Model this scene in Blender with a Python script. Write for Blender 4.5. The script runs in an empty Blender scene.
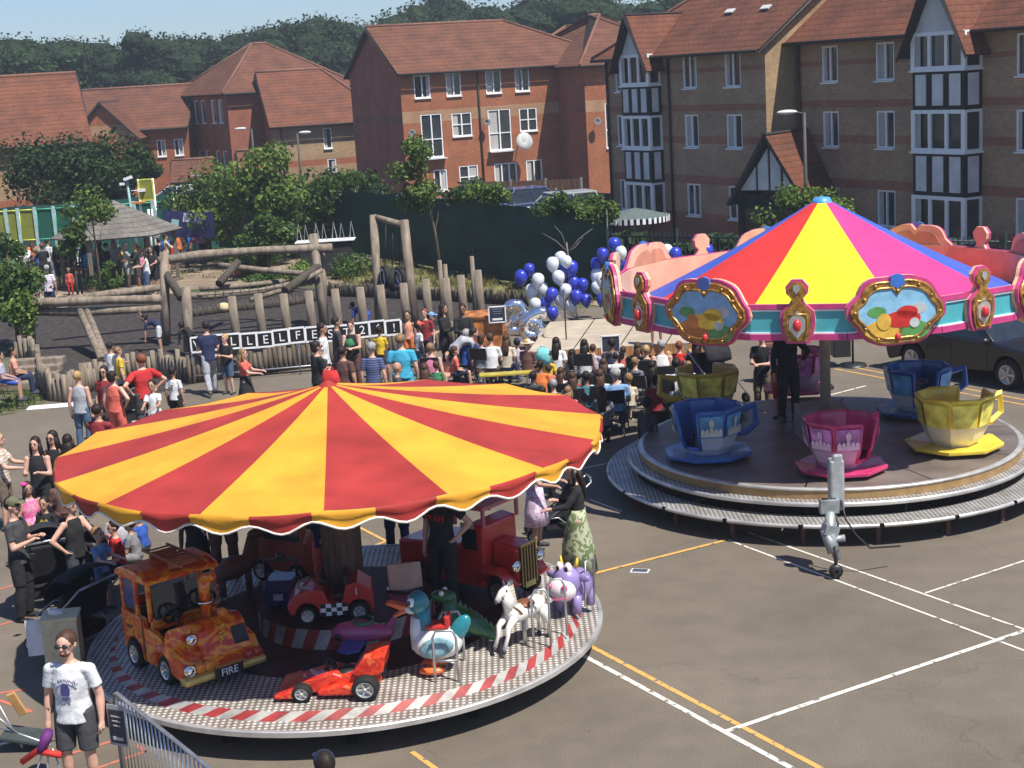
import bpy, bmesh, math, random
from mathutils import Vector, Matrix, Euler, noise as mnoise
PI=math.pi; R=math.radians; rnd=random.Random(7)
S=bpy.context.scene; C=S.collection
# ------------------------------------------------------------ camera
CAMH=7.03; FPX=1511.23; PT=R(11.653); RL=R(-3.51)
_f=Vector((0,math.cos(PT),-math.sin(PT))); _u=Vector((0,math.sin(PT),math.cos(PT))); _x=Vector((1,0,0))
_R=math.cos(RL)*_x+math.sin(RL)*_u; _U=-math.sin(RL)*_x+math.cos(RL)*_u
CP=Vector((0,0,CAMH))
def G(px,py,z=0.0):
    d=_f+_R*((px-512)/FPX)+_U*((384-py)/FPX); t=(z-CAMH)/d.z; p=CP+d*t; p.z=z; return p
def P(px,py,Z): return CP+Z*(_f+_R*((px-512)/FPX)+_U*((384-py)/FPX))
cd=bpy.data.cameras.new('camera'); cam=bpy.data.objects.new('camera',cd); C.objects.link(cam)
cam.matrix_world=Matrix(((_R.x,_U.x,-_f.x,0),(_R.y,_U.y,-_f.y,0),(_R.z,_U.z,-_f.z,CAMH),(0,0,0,1)))
cd.sensor_width=36; cd.lens=FPX/1024*36; cd.clip_end=3000; cd.clip_start=.1; S.camera=cam
# ------------------------------------------------------------ materials
MC={}
def nt(name):
    m=bpy.data.materials.new(name); m.use_nodes=True; t=m.node_tree; t.nodes['Principled BSDF'].inputs['Specular IOR Level'].default_value=.25; return m,t,t.nodes,t.links,t.nodes['Principled BSDF']
def _noise(N,L,scale,det=4,co=None,vec='Object',stretch=None):
    tc=N.new('ShaderNodeTexCoord'); n=N.new('ShaderNodeTexNoise'); n.inputs['Scale'].default_value=scale; n.inputs['Detail'].default_value=det
    if stretch:
        mp=N.new('ShaderNodeMapping'); mp.inputs['Scale'].default_value=stretch; L.new(tc.outputs[vec],mp.inputs['Vector']); L.new(mp.outputs[0],n.inputs['Vector'])
    else: L.new(tc.outputs[vec],n.inputs['Vector'])
    return n
def _mixc(N,L,fac,a,b,bt='MIX'):
    m=N.new('ShaderNodeMix'); m.data_type='RGBA'; m.blend_type=bt
    for s,v in ((0,fac),(6,a),(7,b)):
        if hasattr(v,'links') or hasattr(v,'is_linked'): L.new(v,m.inputs[s])
        else: m.inputs[s].default_value=v if s==0 else (*v[:3],1)
    return m.outputs[2]
def _ramp(N,L,fac,stops,const=False):
    r=N.new('ShaderNodeValToRGB'); r.color_ramp.interpolation='CONSTANT' if const else 'LINEAR'
    e=r.color_ramp.elements
    while len(e)<len(stops): e.new(.5)
    for k,(p,c) in enumerate(stops): e[k].position=p; e[k].color=(*c,1)
    L.new(fac,r.inputs[0]); return r.outputs[0]
def _math(N,L,op,a,b=None):
    m=N.new('ShaderNodeMath'); m.operation=op
    for s,v in ((0,a),(1,b)):
        if v is None: continue
        if hasattr(v,'is_linked'): L.new(v,m.inputs[s])
        else: m.inputs[s].default_value=v
    return m.outputs[0]
def M(name,col,rough=.7,metal=0,var=.12,scale=6,bump=0,coat=0,stretch=None,bscale=None,vec='Object'):
    """plain procedural material with soft noise variation"""
    if name in MC: return MC[name]
    m,t,N,L,B=nt(name)
    n=_noise(N,L,scale,4,vec=vec,stretch=stretch)
    dk=tuple(max(0,c*(1-var*1.6)) for c in col); lt=tuple(min(1,c*(1+var)) for c in col)
    c=_ramp(N,L,n.outputs[0],[(.3,dk),(.7,lt)]); L.new(c,B.inputs['Base Color'])
    B.inputs['Roughness'].default_value=rough; B.inputs['Metallic'].default_value=metal
    if rough<.6: B.inputs['Specular IOR Level'].default_value=.5
    if coat: B.inputs['Coat Weight'].default_value=coat
    if bump:
        n2=_noise(N,L,bscale or scale*6,3,vec=vec,stretch=stretch); b=N.new('ShaderNodeBump'); b.inputs['Strength'].default_value=bump; b.inputs['Distance'].default_value=.02
        L.new(n2.outputs[0],b.inputs['Height']); L.new(b.outputs[0],B.inputs['Normal'])
    MC[name]=m; return m
def col(r,g,b): # sRGB 0-255 -> linear
    f=lambda c:((c/255+.055)/1.055)**2.4 if c>10 else c/255/12.92
    return (f(r),f(g),f(b))
def cloth(c,rough=.9):
    k='cloth_%d_%d_%d'%tuple(int(x*255) for x in c); return M(k,tuple(x*.9+.006 for x in c),rough,var=.16,scale=7,bump=.9,bscale=9)
def gloss(c,name=None): 
    k=name or 'gloss_%d_%d_%d'%tuple(int(x*255) for x in c); return M(k,c,.32,var=.10,scale=5,coat=.4)
def brick(name,a,b,bands=(),H=9.0):
    m,t,N,L,B=nt(name); tc=N.new('ShaderNodeTexCoord'); sp=N.new('ShaderNodeSeparateXYZ'); L.new(tc.outputs['Object'],sp.inputs[0])
    xy=_math(N,L,'ADD',sp.outputs[0],sp.outputs[1]); cb=N.new('ShaderNodeCombineXYZ'); L.new(xy,cb.inputs[0]); L.new(sp.outputs[2],cb.inputs[1])
    bt=N.new('ShaderNodeTexBrick'); L.new(cb.outputs[0],bt.inputs['Vector']); bt.inputs['Scale'].default_value=1
    bt.inputs['Brick Width'].default_value=.225; bt.inputs['Row Height'].default_value=.075; bt.inputs['Mortar Size'].default_value=.008
    d=tuple(x*.82 for x in a); bt.inputs['Color1'].default_value=(*a,1); bt.inputs['Color2'].default_value=(*d,1); bt.inputs['Mortar'].default_value=(a[0]*.62,a[1]*.8,a[2]*.9,1)
    c=bt.outputs[0]
    if bands:
        st=[(0,(0,0,0))]
        for z0,z1 in bands: st+=[(z0/H,(1,1,1)),(z1/H,(0,0,0))]
        zz=_math(N,L,'DIVIDE',sp.outputs[2],H); f=_ramp(N,L,zz,st,True)
        bc=_mixc(N,L,bt.outputs['Fac'],b,(b[0]*.62,b[1]*.9,b[2])); c=_mixc(N,L,f,c,bc)
    n=_noise(N,L,.9,5); n3=_noise(N,L,7,3); f=_ramp(N,L,n.outputs[0],[(.3,(.78,.78,.78)),(.7,(1.1,1.1,1.1))]); c=_mixc(N,L,1.0,c,f,'MULTIPLY')
    f=_ramp(N,L,n3.outputs[0],[(.35,(.88,.88,.88)),(.65,(1.08,1.06,1.04))]); c=_mixc(N,L,1.0,c,f,'MULTIPLY')
    L.new(c,B.inputs['Base Color']); B.inputs['Roughness'].default_value=.92; MC[name]=m; return m
def tiles(name,a,b,row=.2):
    m,t,N,L,B=nt(name); tc=N.new('ShaderNodeTexCoord'); sp=N.new('ShaderNodeSeparateXYZ'); L.new(tc.outputs['Object'],sp.inputs[0])
    fr=_math(N,L,'FRACT',_math(N,L,'DIVIDE',sp.outputs[2],row)); edge=_ramp(N,L,fr,[(0,(.42,.42,.42)),(.16,(.95,.95,.95)),(.9,(1.05,1.05,1.05)),(1,(.8,.8,.8))])
    sxy=_math(N,L,'ADD',sp.outputs[0],sp.outputs[1]); fx=_math(N,L,'FRACT',_math(N,L,'DIVIDE',sxy,.33)); ex=_ramp(N,L,fx,[(0,(.9,.9,.9)),(.2,(1,1,1)),(.8,(1.02,1.02,1.02)),(1,(.93,.93,.93))])
    n=_noise(N,L,1.1,6); c=_ramp(N,L,n.outputs[0],[(.3,b),(.68,a)])
    n2=_noise(N,L,9,2); sp2=_ramp(N,L,n2.outputs[0],[(.35,(.8,.8,.8)),(.7,(1.18,1.12,1.06))])
    c=_mixc(N,L,1.,c,edge,'MULTIPLY'); c=_mixc(N,L,1.,c,ex,'MULTIPLY'); c=_mixc(N,L,1.,c,sp2,'MULTIPLY'); L.new(c,B.inputs['Base Color']); B.inputs['Roughness'].default_value=.85
    bp=N.new('ShaderNodeBump'); bp.inputs['Strength'].default_value=.6; bp.inputs['Distance'].default_value=.04; L.new(fr,bp.inputs['Height']); L.new(bp.outputs[0],B.inputs['Normal'])
    MC[name]=m; return m
def wood(name,c,rough=.85,st=(18,18,1.2)):
    return M(name,c,rough,var=.3,scale=1.6,bump=.5,stretch=st,bscale=2.5)
def leafm(name,a,b):
    m,t,N,L,B=nt(name); g=N.new('ShaderNodeNewGeometry'); oi=N.new('ShaderNodeObjectInfo')
    c=_ramp(N,L,g.outputs['Random Per Island'],[(0,tuple(x*.6 for x in a)),(.55,a),(1,b)])
    h=N.new('ShaderNodeHueSaturation'); L.new(c,h.inputs['Color']); v=_math(N,L,'ADD',_math(N,L,'MULTIPLY',oi.outputs['Random'],.5),.75); L.new(v,h.inputs['Value'])
    L.new(h.outputs[0],B.inputs['Base Color']); B.inputs['Roughness'].default_value=.65
    tr=N.new('ShaderNodeBsdfTranslucent'); L.new(h.outputs[0],tr.inputs[0]); mx=N.new('ShaderNodeMixShader'); mx.inputs[0].default_value=.3
    L.new(B.outputs[0],mx.inputs[1]); L.new(tr.outputs[0],mx.inputs[2]); L.new(mx.outputs[0],N['Material Output'].inputs[0]); MC[name]=m; return m
def dotplate(name,base,dot,pitch=.075,r=.3,metal=.4):
    m,t,N,L,B=nt(name); tc=N.new('ShaderNodeTexCoord'); sp=N.new('ShaderNodeSeparateXYZ'); L.new(tc.outputs['Object'],sp.inputs[0])
    fx=_math(N,L,'SUBTRACT',_math(N,L,'FRACT',_math(N,L,'DIVIDE',sp.outputs[0],pitch)),.5)
    fy=_math(N,L,'SUBTRACT',_math(N,L,'FRACT',_math(N,L,'DIVIDE',sp.outputs[1],pitch)),.5)
    d=_math(N,L,'SQRT',_math(N,L,'ADD',_math(N,L,'MULTIPLY',fx,fx),_math(N,L,'MULTIPLY',fy,fy)))
    f=_ramp(N,L,d,[(r*.8,(1,1,1)),(r*1.2,(0,0,0))]); n=_noise(N,L,3,4)
    w=_ramp(N,L,n.outputs[0],[(.3,(.65,.62,.6)),(.7,(1.05,1.05,1.05))]); c=_mixc(N,L,f,base,dot); c=_mixc(N,L,1.,c,w,'MULTIPLY')
    L.new(c,B.inputs['Base Color']); B.inputs['Roughness'].default_value=.45; B.inputs['Metallic'].default_value=metal
    bp=N.new('ShaderNodeBump'); bp.inputs['Strength'].default_value=.6; bp.inputs['Distance'].default_value=.006; L.new(f,bp.inputs['Height']); L.new(bp.outputs[0],B.inputs['Normal'])
    MC[name]=m; return m
white=M('white_paint',(.78,.78,.77),.5,var=.05); black=M('black_plastic',(.018,.018,.02),.45,var=.2); steel=M('galvanised_steel',(.5,.51,.52),.38,.8,var=.15); chrome=M('chrome',(.75,.75,.76),.18,1,var=.05)
rubber=M('tyre_rubber',(.02,.02,.02),.75,var=.3); darkglass=M('dark_glass',(.02,.025,.03),.08,var=.2,coat=.5); redp=gloss((.5,.03,.025)); alu=M('aluminium',(.58,.56,.53),.4,.55,var=.18,scale=3)
# ------------------------------------------------------------ mesh builder
class MB:
    def __init__(s): s.v=[];s.f=[];s.m=[];s.s=[]
    def add(s,vs,fs,mi=0,sm=False,T=None):
        b=len(s.v)
        for v in vs:
            v=Vector(v); s.v.append(tuple(T@v) if T is not None else tuple(v))
        for f in fs: s.f.append([i+b for i in f]); s.m.append(mi); s.s.append(sm)
        return s
    def box(s,c,d,mi=0,rot=None,T=None,taper=1.0):
        x,y,z=d[0]/2,d[1]/2,d[2]/2; q=Matrix.Translation(c)
        if rot: q=q@Euler([R(a) for a in rot]).to_matrix().to_4x4()
        if T is not None: q=T@q
        vs=[(i*x*(taper if k>0 else 1),j*y*(taper if k>0 else 1),k*z) for k in(-1,1) for j in(-1,1) for i in(-1,1)]
        return s.add(vs,[(0,2,3,1),(4,5,7,6),(0,1,5,4),(2,6,7,3),(0,4,6,2),(1,3,7,5)],mi,False,q)
    def tube(s,a,b,r0,r1=None,n=8,mi=0,sm=True,cap=True,T=None,jit=0):
        return s.path([a,b],[r0,r0 if r1 is None else r1],n,mi,sm,cap,T)
    def path(s,pts,r,n=8,mi=0,sm=True,cap=True,T=None,closed=False):
        pts=[Vector(p) for p in pts]; k=len(pts)
        if not isinstance(r,(list,tuple)): r=[r]*k
        vs=[];up=None
        for i,p in enumerate(pts):
            if closed: d=pts[(i+1)%k]-pts[i-1]
            else: d=pts[min(i+1,k-1)]-pts[max(i-1,0)]
            if d.length<1e-9: d=Vector((0,0,1))
            d.normalize()
            if up is None: up=Vector((0,0,1)) if abs(d.z)<.95 else Vector((0,1,0))
            x=d.cross(up)
            if x.length<1e-6: x=d.orthogonal()
            x.normalize(); y=x.cross(d).normalized(); up=y
            rr=r[i]; rx,ry=(rr if isinstance(rr,tuple) else (rr,rr))
            for j in range(n):
                a=2*PI*j/n; vs.append(p+x*math.cos(a)*rx+y*math.sin(a)*ry)
        fs=[]
        for i in range(k if closed else k-1):
            o=i*n; q=((i+1)%k)*n
            for j in range(n): fs.append((o+j,q+j,q+(j+1)%n,o+(j+1)%n))
        s.add(vs,fs,mi,sm,T)
        if cap and not closed:
            b=len(s.v)-k*n; s.f.append([b+j for j in range(n)]); s.m.append(mi); s.s.append(False)
            s.f.append([b+(k-1)*n+j for j in reversed(range(n))]); s.m.append(mi); s.s.append(False)
        return s
    def ell(s,c,r,mi=0,n=14,m=9,T=None,rot=None,sm=True):
        if not isinstance(r,(tuple,list)): r=(r,r,r)
        q=Matrix.Translation(c)
        if rot: q=q@Euler([R(a) for a in rot]).to_matrix().to_4x4()
        if T is not None: q=T@q
        vs=[(0,0,r[2])]+[(r[0]*math.sin(PI*i/m)*math.cos(2*PI*j/n),r[1]*math.sin(PI*i/m)*math.sin(2*PI*j/n),r[2]*math.cos(PI*i/m)) for i in range(1,m) for j in range(n)]+[(0,0,-r[2])]
        fs=[(0,1+j,1+(j+1)%n) for j in range(n)]
        for i in range(m-2):
            for j in range(n): a=1+i*n; fs.append((a+j,a+n+j,a+n+(j+1)%n,a+(j+1)%n))
        l=len(vs)-1; a=1+(m-2)*n; fs+=[(a+j,l,a+(j+1)%n) for j in range(n)]
        return s.add(vs,fs,mi,sm,q)
    def lathe(s,prof,n=24,c=(0,0,0),mi=0,sm=True,T=None,a0=0,a1=2*PI,mf=None):
        full=abs(a1-a0-2*PI)<1e-6; k=n if full else n+1; vs=[];b=len(s.v)
        for r,z in prof:
            for j in range(k): a=a0+(a1-a0)*j/n; vs.append((c[0]+r*math.cos(a),c[1]+r*math.sin(a),c[2]+z))
        s.add(vs,[],mi,sm,T)
        for i in range(len(prof)-1):
            for j in range(n):
                j2=(j+1)%k; s.f.append([b+i*k+j,b+i*k+j2,b+(i+1)*k+j2,b+(i+1)*k+j]); s.m.append(mf(i,j) if mf else mi); s.s.append(sm)
        return s
    def prism(s,poly,d0,d1,mi=0,plane='xz',T=None,sc=1.0,sm=False):
        """extrude a 2D polygon; plane gives the two axes of poly; third axis spans d0..d1"""
        mp={'xz':lambda a,b,d:(a,d,b),'xy':lambda a,b,d:(a,b,d),'yz':lambda a,b,d:(d,a,b)}[plane]; n=len(poly)
        cx=sum(p[0] for p in poly)/n; cy=sum(p[1] for p in poly)/n
        vs=[mp(a,b,d0) for a,b in poly]+[mp(cx+(a-cx)*sc,cy+(b-cy)*sc,d1) for a,b in poly]
        s.add(vs,[tuple(range(n)),tuple(reversed(range(n,2*n)))],mi,False,T)
        b=len(s.v)-2*n
        for i in range(n): s.f.append([b+i,b+n+i,b+n+(i+1)%n,b+(i+1)%n]); s.m.append(mi); s.s.append(sm)
        return s
    def mesh(s,name):
        me=bpy.data.meshes.new(name); me.from_pydata(s.v,[],s.f); me.polygons.foreach_set('material_index',s.m); me.polygons.foreach_set('use_smooth',s.s)
        bm=bmesh.new(); bm.from_mesh(me); bmesh.ops.recalc_face_normals(bm,faces=bm.faces) if len(s.f)<60000 else None; bm.to_mesh(me); bm.free(); me.update(); return me
    def build(s,name,mats,parent=None,loc=None,rz=0,bevel=0,seg=2,**kw):
        me=s.mesh(name)
        if not isinstance(mats,(list,tuple)): mats=[mats]
        for m in mats: me.materials.append(m)
        o=bpy.data.objects.new(name,me); C.objects.link(o)
        if parent: o.parent=parent
        if loc is not None: o.location=loc
        o.rotation_euler[2]=rz
        if bevel:
            b=o.modifiers.new('b','BEVEL'); b.width=bevel; b.segments=seg; b.limit_method='ANGLE'; b.angle_limit=R(40)
        for k,v in kw.items(): o[k]=v
        return o
def tag(o,label=None,cat=None,group=None,kind=None):
    if label: o['label']=label
    if cat: o['category']=cat
    if group: o['group']=group
    if kind: o['kind']=kind
    return o
def thing(name,label,cat,loc=(0,0,0),rz=0,group=None):
    o=bpy.data.objects.new(name,None); C.objects.link(o); o.location=loc; o.rotation_euler[2]=rz; o.empty_display_size=.2
    return tag(o,label,cat,group)
def kids(o): return [c for c in bpy.data.objects if c.parent==o]
def copytree(o,loc=None,rz=None,label=None,group=None,parent=None,scale=None):
    c=o.copy(); C.objects.link(c)
    if parent is not None: c.parent=parent
    if loc is not None: c.location=loc
    if rz is not None: c.rotation_euler[2]=rz
    if scale is not None: c.scale=(scale,)*3 if not isinstance(scale,tuple) else scale
    if label: c['label']=label
    if group: c['group']=group
    for k in kids(o): copytree(k,parent=c)
    return c
def text(s,size,mat,parent,loc,rot,depth=.004,name='lettering',align='CENTER',sx=1):
    cu=bpy.data.curves.new(name,'FONT'); cu.body=s; cu.size=size; cu.extrude=depth; cu.align_x=align; cu.align_y='CENTER'
    o=bpy.data.objects.new('tmp',cu); C.objects.link(o); dg=bpy.context.evaluated_depsgraph_get(); me=bpy.data.meshes.new_from_object(o.evaluated_get(dg)); bpy.data.objects.remove(o)
    me.name=name; me.materials.clear(); me.materials.append(mat); t=bpy.data.objects.new(name,me); C.objects.link(t); t.parent=parent; t.location=loc; t.rotation_euler=[R(a) for a in rot]; t.scale=(sx,1,1); return t
def vec(az,r=1.0,z=0): return Vector((math.cos(az)*r,math.sin(az)*r,z))
# ------------------------------------------------------------ light
SUN_AZ=-44; SUN_EL=60
W=bpy.data.worlds.new('World'); S.world=W; W.use_nodes=True; wn=W.node_tree.nodes; sky=wn.new('ShaderNodeTexSky'); sky.sky_type='NISHITA'; sky.sun_disc=False
sky.sun_elevation=R(SUN_EL); sky.sun_rotation=R(90-SUN_AZ); sky.air_density=1.0; sky.dust_density=.4; sky.ozone_density=2.5
bg=wn['Background']; tn=wn.new('ShaderNodeMix'); tn.data_type='RGBA'; tn.blend_type='MULTIPLY'; tn.inputs[0].default_value=1; tn.inputs[7].default_value=(.66,.78,1.0,1); W.node_tree.links.new(sky.outputs[0],tn.inputs[6]); W.node_tree.links.new(tn.outputs[2],bg.inputs[0]); bg.inputs[1].default_value=.09
sl=bpy.data.lights.new('sun','SUN'); sl.energy=4.9; sl.angle=R(.55); sl.color=(1,.955,.88); so=bpy.data.objects.new('sun',sl); C.objects.link(so)
sd=Vector((math.cos(R(SUN_EL))*math.cos(R(SUN_AZ)),math.cos(R(SUN_EL))*math.sin(R(SUN_AZ)),math.sin(R(SUN_EL)))); so.rotation_euler=sd.to_track_quat('Z','Y').to_euler(); so.location=(0,0,60)
vs=S.view_settings; vs.view_transform='Standard'; vs.look='None'; vs.gamma=1; vs.use_curve_mapping=False; vs.exposure=.55
# ------------------------------------------------------------ ground
def asphalt(name,a,sc=1.0,patch=.15):
    m,t,N,L,B=nt(name); n=_noise(N,L,.35,6,vec='Object'); n2=_noise(N,L,60,3); n3=_noise(N,L,2.2,5)
    c=_ramp(N,L,n.outputs[0],[(.3,tuple(x*(1-patch) for x in a)),(.7,tuple(x*(1+patch) for x in a))])
    c=_mixc(N,L,1.,c,_ramp(N,L,n2.outputs[0],[(.3,(.72,.72,.72)),(.7,(1.22,1.2,1.18))]),'MULTIPLY')
    c=_mixc(N,L,1.,c,_ramp(N,L,n3.outputs[0],[(.35,(.92,.92,.92)),(.62,(1.04,1.035,1.03))]),'MULTIPLY')
    v=N.new('ShaderNodeTexVoronoi'); v.feature='DISTANCE_TO_EDGE'; v.inputs['Scale'].default_value=.16; tc=N.new('ShaderNodeTexCoord')
    nd=_noise(N,L,1.3,5); ad=N.new('ShaderNodeVectorMath'); ad.operation='MULTIPLY_ADD'; L.new(nd.outputs['Color'],ad.inputs[0]); ad.inputs[1].default_value=(1.4,1.4,0); L.new(tc.outputs['Object'],ad.inputs[2]); L.new(ad.outputs[0],v.inputs['Vector'])
    c=_mixc(N,L,1.,c,_ramp(N,L,v.outputs['Distance'],[(0,(.84,.84,.84)),(.004,(1,1,1))]),'MULTIPLY')
    n4=_noise(N,L,14,2); c=_mixc(N,L,1.,c,_ramp(N,L,n4.outputs[0],[(.24,(.72,.7,.68)),(.3,(1,1,1)),(.72,(1,1,1)),(.78,(1.15,1.14,1.12))]),'MULTIPLY')
    L.new(c,B.inputs['Base Color']); B.inputs['Roughness'].default_value=.88; b=N.new('ShaderNodeBump'); b.inputs['Strength'].default_value=.35; b.inputs['Distance'].default_value=.01; L.new(n2.outputs[0],b.inputs['Height']); L.new(b.outputs[0],B.inputs['Normal'])
    MC[name]=m; return m
def sheet(name,pts,z,m,kind='structure',**k):
    b=MB(); b.add([(p[0],p[1],z) for p in pts],[tuple(range(len(pts)))]); return tag(b.build(name,m,**k),kind=kind)
def px(*l): return [G(x,y) for x,y in l]
tarm=asphalt('asphalt_mat',(.152,.128,.099)); barkm=M('bark_chip',(.05,.042,.038),.95,var=.35,scale=5,bump=.8,bscale=40); earth=M('dry_earth',(.25,.19,.13),.95,var=.25,scale=1.2,bump=.4,bscale=30)
grassm=M('grass',(.075,.12,.03),.9,var=.35,scale=2.5,bump=.8,bscale=60); drygrass=M('dry_grass',(.17,.16,.06),.95,var=.35,scale=3,bump=.8,bscale=50)
sheet('ground',[(-260,-40),(260,-40),(260,400),(-260,400)],-.02,M('rough_ground',(.09,.1,.05),.95,var=.3,scale=.3))
sheet('schoolyard',[(-30,-10),(45,-10),(45,47),(20,49),(-4,43),(-7,40),(-30,40)],0,tarm)
sheet('car_park',[(-60,62),(-60,140),(60,140),(60,47),(20,47),(1,55)],-.012,asphalt('car_park_mat',(.1,.095,.09)))
sheet('playground_surface',px((-80,330),(-30,300),(60,308),(160,296),(270,287),(400,292),(520,300),(500,335),(440,345),(300,362),(230,372),(165,392),(60,402),(35,372),(5,345)),.004,barkm)
sheet('earth_bank',px((0,297),(60,302),(160,292),(270,284),(400,288),(560,300),(640,312),(610,262),(480,240),(330,246),(240,262),(180,262),(110,285),(0,282)),-.004,earth)
sheet('lawn',px((-40,300),(20,290),(110,282),(190,276),(262,284),(258,262),(350,262),(440,262),(520,282),(600,300),(640,290),(520,262),(430,245),(240,232),(60,240),(-60,262)),-.008,grassm)
sheet('worn_path',px((0,306),(30,296),(115,288),(165,287),(180,293),(110,300),(50,310)),.008,M('path_sand',(.33,.25,.17),.95,var=.2,scale=2))
sheet('dry_bank',px((340,272),(420,262),(520,283),(570,300),(560,303),(480,292),(400,285),(345,286)),.0,drygrass)
lawnb=px((-40,440),(-40,372),(0,373),(20,372),(35,382),(46,402),(20,412),(0,416)); sheet('verge',lawnb,.008,M('verge_earth',(.12,.11,.06),.95,var=.4,scale=4))
kerbpts=[G(640,345),G(1060,407)]
# painted court lines
def line(name,a,b,w,m,z=.004,lab=None):
    a=G(*a);b=G(*b); d=(b-a).normalized(); n=Vector((-d.y,d.x,0))*w/2; sheet(name,[a+n,a-n,b-n,b+n],z,m)
def paint(name,c):
    m,t,N,L,B=nt(name); n=_noise(N,L,9,6); tcol=_ramp(N,L,n.outputs[0],[(.36,(.17,.15,.13)),(.44,c)]); L.new(tcol,B.inputs['Base Color']); B.inputs['Roughness'].default_value=.8; return m
pw=paint('line_white',(.62,.58,.5)); po=paint('line_orange',(.6,.33,.09)); pr_=paint('line_red',(.5,.14,.09))
line('court_line',(560,643),(830,789),.07,pw); line('court_line',(560,630),(830,773.5),.07,po,.004)
line('court_line',(724,732.5),(1080,612.5),.07,pw,.008)
line('court_line',(728,540),(1060,664),.04,pw); line('court_line',(748,532.5),(1060,642),.04,pw)
line('court_line',(925.3,593.5),(1060,549.5),.04,pw,.008); line('court_line',(560,582.5),(727,540.2),.07,po,.008)
for a,b in (((-10,628),(52,610)),((-10,695),(26,689)),((-10,697),(32,712)),((60,757),(120,739)),((90,771),(147,751)),((136,745),(147,752)),((-10,592),(50,575)),((100,545),(118,538))): line('court_line',a,b,.05,pr_,.004)
line('court_line',(335,560),(395,538),.06,po); line('court_line',(360,528),(395,546),.06,po,.008); line('court_line',(412,752),(440,772),.06,po)
line('court_line',(560,432),(640,418),.05,pw); line('court_line',(575,470),(615,462),.05,pw); line('court_line',(590,500),(622,512),.04,pw,.008); line('court_line',(820,398),(866,386),.06,pw,.008)
for o in (0,5): line('kerb_line',(835,364+o),(1080,410.5+o),.06,po)
# ------------------------------------------------------------ buildings
frm=M('window_upvc',(.82,.82,.8),.45,var=.05); glassm=M('window_glass',(.035,.04,.045),.07,var=.3,scale=.7,coat=.3); curtain=M('net_curtain',(.42,.4,.37),.9,var=.15,scale=4,stretch=(12,12,.5))
timber=M('black_timber',(.018,.017,.018),.7); render=M('painted_render',(.62,.62,.62),.85,var=.1,scale=2); fascia=M('dark_fascia',(.03,.026,.025),.6); lead=M('lead',(.5,.52,.54),.4)
bB=brick('brick_orange',(.38,.135,.065),(.42,.23,.125),[(4.55,5.2),(1.6,1.95)]); bC=brick('brick_brown',(.45,.285,.175),(.36,.155,.10),[(.0,1.2),(2.35,2.65),(3.9,4.15),(5.1,5.35),(6.55,6.75)])
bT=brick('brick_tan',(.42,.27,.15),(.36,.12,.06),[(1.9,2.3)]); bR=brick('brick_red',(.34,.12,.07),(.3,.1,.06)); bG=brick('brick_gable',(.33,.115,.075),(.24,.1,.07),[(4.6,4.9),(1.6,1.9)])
rt=tiles('roof_tile',(.165,.068,.040),(.10,.045,.030)); rt2=tiles('roof_tile_red',(.185,.07,.04),(.11,.046,.03))
def wallgrid(b,T,L,H,ops,d=.1,mi=0,z0=0):
    xs=sorted({0,L,*[o[0] for o in ops],*[o[1] for o in ops]}); zs=sorted({z0,H,*[o[2] for o in ops],*[o[3] for o in ops]})
    for i in range(len(xs)-1):
        for j in range(len(zs)-1):
            cx=(xs[i]+xs[i+1])/2; cz=(zs[j]+zs[j+1])/2
            if any(o[0]<cx<o[1] and o[2]<cz<o[3] for o in ops): continue
            b.add([(xs[i],0,zs[j]),(xs[i+1],0,zs[j]),(xs[i+1],0,zs[j+1]),(xs[i],0,zs[j+1])],[(0,1,2,3)],mi,False,T)
    for x0,x1,a,c in [o[:4] for o in ops]:
        b.add([(x0,0,a),(x1,0,a),(x1,d,a),(x0,d,a)],[(0,1,2,3)],mi,False,T); b.add([(x0,0,c),(x1,0,c),(x1,d,c),(x0,d,c)],[(0,1,2,3)],mi,False,T)
        b.add([(x0,0,a),(x0,0,c),(x0,d,c),(x0,d,a)],[(0,1,2,3)],mi,False,T); b.add([(x1,0,a),(x1,0,c),(x1,d,c),(x1,d,a)],[(0,1,2,3)],mi,False,T)
def window(parent,T,x0,x1,z0,z1,panes=2,trans=None,cur=.7,name='window',fd=.07,y=.05):
    """frame, panes and sill in a wall opening; T maps the wall's own plane"""
    f=MB(); w=.06
    for a in (x0+w/2,x1-w/2): f.box((a,y,(z0+z1)/2),(w,fd,z1-z0),T=T)
    for c in (z0+w/2,z1-w/2): f.box(((x0+x1)/2,y,c),(x1-x0-2*w,fd,w),T=T)
    for k in range(1,panes): f.box((x0+(x1-x0)*k/panes,y,(z0+z1)/2),(w*1.15,fd*.95,z1-z0-2*w),T=T)
    if trans:
        for t in trans: f.box(((x0+x1)/2,y+.004,z0+(z1-z0)*t),(x1-x0-2*w,fd*.9,w*.8),T=T)
    f.box(((x0+x1)/2,-.03,z0-.03),(x1-x0+.03,.13,.045),T=T)
    o=f.build(name,frm,parent)
    g=MB(); g.add([(x0+w,y+.03,z0+w),(x1-w,y+.03,z0+w),(x1-w,y+.03,z1-w),(x0+w,y+.03,z1-w)],[(0,1,2,3)],0,False,T)
    r=random.random
    if rnd.random()<cur:
        s=rnd.choice((0,1)); cw=(x1-x0)*rnd.uniform(.15,.42); a=x0+w if s==0 else x1-w-cw
        g.add([(a,y+.024,z0+w),(a+cw,y+.024,z0+w),(a+cw,y+.024,z1-w),(a,y+.024,z1-w)],[(0,1,2,3)],1,False,T)
    g.build('pane',[glassm,curtain],o); return o
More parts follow.
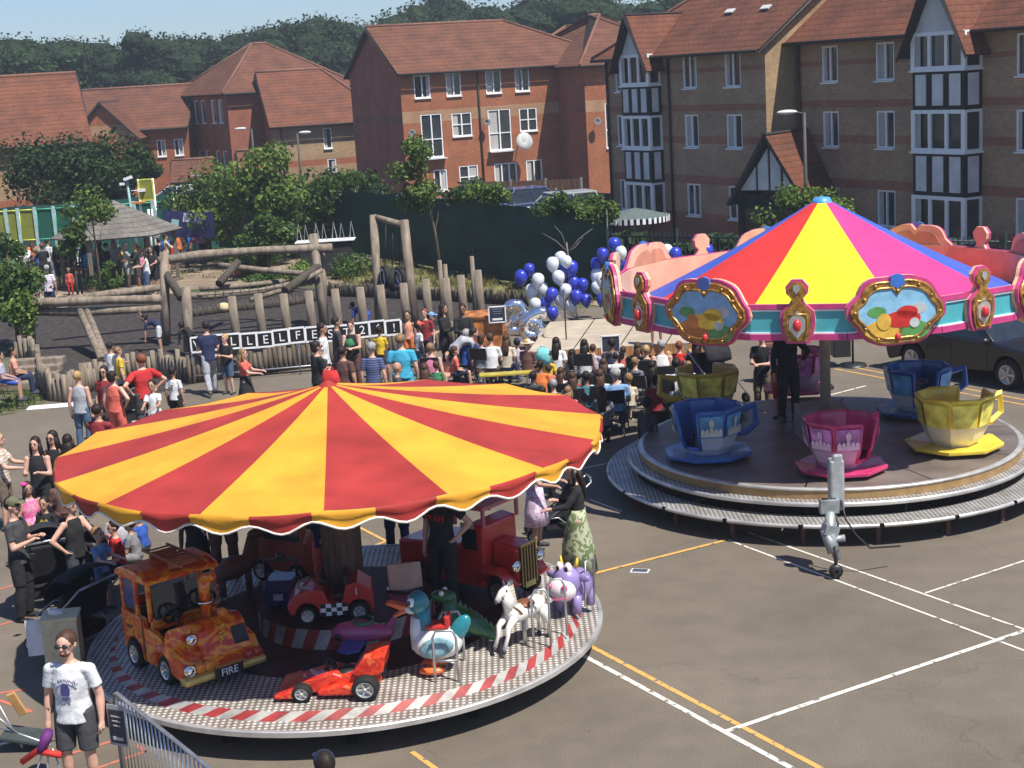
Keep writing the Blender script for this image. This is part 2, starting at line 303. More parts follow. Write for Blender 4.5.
def slab(b,q,th=.12,mi=0,mi2=None):
    """thick roof sheet from a list of corner points"""
    q=[Vector(p) for p in q]; n=(q[1]-q[0]).cross(q[2]-q[0]).normalized()
    if n.z<0: n=-n
    k=len(q); vs=q+[p-n*th for p in q]
    b.add(vs,[tuple(range(k))],mi); b.add(vs,[tuple(reversed(range(k,2*k)))]+[(i,(i+1)%k,k+(i+1)%k,k+i) for i in range(k)],mi if mi2 is None else mi2)
def roof(parent,L,Wd,z,rise,ov=.45,hl=0,hr=0,mat=None,x0=0,y0=0,vov=.25,name='roof'):
    """ridge along x; hl/hr = length of hip at left/right end, 0 for a gable"""
    b=MB(); sl=rise/(Wd/2); e=z-ov*sl; a0=x0-(ov if hl else vov); a1=x0+L+(ov if hr else vov); f=y0-ov; k=y0+Wd+ov; ym=y0+Wd/2; r0=x0+hl if hl else a0; r1=x0+L-hr if hr else a1; zr=z+rise
    slab(b,[(a0,f,e),(a1,f,e),(r1,ym,zr),(r0,ym,zr)],mi2=1); slab(b,[(a1,k,e),(a0,k,e),(r0,ym,zr),(r1,ym,zr)],mi2=1)
    if hl: slab(b,[(a0,k,e),(a0,f,e),(r0,ym,zr)],mi2=1)
    if hr: slab(b,[(a1,f,e),(a1,k,e),(r1,ym,zr)],mi2=1)
    b.path([(r0,ym,zr+.02),(r1,ym,zr+.02)],.1,6,2)
    for h,r,a in ((hl,r0,a0),(hr,r1,a1)):
        if h: b.path([(a,f,e+.03),(r,ym,zr+.03)],.08,6,2); b.path([(a,k,e+.03),(r,ym,zr+.03)],.08,6,2)
        else: # bargeboards
            s=1 if r>x0 else -1
            for yy in (f,k): b.path([(r-.02*s,yy,e-.14),(r-.02*s,ym,zr-.14)],(.03,.13),4,1,False)
    o=b.build(name,[mat or rt,fascia,M('ridge_tile',(.2,.1,.07),.85)],parent)
    g=MB(); g.path([(a0+.05,f-.05,e-.06),(a1-.05,f-.05,e-.06)],.07,6); g.build('gutter',fascia,parent); return o
def house(name,label,cat,a,z,L,Wd,ang,bm,H,rise,fo,hl=0,hr=0,group=None,gmat=None,side_r=(),side_l=(),rmat=None,ov=.45,back=True):
    t=thing(name,label,cat,(a[0],a[1],z),ang,group); b=MB(); I=Matrix.Identity(4)
    ops=[o[:4] for o in fo]; wallgrid(b,I,L,H,ops)
    TR=Matrix.Translation((L,0,0))@Matrix.Rotation(PI/2,4,'Z'); TL=Matrix.Translation((0,Wd,0))@Matrix.Rotation(-PI/2,4,'Z'); TB=Matrix.Translation((L,Wd,0))@Matrix.Rotation(PI,4,'Z')
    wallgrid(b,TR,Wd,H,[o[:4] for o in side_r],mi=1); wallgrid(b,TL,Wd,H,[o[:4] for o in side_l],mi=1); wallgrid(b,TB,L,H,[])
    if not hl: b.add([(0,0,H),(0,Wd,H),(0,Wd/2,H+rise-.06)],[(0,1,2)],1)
    if not hr: b.add([(L,0,H),(L,Wd,H),(L,Wd/2,H+rise-.06)],[(0,1,2)],1)
    b.build('wall',[bm,gmat or bm],t)
    for T,lst in ((I,fo),(TR,side_r),(TL,side_l)):
        for o in lst: window(t,T,*o[:4],panes=o[4] if len(o)>4 else 2,trans=o[5] if len(o)>5 else None)
    roof(t,L,Wd,H+.03,rise,ov,hl,hr,rmat)
    # dark interior so that panes read as rooms
    b=MB(); b.box((L/2,Wd/2,H/2-.05),(L-.6,Wd-.6,H-.2)); return t
def pipe(t,x,z0,z1,y=-.08): b=MB(); b.tube((x,y,z0),(x,y,z1),.05,n=6); b.build('downpipe',fascia,t)
def dish(t,x,y,z,r=.35,rz=0):
    b=MB(); b.lathe([(.02,0),(r*.6,.05),(r,.16),(r,.18),(r*.6,.08),(.02,.03)],16,T=Matrix.Translation((x,y,z))@Matrix.Rotation(rz,4,'Z')@Matrix.Rotation(R(75),4,'X')); b.tube((x,y,z),(x,0,z-.1),.02); b.tube((x,y,z),(x+.05,y-.3,z-.15),.012); b.build('satellite_dish',M('dish_grey',(.16,.16,.16),.6),t)
def bay(t,T,x0,w,d,levels,zt,gz,sidep=True):
    """projecting bay: windows and timber panels stacked, small gable on top"""
    X0=x0; X1=x0+w; b=MB(); pn=MB(); tb=MB(); z=.0
    segs=levels # list of (kind,z0,z1)
    for kd,a,c in segs:
        if kd=='w':
            f=MB(); 
            for k in range(4): f.box((X0+w*k/3*.985+.03,-d+.0,(a+c)/2),(.17 if k in(0,3) else .12,.08,c-a),T=T)
            for zz in (a+.05,c-.05): f.box((X0+w/2,-d-.004,zz),(w,.07,.12),T=T); 
            for xx in (X0,X1):
                for yy in (-d+.06,-.05): f.box((xx+(0.0),yy,(a+c)/2),(.07,.08,c-a),T=T)
                for zz in (a+.04,c-.04): f.box((xx,-d/2,zz),(.06,d-.15,.08),T=T)
            f.box((X0+w/2,-d/2-.03,a-.03),(w+.16,d+.12,.06),T=T)
            o=f.build('bay_window',frm,t); g=MB(); g.box((X0+w/2,-d/2+.03,(a+c)/2),(w-.06,d-.06,c-a-.06),T=T)
            g.add([(X0+w*.07,-d-.004,a+.1),(X0+w*.16,-d-.004,a+.1),(X0+w*.16,-d-.004,c-.1),(X0+w*.07,-d-.004,c-.1)],[(0,1,2,3)],1,False,T); g.build('pane',[glassm,curtain],o)
        else:
            tb=MB(); tb.box((X0+w/2,-d/2,(a+c)/2),(w+.02,d,c-a),T=T); tb.build('timber_panel',timber,t)
            for k in range(3): pn=MB(); pn.box((X0+w*(k+.5)/3,-d-.012,(a+c)/2),(w/3-.28,.03,c-a-.28),T=T); pn.build('render_panel',render,t)
            for xx in (X0-.012,X1+.012): pn=MB(); pn.box((xx,-d/2,(a+c)/2),(.03,d-.3,c-a-.28),T=T); pn.build('render_panel',render,t)
    zt0=segs[-1][2]; pn=MB(); pn.prism([(X0+.05,zt0),(X1-.05,zt0),(X0+w/2,gz-.2)],-d,-d+.1,0,'xz',T); pn.build('gable_panel',render,t)
    r=MB(); sl=(gz-zt0)/(w/2); ov=.4; dd=3.2
    for s in (-1,1):
        xe=X0+w/2+s*(w/2+ov); ze=zt0-ov*sl; q=[T@Vector((xe,-d-.3,ze)),T@Vector((X0+w/2,-d-.3,gz)),T@Vector((X0+w/2,dd,gz)),T@Vector((xe,dd,ze))]; slab(r,q,.1,0,1)
        r.path([T@Vector((xe,-d-.32,ze-.12)),T@Vector((X0+w/2,-d-.32,gz-.12))],(.03,.12),4,1,False)
    r.build('gable_roof',[rt2,fascia],t)
I4=Matrix.Identity(4)
# --- nearer block on the right (D)
Dl=P(797,33,54.1); angD=math.atan2(46.62-55.39,15.44-10.95); fo=[]
def lv(x0,x1,h=1.25,tops=(2.35,5.0,7.25),**k): return [(x0,x1,t-h,t,k.get('p',2)) for t in tops]
fo=lv(1.35,2.2)+lv(4.15,5.05)+lv(10.4,11.1,p=1)+lv(14.0,14.8)+lv(19.5,20.3)+lv(22.5,23.3)
tD=house('apartment_block','long brown brick apartment block with timbered bay, partly cut by the right picture edge','building',(Dl.x,Dl.y),0,26,10,angD,bC,7.75,3.6,fo,rmat=rt2)
bay(tD,I4,6.75,2.25,.75,[('w',.95,2.35),('t',2.35,3.75),('w',3.75,5.05),('t',5.05,6.3),('w',6.3,7.45)],7.45,9.5)
bay(tD,I4,15.9,2.2,.75,[('w',.95,2.35),('t',2.35,3.75),('w',3.75,5.05),('t',5.05,6.3),('w',6.3,7.45)],7.45,9.5)
pipe(tD,.15,0,7.6)
# --- middle block (C)
Cl=P(606,55,62.9); angC=math.atan2(55.06-64.32,9.64-4.74)
fo=lv(.62,1.05,p=1,tops=(2.35,5.0,7.2))+lv(5.5,6.4)+lv(8.2,9.15)
tC=house('apartment_block','brown brick apartment block with a timbered bay and pointed gable beside the orange brick wing','building',(Cl.x,Cl.y),0,10.6,10,angC,bC,7.6,3.6,fo,rmat=rt2,hl=5,gmat=bT,side_r=[])
bay(tC,I4,2.0,1.95,.6,[('w',.95,2.35),('t',2.35,3.7),('w',3.7,5.0),('t',5.0,6.2),('w',6.2,7.4)],7.4,9.0); pipe(tC,4.6,0,7.5); pipe(tC,.08,0,7.5)
b=MB()
for x,y in ((6.6,1.5),(8.8,1.5)): b.box((x,y,7.6+y*.72+.12),(.5,.22,.05),rot=(36,0,0))
b.build('roof_vent',M('vent_white',(.6,.6,.58),.5),tC)
# link between the blocks with porch
q=Vector((Cl.x,Cl.y,0))+Vector((math.cos(angC),math.sin(angC),0))*10.65; back=Vector((-math.sin(angC),math.cos(angC),0))
lk=q+back*4.0
tL=house('stair_link','recessed brick stair link with a low tiled lean-to roof between the two brown blocks','building',(lk.x,lk.y),0,3.0,6,angC,bC,6.0,1.2,[(.9,1.5,4.2,5.7,1),(.9,1.5,1.5,2.9,1)])
pq=P(735,188,53.5); pt=thing('entrance_porch','timber framed entrance porch with steep red tiled gable roof in front of the brown blocks','porch',(pq.x+.05,pq.y,0),R(-40))
for x in(.1,2.5):
    for y in (.1,2.2): b=MB(); b.box((x,y,1.2),(.16,.16,2.4)); b.build('post',timber,pt)
b=MB(); b.box((1.3,.16,1.15),(2.3,.05,2.3)); b.build('door_screen',darkglass,pt)
for x0,x1,h0,h1 in ((.12,.75,2.45,3.3),(.85,1.25,3.35,3.95),(1.35,1.75,3.95,3.35),(1.85,2.48,3.3,2.45)): b=MB(); b.prism([(x0,2.45),(x1,2.45),(x1,h1-.05),(x0,h0-.02)],.05,.12); b.build('render_panel',render,pt)
b=MB(); b.prism([(.0,2.4),(2.6,2.4),(1.3,4.3)],.125,.2); b.build('gable_board',timber,pt)
b=MB()
for s in (-1,1): slab(b,[(1.3+s*1.6,-.25,1.98),(1.3,-.25,4.45),(1.3,3.2,4.45),(1.3+s*1.6,3.2,1.98)],.12,0,1)
b.build('roof',[rt2,fascia],pt)
# --- orange brick block (B) and wing
Bl=P(399,70,83); angB=R(22.9)
fo=[(.8,1.75,5.9,7.15,2),(2.7,3.6,5.9,7.2,2),(5.1,6.05,5.9,7.2,2),(6.9,7.8,5.9,7.2,2),
    (1.05,2.3,2.6,5.0,2,(.42,)),(2.9,4.1,3.65,4.95,2,(.5,)),(5.1,6.5,2.7,5.0,2,(.42,)),(7.05,8.15,3.65,4.95,2,(.5,)),
    (1.6,2.4,.7,1.9,2),(3.15,4.3,.7,2.0,2,(.5,)),(5.3,6.7,.7,1.95,3),(7.3,8.3,.7,2.0,2)]
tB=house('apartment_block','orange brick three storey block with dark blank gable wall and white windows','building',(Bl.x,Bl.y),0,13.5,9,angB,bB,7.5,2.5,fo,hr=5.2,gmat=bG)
pipe(tB,4.6,0,7.4); dish(tB,.35,-.3,4.0,.22); dish(tB,4.85,-.3,4.3,.2)
b=MB(); b.box((1.68,-.2,2.54),(1.4,.4,.06)); b.box((5.8,-.2,2.64),(1.6,.4,.06)); b.build('balcony_ledge',lead,tB)
wl=Vector((Bl.x,Bl.y,0))+Vector((math.cos(angB)*9.6,math.sin(angB)*9.6,0))-Vector((-math.sin(angB),math.cos(angB),0))*3.4
fo=[(1.35,2.35,5.9,7.15,2),(1.2,2.65,2.5,5.0,2,(.4,)),(1.4,2.8,.75,2.0,2)]
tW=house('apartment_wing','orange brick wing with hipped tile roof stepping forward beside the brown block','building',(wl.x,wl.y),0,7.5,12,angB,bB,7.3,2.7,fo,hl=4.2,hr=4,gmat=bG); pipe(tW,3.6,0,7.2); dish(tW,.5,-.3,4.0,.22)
b=MB(); b.lathe([(.02,0),(.3,.06),(.5,.18),(.5,.2),(.02,.04)],18,T=Matrix.Translation((6.85,-.8,3.1))@Matrix.Rotation(R(75),4,'X')); b.tube((6.85,-.8,3.1),(6.85,0,2.9),.03); b.build('satellite_dish',M('dish_pale',(.45,.45,.44),.6),tB)
lkB=Vector((Bl.x,Bl.y,0))+Vector((math.cos(angB)*7,math.sin(angB)*7,0))+Vector((-math.sin(angB),math.cos(angB),0))*9
tK=house('apartment_wing','rear wing behind the orange block showing only its tiled roof','building',(lkB.x+3,lkB.y+2),0,16,9,angB-R(25),bB,7.3,2.4,[],hl=4,hr=4)
q0,q1=P(470,205,54),P(590,215,50); te=MB(); te.prism([(q0.x,53.5),(q1.x+.6,48.2),(q1.x+1,66),(q0.x-2,68)],-.05,1.0,0,'xy'); tag(te.build('parking_terrace',MC['car_park_mat']),kind='structure')
# --- left group
A=P(86,137,75); tA1=house('house','large red tiled house with tan walls at the left picture edge','house',(A.x-14*math.cos(R(20)),A.y-14*math.sin(R(20))),0,14,9,R(20),bT,5.2,3.1,[(12.0,12.9,2.9,4.2,2),(8,9,2.9,4.2,2),(11.8,12.8,.4,1.7,2)],rmat=rt2); pipe(tA1,11.2,0,5.1)
b=MB(); b.box((9.2,2.2,5.2+2.2*.69+.1),(.5,.3,.06),rot=(34,0,0)); b.build('roof_vent',white,tA1)
A=P(84,126,100); tA2=house('house','two storey red brick house with long plain roof and projecting gable beyond the dark tree','house',(A.x-3,A.y),0,9.6,9,R(2),bB,5.0,2.5,[(7.6,8.2,2.9,4.0,2),(8.75,9.35,2.9,4.0,2)],rmat=rt)
g=thing('gable_wing','orange brick gabled front wing of the house beyond the dark tree','house',(A.x-.1,A.y-2.6,0),R(2)); b=MB(); wallgrid(b,I4,3.9,4.6,[(1.6,2.3,2.5,3.7)]); 
b.add([(0,0,4.6),(3.9,0,4.6),(1.95,0,6.5)],[(0,1,2)]); b.add([(0,0,0),(0,2.6,0),(0,2.6,4.6),(0,0,4.6)],[(0,1,2,3)]); b.add([(3.9,0,0),(3.9,2.6,0),(3.9,2.6,4.6),(3.9,0,4.6)],[(0,1,2,3)]); b.build('wall',bB,g); window(g,I4,1.6,2.3,2.5,3.7)
b=MB()
for s in(-1,1): slab(b,[(1.95+s*2.35,-.3,4.25),(1.95,-.3,6.75),(1.95,6,6.75),(1.95+s*2.35,6,4.25)],.12,0,1)
b.build('roof',[rt,fascia],g)
A=P(226,92,97); side=[(k,k+.75,a,a+1.5,1) for k in (.8,2.1,3.4,4.7,6.6,7.9) for a in (1.6,4.9)]
tA3=house('apartment_block','dark three storey brick block with hipped roof and tall narrow windows, far left of centre','building',(A.x,A.y),0,9,9.5,R(31),bR,7.0,2.9,[(4.9,5.5,1.2,2.6,1)],hl=4,hr=4,side_l=side)
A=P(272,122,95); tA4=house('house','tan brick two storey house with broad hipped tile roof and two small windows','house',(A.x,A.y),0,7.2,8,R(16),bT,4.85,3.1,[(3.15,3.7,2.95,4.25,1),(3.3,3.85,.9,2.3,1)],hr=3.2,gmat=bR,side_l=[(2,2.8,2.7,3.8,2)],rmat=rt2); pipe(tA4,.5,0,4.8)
b=MB(); b.box((-3.6,1.5,3.2),(3.0,.1,.1)); A=P(206,133,96)
tA6=house('outbuilding','low tiled entrance building with dark doorway behind the yellow goal frame','building',(A.x-2.3,A.y),0,2.2,3,R(5),bR,1.7,1.0,[(.9,1.9,.0,1.8,1)])
A=P(232,150,93); tA7=house('outbuilding','single storey brick annexe with red tiled roof in front of the hipped block','building',(A.x+.6,A.y),0,1.6,2.4,R(16),bR,2.0,1.2,[],rmat=rt2)
# ------------------------------------------------------------ vegetation
lfD=leafm('leaf_dark',(.022,.048,.012),(.055,.095,.025)); lfM=leafm('leaf_mid',(.05,.10,.02),(.13,.2,.045)); lfL=leafm('leaf_light',(.09,.155,.025),(.22,.29,.06)); lfW=leafm('leaf_wood',(.013,.03,.01),(.033,.06,.02))
bark=wood('tree_bark',(.12,.09,.065),.95,(6,6,2))
def crown(ncl,rx,rz,zc,cr,n,ls,seed,flat=.6,shape=None):
    r=random.Random(seed); b=MB(); cl=[]
    for i in range(ncl):
        a=r.uniform(0,2*PI); u=r.uniform(-1,1); k=r.random()**.45
        x=rx*k*math.sqrt(1-u*u)*math.cos(a); y=rx*k*math.sqrt(1-u*u)*math.sin(a); z=zc+rz*k*u
        cl.append((x,y,z,cr*r.uniform(.6,1.25)))
    for i in range(n):
        x,y,z,c=cl[r.randrange(ncl)]; d=Vector((r.gauss(0,1),r.gauss(0,1),r.gauss(0,1)))
        if d.length<.01: continue
        d.normalize(); p=Vector((x,y,z))+Vector((d.x,d.y,d.z*.75))*c*r.uniform(.5,1.0)
        nn=(d*.8+Vector((r.gauss(0,.6),r.gauss(0,.6),r.gauss(0,.6)+.3))).normalized(); t=nn.orthogonal().normalized(); t=Matrix.Rotation(r.uniform(0,6.28),3,nn)@t; w=nn.cross(t); s=ls*r.uniform(.55,1.3)
        b.add([p-t*s*.5,p+w*s*.32+nn*s*.08,p+t*s*.55,p-w*s*.32],[(0,1,2,3)],0)
    return b
def trunk_mb(h,r0,limbs,seed,spread,lean=(0,0)):
    r=random.Random(seed); b=MB(); top=Vector((lean[0],lean[1],h)); b.path([(0,0,-.1),(lean[0]*.3+.03,lean[1]*.3,h*.4),top*.75,top],[r0*1.15,r0*.8,r0*.5,r0*.18],8)
    for i in range(limbs):
        t=r.uniform(.35,.85); p=Vector((lean[0]*t,lean[1]*t,h*t)); a=r.uniform(0,2*PI); q=p+Vector((math.cos(a)*spread,math.sin(a)*spread,h*r.uniform(.12,.28)))*r.uniform(.6,1); m=(p+q)/2+Vector((0,0,-.05*h)); b.path([p,m,q],[r0*.42,r0*.28,r0*.08],6)
    return b
def nomesh_recalc(b,name):
    me=bpy.data.meshes.new(name); me.from_pydata(b.v,[],b.f); return me
def tree(name,label,p,h,rx,rz,zc,cr,ncl,n,ls,leaf,seed,cat='tree',group=None,tr=.12,limbs=7,lean=(0,0)):
    t=thing(name,label,cat,p,0,group); c=crown(ncl,rx,rz,zc,cr,n,ls,seed); me=nomesh_recalc(c,'crown'); me.materials.append(leaf); o=bpy.data.objects.new('crown',me); C.objects.link(o); o.parent=t; o.location=(lean[0],lean[1],0)
    trunk_mb(h,tr,limbs,seed,rx*.6,lean).build('trunk',bark,t); return t
# woodland: each tree its own
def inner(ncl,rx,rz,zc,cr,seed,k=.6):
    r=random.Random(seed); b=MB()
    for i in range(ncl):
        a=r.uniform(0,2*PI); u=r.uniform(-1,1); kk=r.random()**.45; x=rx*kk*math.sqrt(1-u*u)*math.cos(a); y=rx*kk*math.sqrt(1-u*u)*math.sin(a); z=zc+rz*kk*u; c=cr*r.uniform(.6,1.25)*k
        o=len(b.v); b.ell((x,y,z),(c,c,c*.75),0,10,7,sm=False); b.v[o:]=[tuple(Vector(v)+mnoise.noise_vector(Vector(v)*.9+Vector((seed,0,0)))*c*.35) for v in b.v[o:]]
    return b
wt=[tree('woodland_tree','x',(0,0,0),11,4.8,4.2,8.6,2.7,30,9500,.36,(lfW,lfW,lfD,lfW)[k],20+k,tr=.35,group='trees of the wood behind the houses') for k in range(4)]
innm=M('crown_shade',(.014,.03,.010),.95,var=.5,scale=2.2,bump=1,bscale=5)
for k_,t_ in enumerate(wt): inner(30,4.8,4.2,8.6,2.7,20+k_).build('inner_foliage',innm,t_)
used=[False]*4; wr=random.Random(3)
shape=['broad round','tall domed','ragged','wide spreading','uneven','dense']
spots=[]
tops={0:41,20:37,45:43,68:38,90:49,118:47,140:39,165:35,188:37,210:43,235:40,262:27,285:20,305:22,330:20,350:26,390:16,425:2,436:-4,455:6,480:10,505:4,530:8,556:-4,572:-6,595:4,620:8,645:8,668:-6,690:-12,720:-18,-25:38,1040:-36}
for i,(x,y) in enumerate(sorted(tops.items())):
    Z=wr.uniform(138,165); q=P(x,y,Z); spots.append((q.x,q.y,q.z,i))
    if i%1==0: Z=wr.uniform(172,200); q=P(x+12,y+wr.uniform(2,8),Z); spots.append((q.x,q.y,q.z,i+100))
def between(i,x):
    return None
land=['over the left picture edge','behind the big red roof at the left','above the gap beside the long plain roof','behind the long plain roof','left of the hipped block','behind the hipped block','between hipped and orange blocks','behind the gable of the orange block','above the orange block ridge','above the roofs by the bay gable','behind the brown block']
xs_l=[15,75,100,180,205,300,350,400,500,650,2000]
for k,(x,y,z,i) in enumerate(spots):
    px_=sorted(tops)[i%100]; ar=next(a for a,lim in zip(land,xs_l) if px_<lim); v=wr.randrange(4)
    far='in rear row ' if i>=100 else ''
    lb=f'{shape[k%6]} woodland tree {far}{ar}'
    hh=z+wr.uniform(-.2,.2); s=hh/13.4
    if not used[v]: t=wt[v]; used[v]=True; t.location=(x,y,0); t['label']=lb
    else: t=copytree(wt[v],(x,y,0),0,lb)
    t.rotation_euler[2]=wr.uniform(0,6.28); t.scale=(s*wr.uniform(.95,1.25),s*wr.uniform(.95,1.2),s)
seenl={}
for o in bpy.data.objects:
    if o.name.startswith('woodland_tree') and 'label' in o:
        seenl.setdefault(o['label'],[]).append(o)
nth=['leftmost','second left','third left','fourth from left','fifth from left','sixth from left','seventh from left']
for l,os_ in seenl.items():
    if len(os_)>1:
        os_.sort(key=lambda o:o.location.x/o.location.y)
        for j,o in enumerate(os_): o['label']=l+', '+nth[min(j,6)]
# undergrowth below the wood
u=crown(60,1,1,0,.5,10,.3,5)
b=MB(); r_=random.Random(11)
for i in range(9000):
    a=r_.uniform(-.42,.22); d=r_.uniform(120,135); zz=r_.uniform(0,5.5+1.5*math.sin(a*40)); p=Vector((math.sin(a)*d,math.cos(a)*d,zz)); nn=Vector((r_.gauss(0,1),-1,r_.gauss(0,1)+.5)).normalized(); t=nn.orthogonal(); w=nn.cross(t); s=r_.uniform(.5,1.1); b.add([p-t*s*.5,p+w*s*.4,p+t*s*.5,p-w*s*.4],[(0,1,2,3)])
me=nomesh_recalc(b,'undergrowth'); me.materials.append(lfW); o=bpy.data.objects.new('undergrowth',me); C.objects.link(o); tag(o,'dark mass of undergrowth and hedges in front of the wood','undergrowth',kind='stuff')
def gp(px_,Z,z=0): q=P(px_,200,Z); d=(q-CP); return Vector((q.x,q.y,z))
tree('dark_tree','large dark bushy tree in front of the red tiled house at the left',gp(62,72),4.5,2.3,1.6,3.55,1.25,22,8000,.22,lfD,31,tr=.2)
tree('dark_tree','dark rounded tree right of the largest bush, before the gabled house',gp(108,73),4.3,1.5,1.6,3.4,1.1,16,5500,.22,lfD,32,tr=.2)
tree('dark_tree','lower dark tree between the big dark tree and the lamp pole with cameras',gp(146,74),3.8,.8,1.2,3.3,.75,10,2800,.2,lfD,33,tr=.12)
tree('hazel_tree','slim pale trunked young tree with loose bright crown before the green fence',gp(437,51),4.9,.58,1.6,3.7,.5,15,2400,.16,lfL,34,tr=.06,lean=(-.6,0))
for k,(x,Z,h,rx,lf,lb) in enumerate([(205,63,3.6,1.6,lfM,'green shrub tree behind the orange bin by the dark fence'),(240,60,4.2,1.7,lfL,'tallest light green bushy tree in front of the tan house'),(272,60,4.8,1.3,lfL,'light green leafy tree reaching up to the tan house wall'),(292,62,3.9,1.6,lfM,'bushy shrub tree right of the lamp post with white lamp'),(330,64,3.3,1.7,lfM,'low spreading bush left of the dark blank gable'),(368,66,2.9,1.5,lfD,'dark low bush at the foot of the dark blank gable'),(262,56,2.6,1.0,lfM,'small shrub below the bushy trees at the lawn')]):
    tree('bushy_tree',lb,gp(x,Z),h*.8,rx,h*.36,h*.62,rx*.5,18,3400,.2,lf,50+k,tr=.07,group='bushy trees along the green fence')
for k,(x,Z,zc,rx,rz,lb) in enumerate([(462,53.6,3.0,.75,.35,'clump of climbing leaves on top of the green fence right of the slim tree'),(492,51.5,3.0,.7,.35,'climbing leaves on the fence left of the parked cars'),(567,47.2,2.85,.85,.42,'climbing leaves on the fence in front of the silver car'),(598,45.6,2.7,.6,.35,'climbing leaves on the fence left of the white fringed parasol'),(345,61.8,3.0,1.1,.4,'climbing leaves on the fence left of the slim pale trunked tree')]):
    p=gp(x,Z+.55); t=thing('climbing_plant',lb,'plant',p); c=crown(12,rx*1.25,rz*.8,zc-.05,.36,1700,.15,70+k); me=nomesh_recalc(c,'foliage'); me.materials.append(lfL if k%2 else lfM); o=bpy.data.objects.new('foliage',me); C.objects.link(o); o.parent=t; b=MB(); b.path([(0,0,0),(.1,0,zc*.5),(0,0,zc)],[.03,.025,.01],5); b.build('stem',bark,t)
tree('garden_tree','small loose leaved tree growing beside the gazebo roof',gp(90,52.5),3.6,.62,.75,3.05,.5,12,1500,.15,lfL,36,tr=.05)
tree('garden_tree','slim leafy sapling at the left corner of the gazebo',gp(66,52),2.8,.4,.8,2.5,.4,9,1200,.16,lfM,37,tr=.04)
tree('garden_tree','leafy tree cut by the left picture edge beside the playground',gp(0,43),3.2,.75,1.3,2.2,.6,16,3200,.17,lfM,38,tr=.07)
tree('garden_tree','smaller bright bush low at the left picture edge',gp(8,42),1.5,.5,.55,1.2,.4,9,1300,.14,lfL,39,tr=.04)
tree('leafy_tree','sparse light green tree before the brown blocks behind the rainbow canopy',gp(795,44.5),2.7,1.3,.5,2.75,.5,16,2600,.13,lfL,40,tr=.06)
tree('leafy_tree','pinkish green shrub tree right of the sparse tree behind the canopy',gp(835,44),2.4,.7,.5,2.5,.4,9,1100,.12,lfL,41,tr=.05)
for k,(x,Z,h,rx,lf,lb) in enumerate([(97,53.6,1.35,.68,lfM,'round clipped bush in front of the gazebo'),(240,57,1.3,.6,lfL,'spiky shrub right of the orange bin'),(258,57.5,1.2,.55,lfM,'low shrub beside the upturned white tables'),(292,54,.8,.9,lfL,'low bright plant bed behind the log frame'),(340,55,.8,1.0,lfM,'low green plant bed beside the fence gate'),(255,53,.6,.8,lfM,'patch of plants below the top log')]):
    t=thing('bush',lb,'bush',gp(x,Z)); c=crown(14,rx*.8,h*.4,h*.5,rx*.42,1800,.12,90+k); me=nomesh_recalc(c,'foliage'); me.materials.append(lf); o=bpy.data.objects.new('foliage',me); C.objects.link(o); o.parent=t
# bare small tree before the fence
t=thing('bare_tree','thin bare young tree against the dark green fence','tree',gp(566,44.5)); b=MB(); b.path([(0,0,0),(-.02,0,1.5),(-.05,0,2.0)],[.035,.028,.02],6)
for s,h in ((-1,2.3),(1,2.35),(-.5,2.5),(.6,2.1)): b.path([(-.03,0,1.7),(s*.35,0,h-.25),(s*.75,.1,h)],[.018,.012,.006],5)
b.build('trunk',M('pale_bark',(.2,.18,.15),.9),t)
# weeds and grass tufts as stuff
def tufts(name,label,poly,n,h,m,seed):
    r=random.Random(seed); b=MB(); x0=min(p.x for p in poly);x1=max(p.x for p in poly);y0=min(p.y for p in poly);y1=max(p.y for p in poly)
    def ins(x,y):
        c=False;j=len(poly)-1
        for i in range(len(poly)):
            if (poly[i].y>y)!=(poly[j].y>y) and x<(poly[j].x-poly[i].x)*(y-poly[i].y)/(poly[j].y-poly[i].y)+poly[i].x: c=not c
            j=i
        return c
    k=0
    while k<n:
        x=r.uniform(x0,x1);y=r.uniform(y0,y1)
        if not ins(x,y) or mnoise.noise((x*.8,y*.8,seed))<-.15+r.random()*.2: k+=.2; continue
        k+=1; a=r.uniform(0,6.28); hh=h*r.uniform(.4,1.2); w=hh*.18; dx,dy=math.cos(a)*w,math.sin(a)*w; l=r.uniform(-.4,.4)*hh
        b.add([(x-dx,y-dy,0),(x+dx,y+dy,0),(x+l,y+l*.5,hh)],[(0,1,2)])
    me=nomesh_recalc(b,name); me.materials.append(m); o=bpy.data.objects.new(name,me); C.objects.link(o); tag(o,label,'grass',kind='stuff')
lg=leafm('blade_green',(.07,.12,.03),(.16,.2,.06)); ly=leafm('blade_dry',(.16,.15,.05),(.28,.25,.1))
tufts('grass_tufts','short grass and clover growing on the lawn by the fence',px((-10,296),(20,290),(110,280),(190,276),(262,284),(258,262),(350,262),(440,262),(520,282),(600,300),(640,290),(520,262),(430,245),(240,232),(60,240),(-10,262)),5000,.16,lg,1)
tufts('dry_grass_tufts','dry yellowing grass on the bank below the green fence',px((330,268),(420,258),(520,279),(600,298),(590,306),(480,292),(400,283),(345,284)),4500,.22,ly,2)
tufts('verge_grass','weeds at the left edge beside the low log wall',px((-20,372),(30,378),(45,400),(22,412),(-20,416)),1500,.14,lg,3)
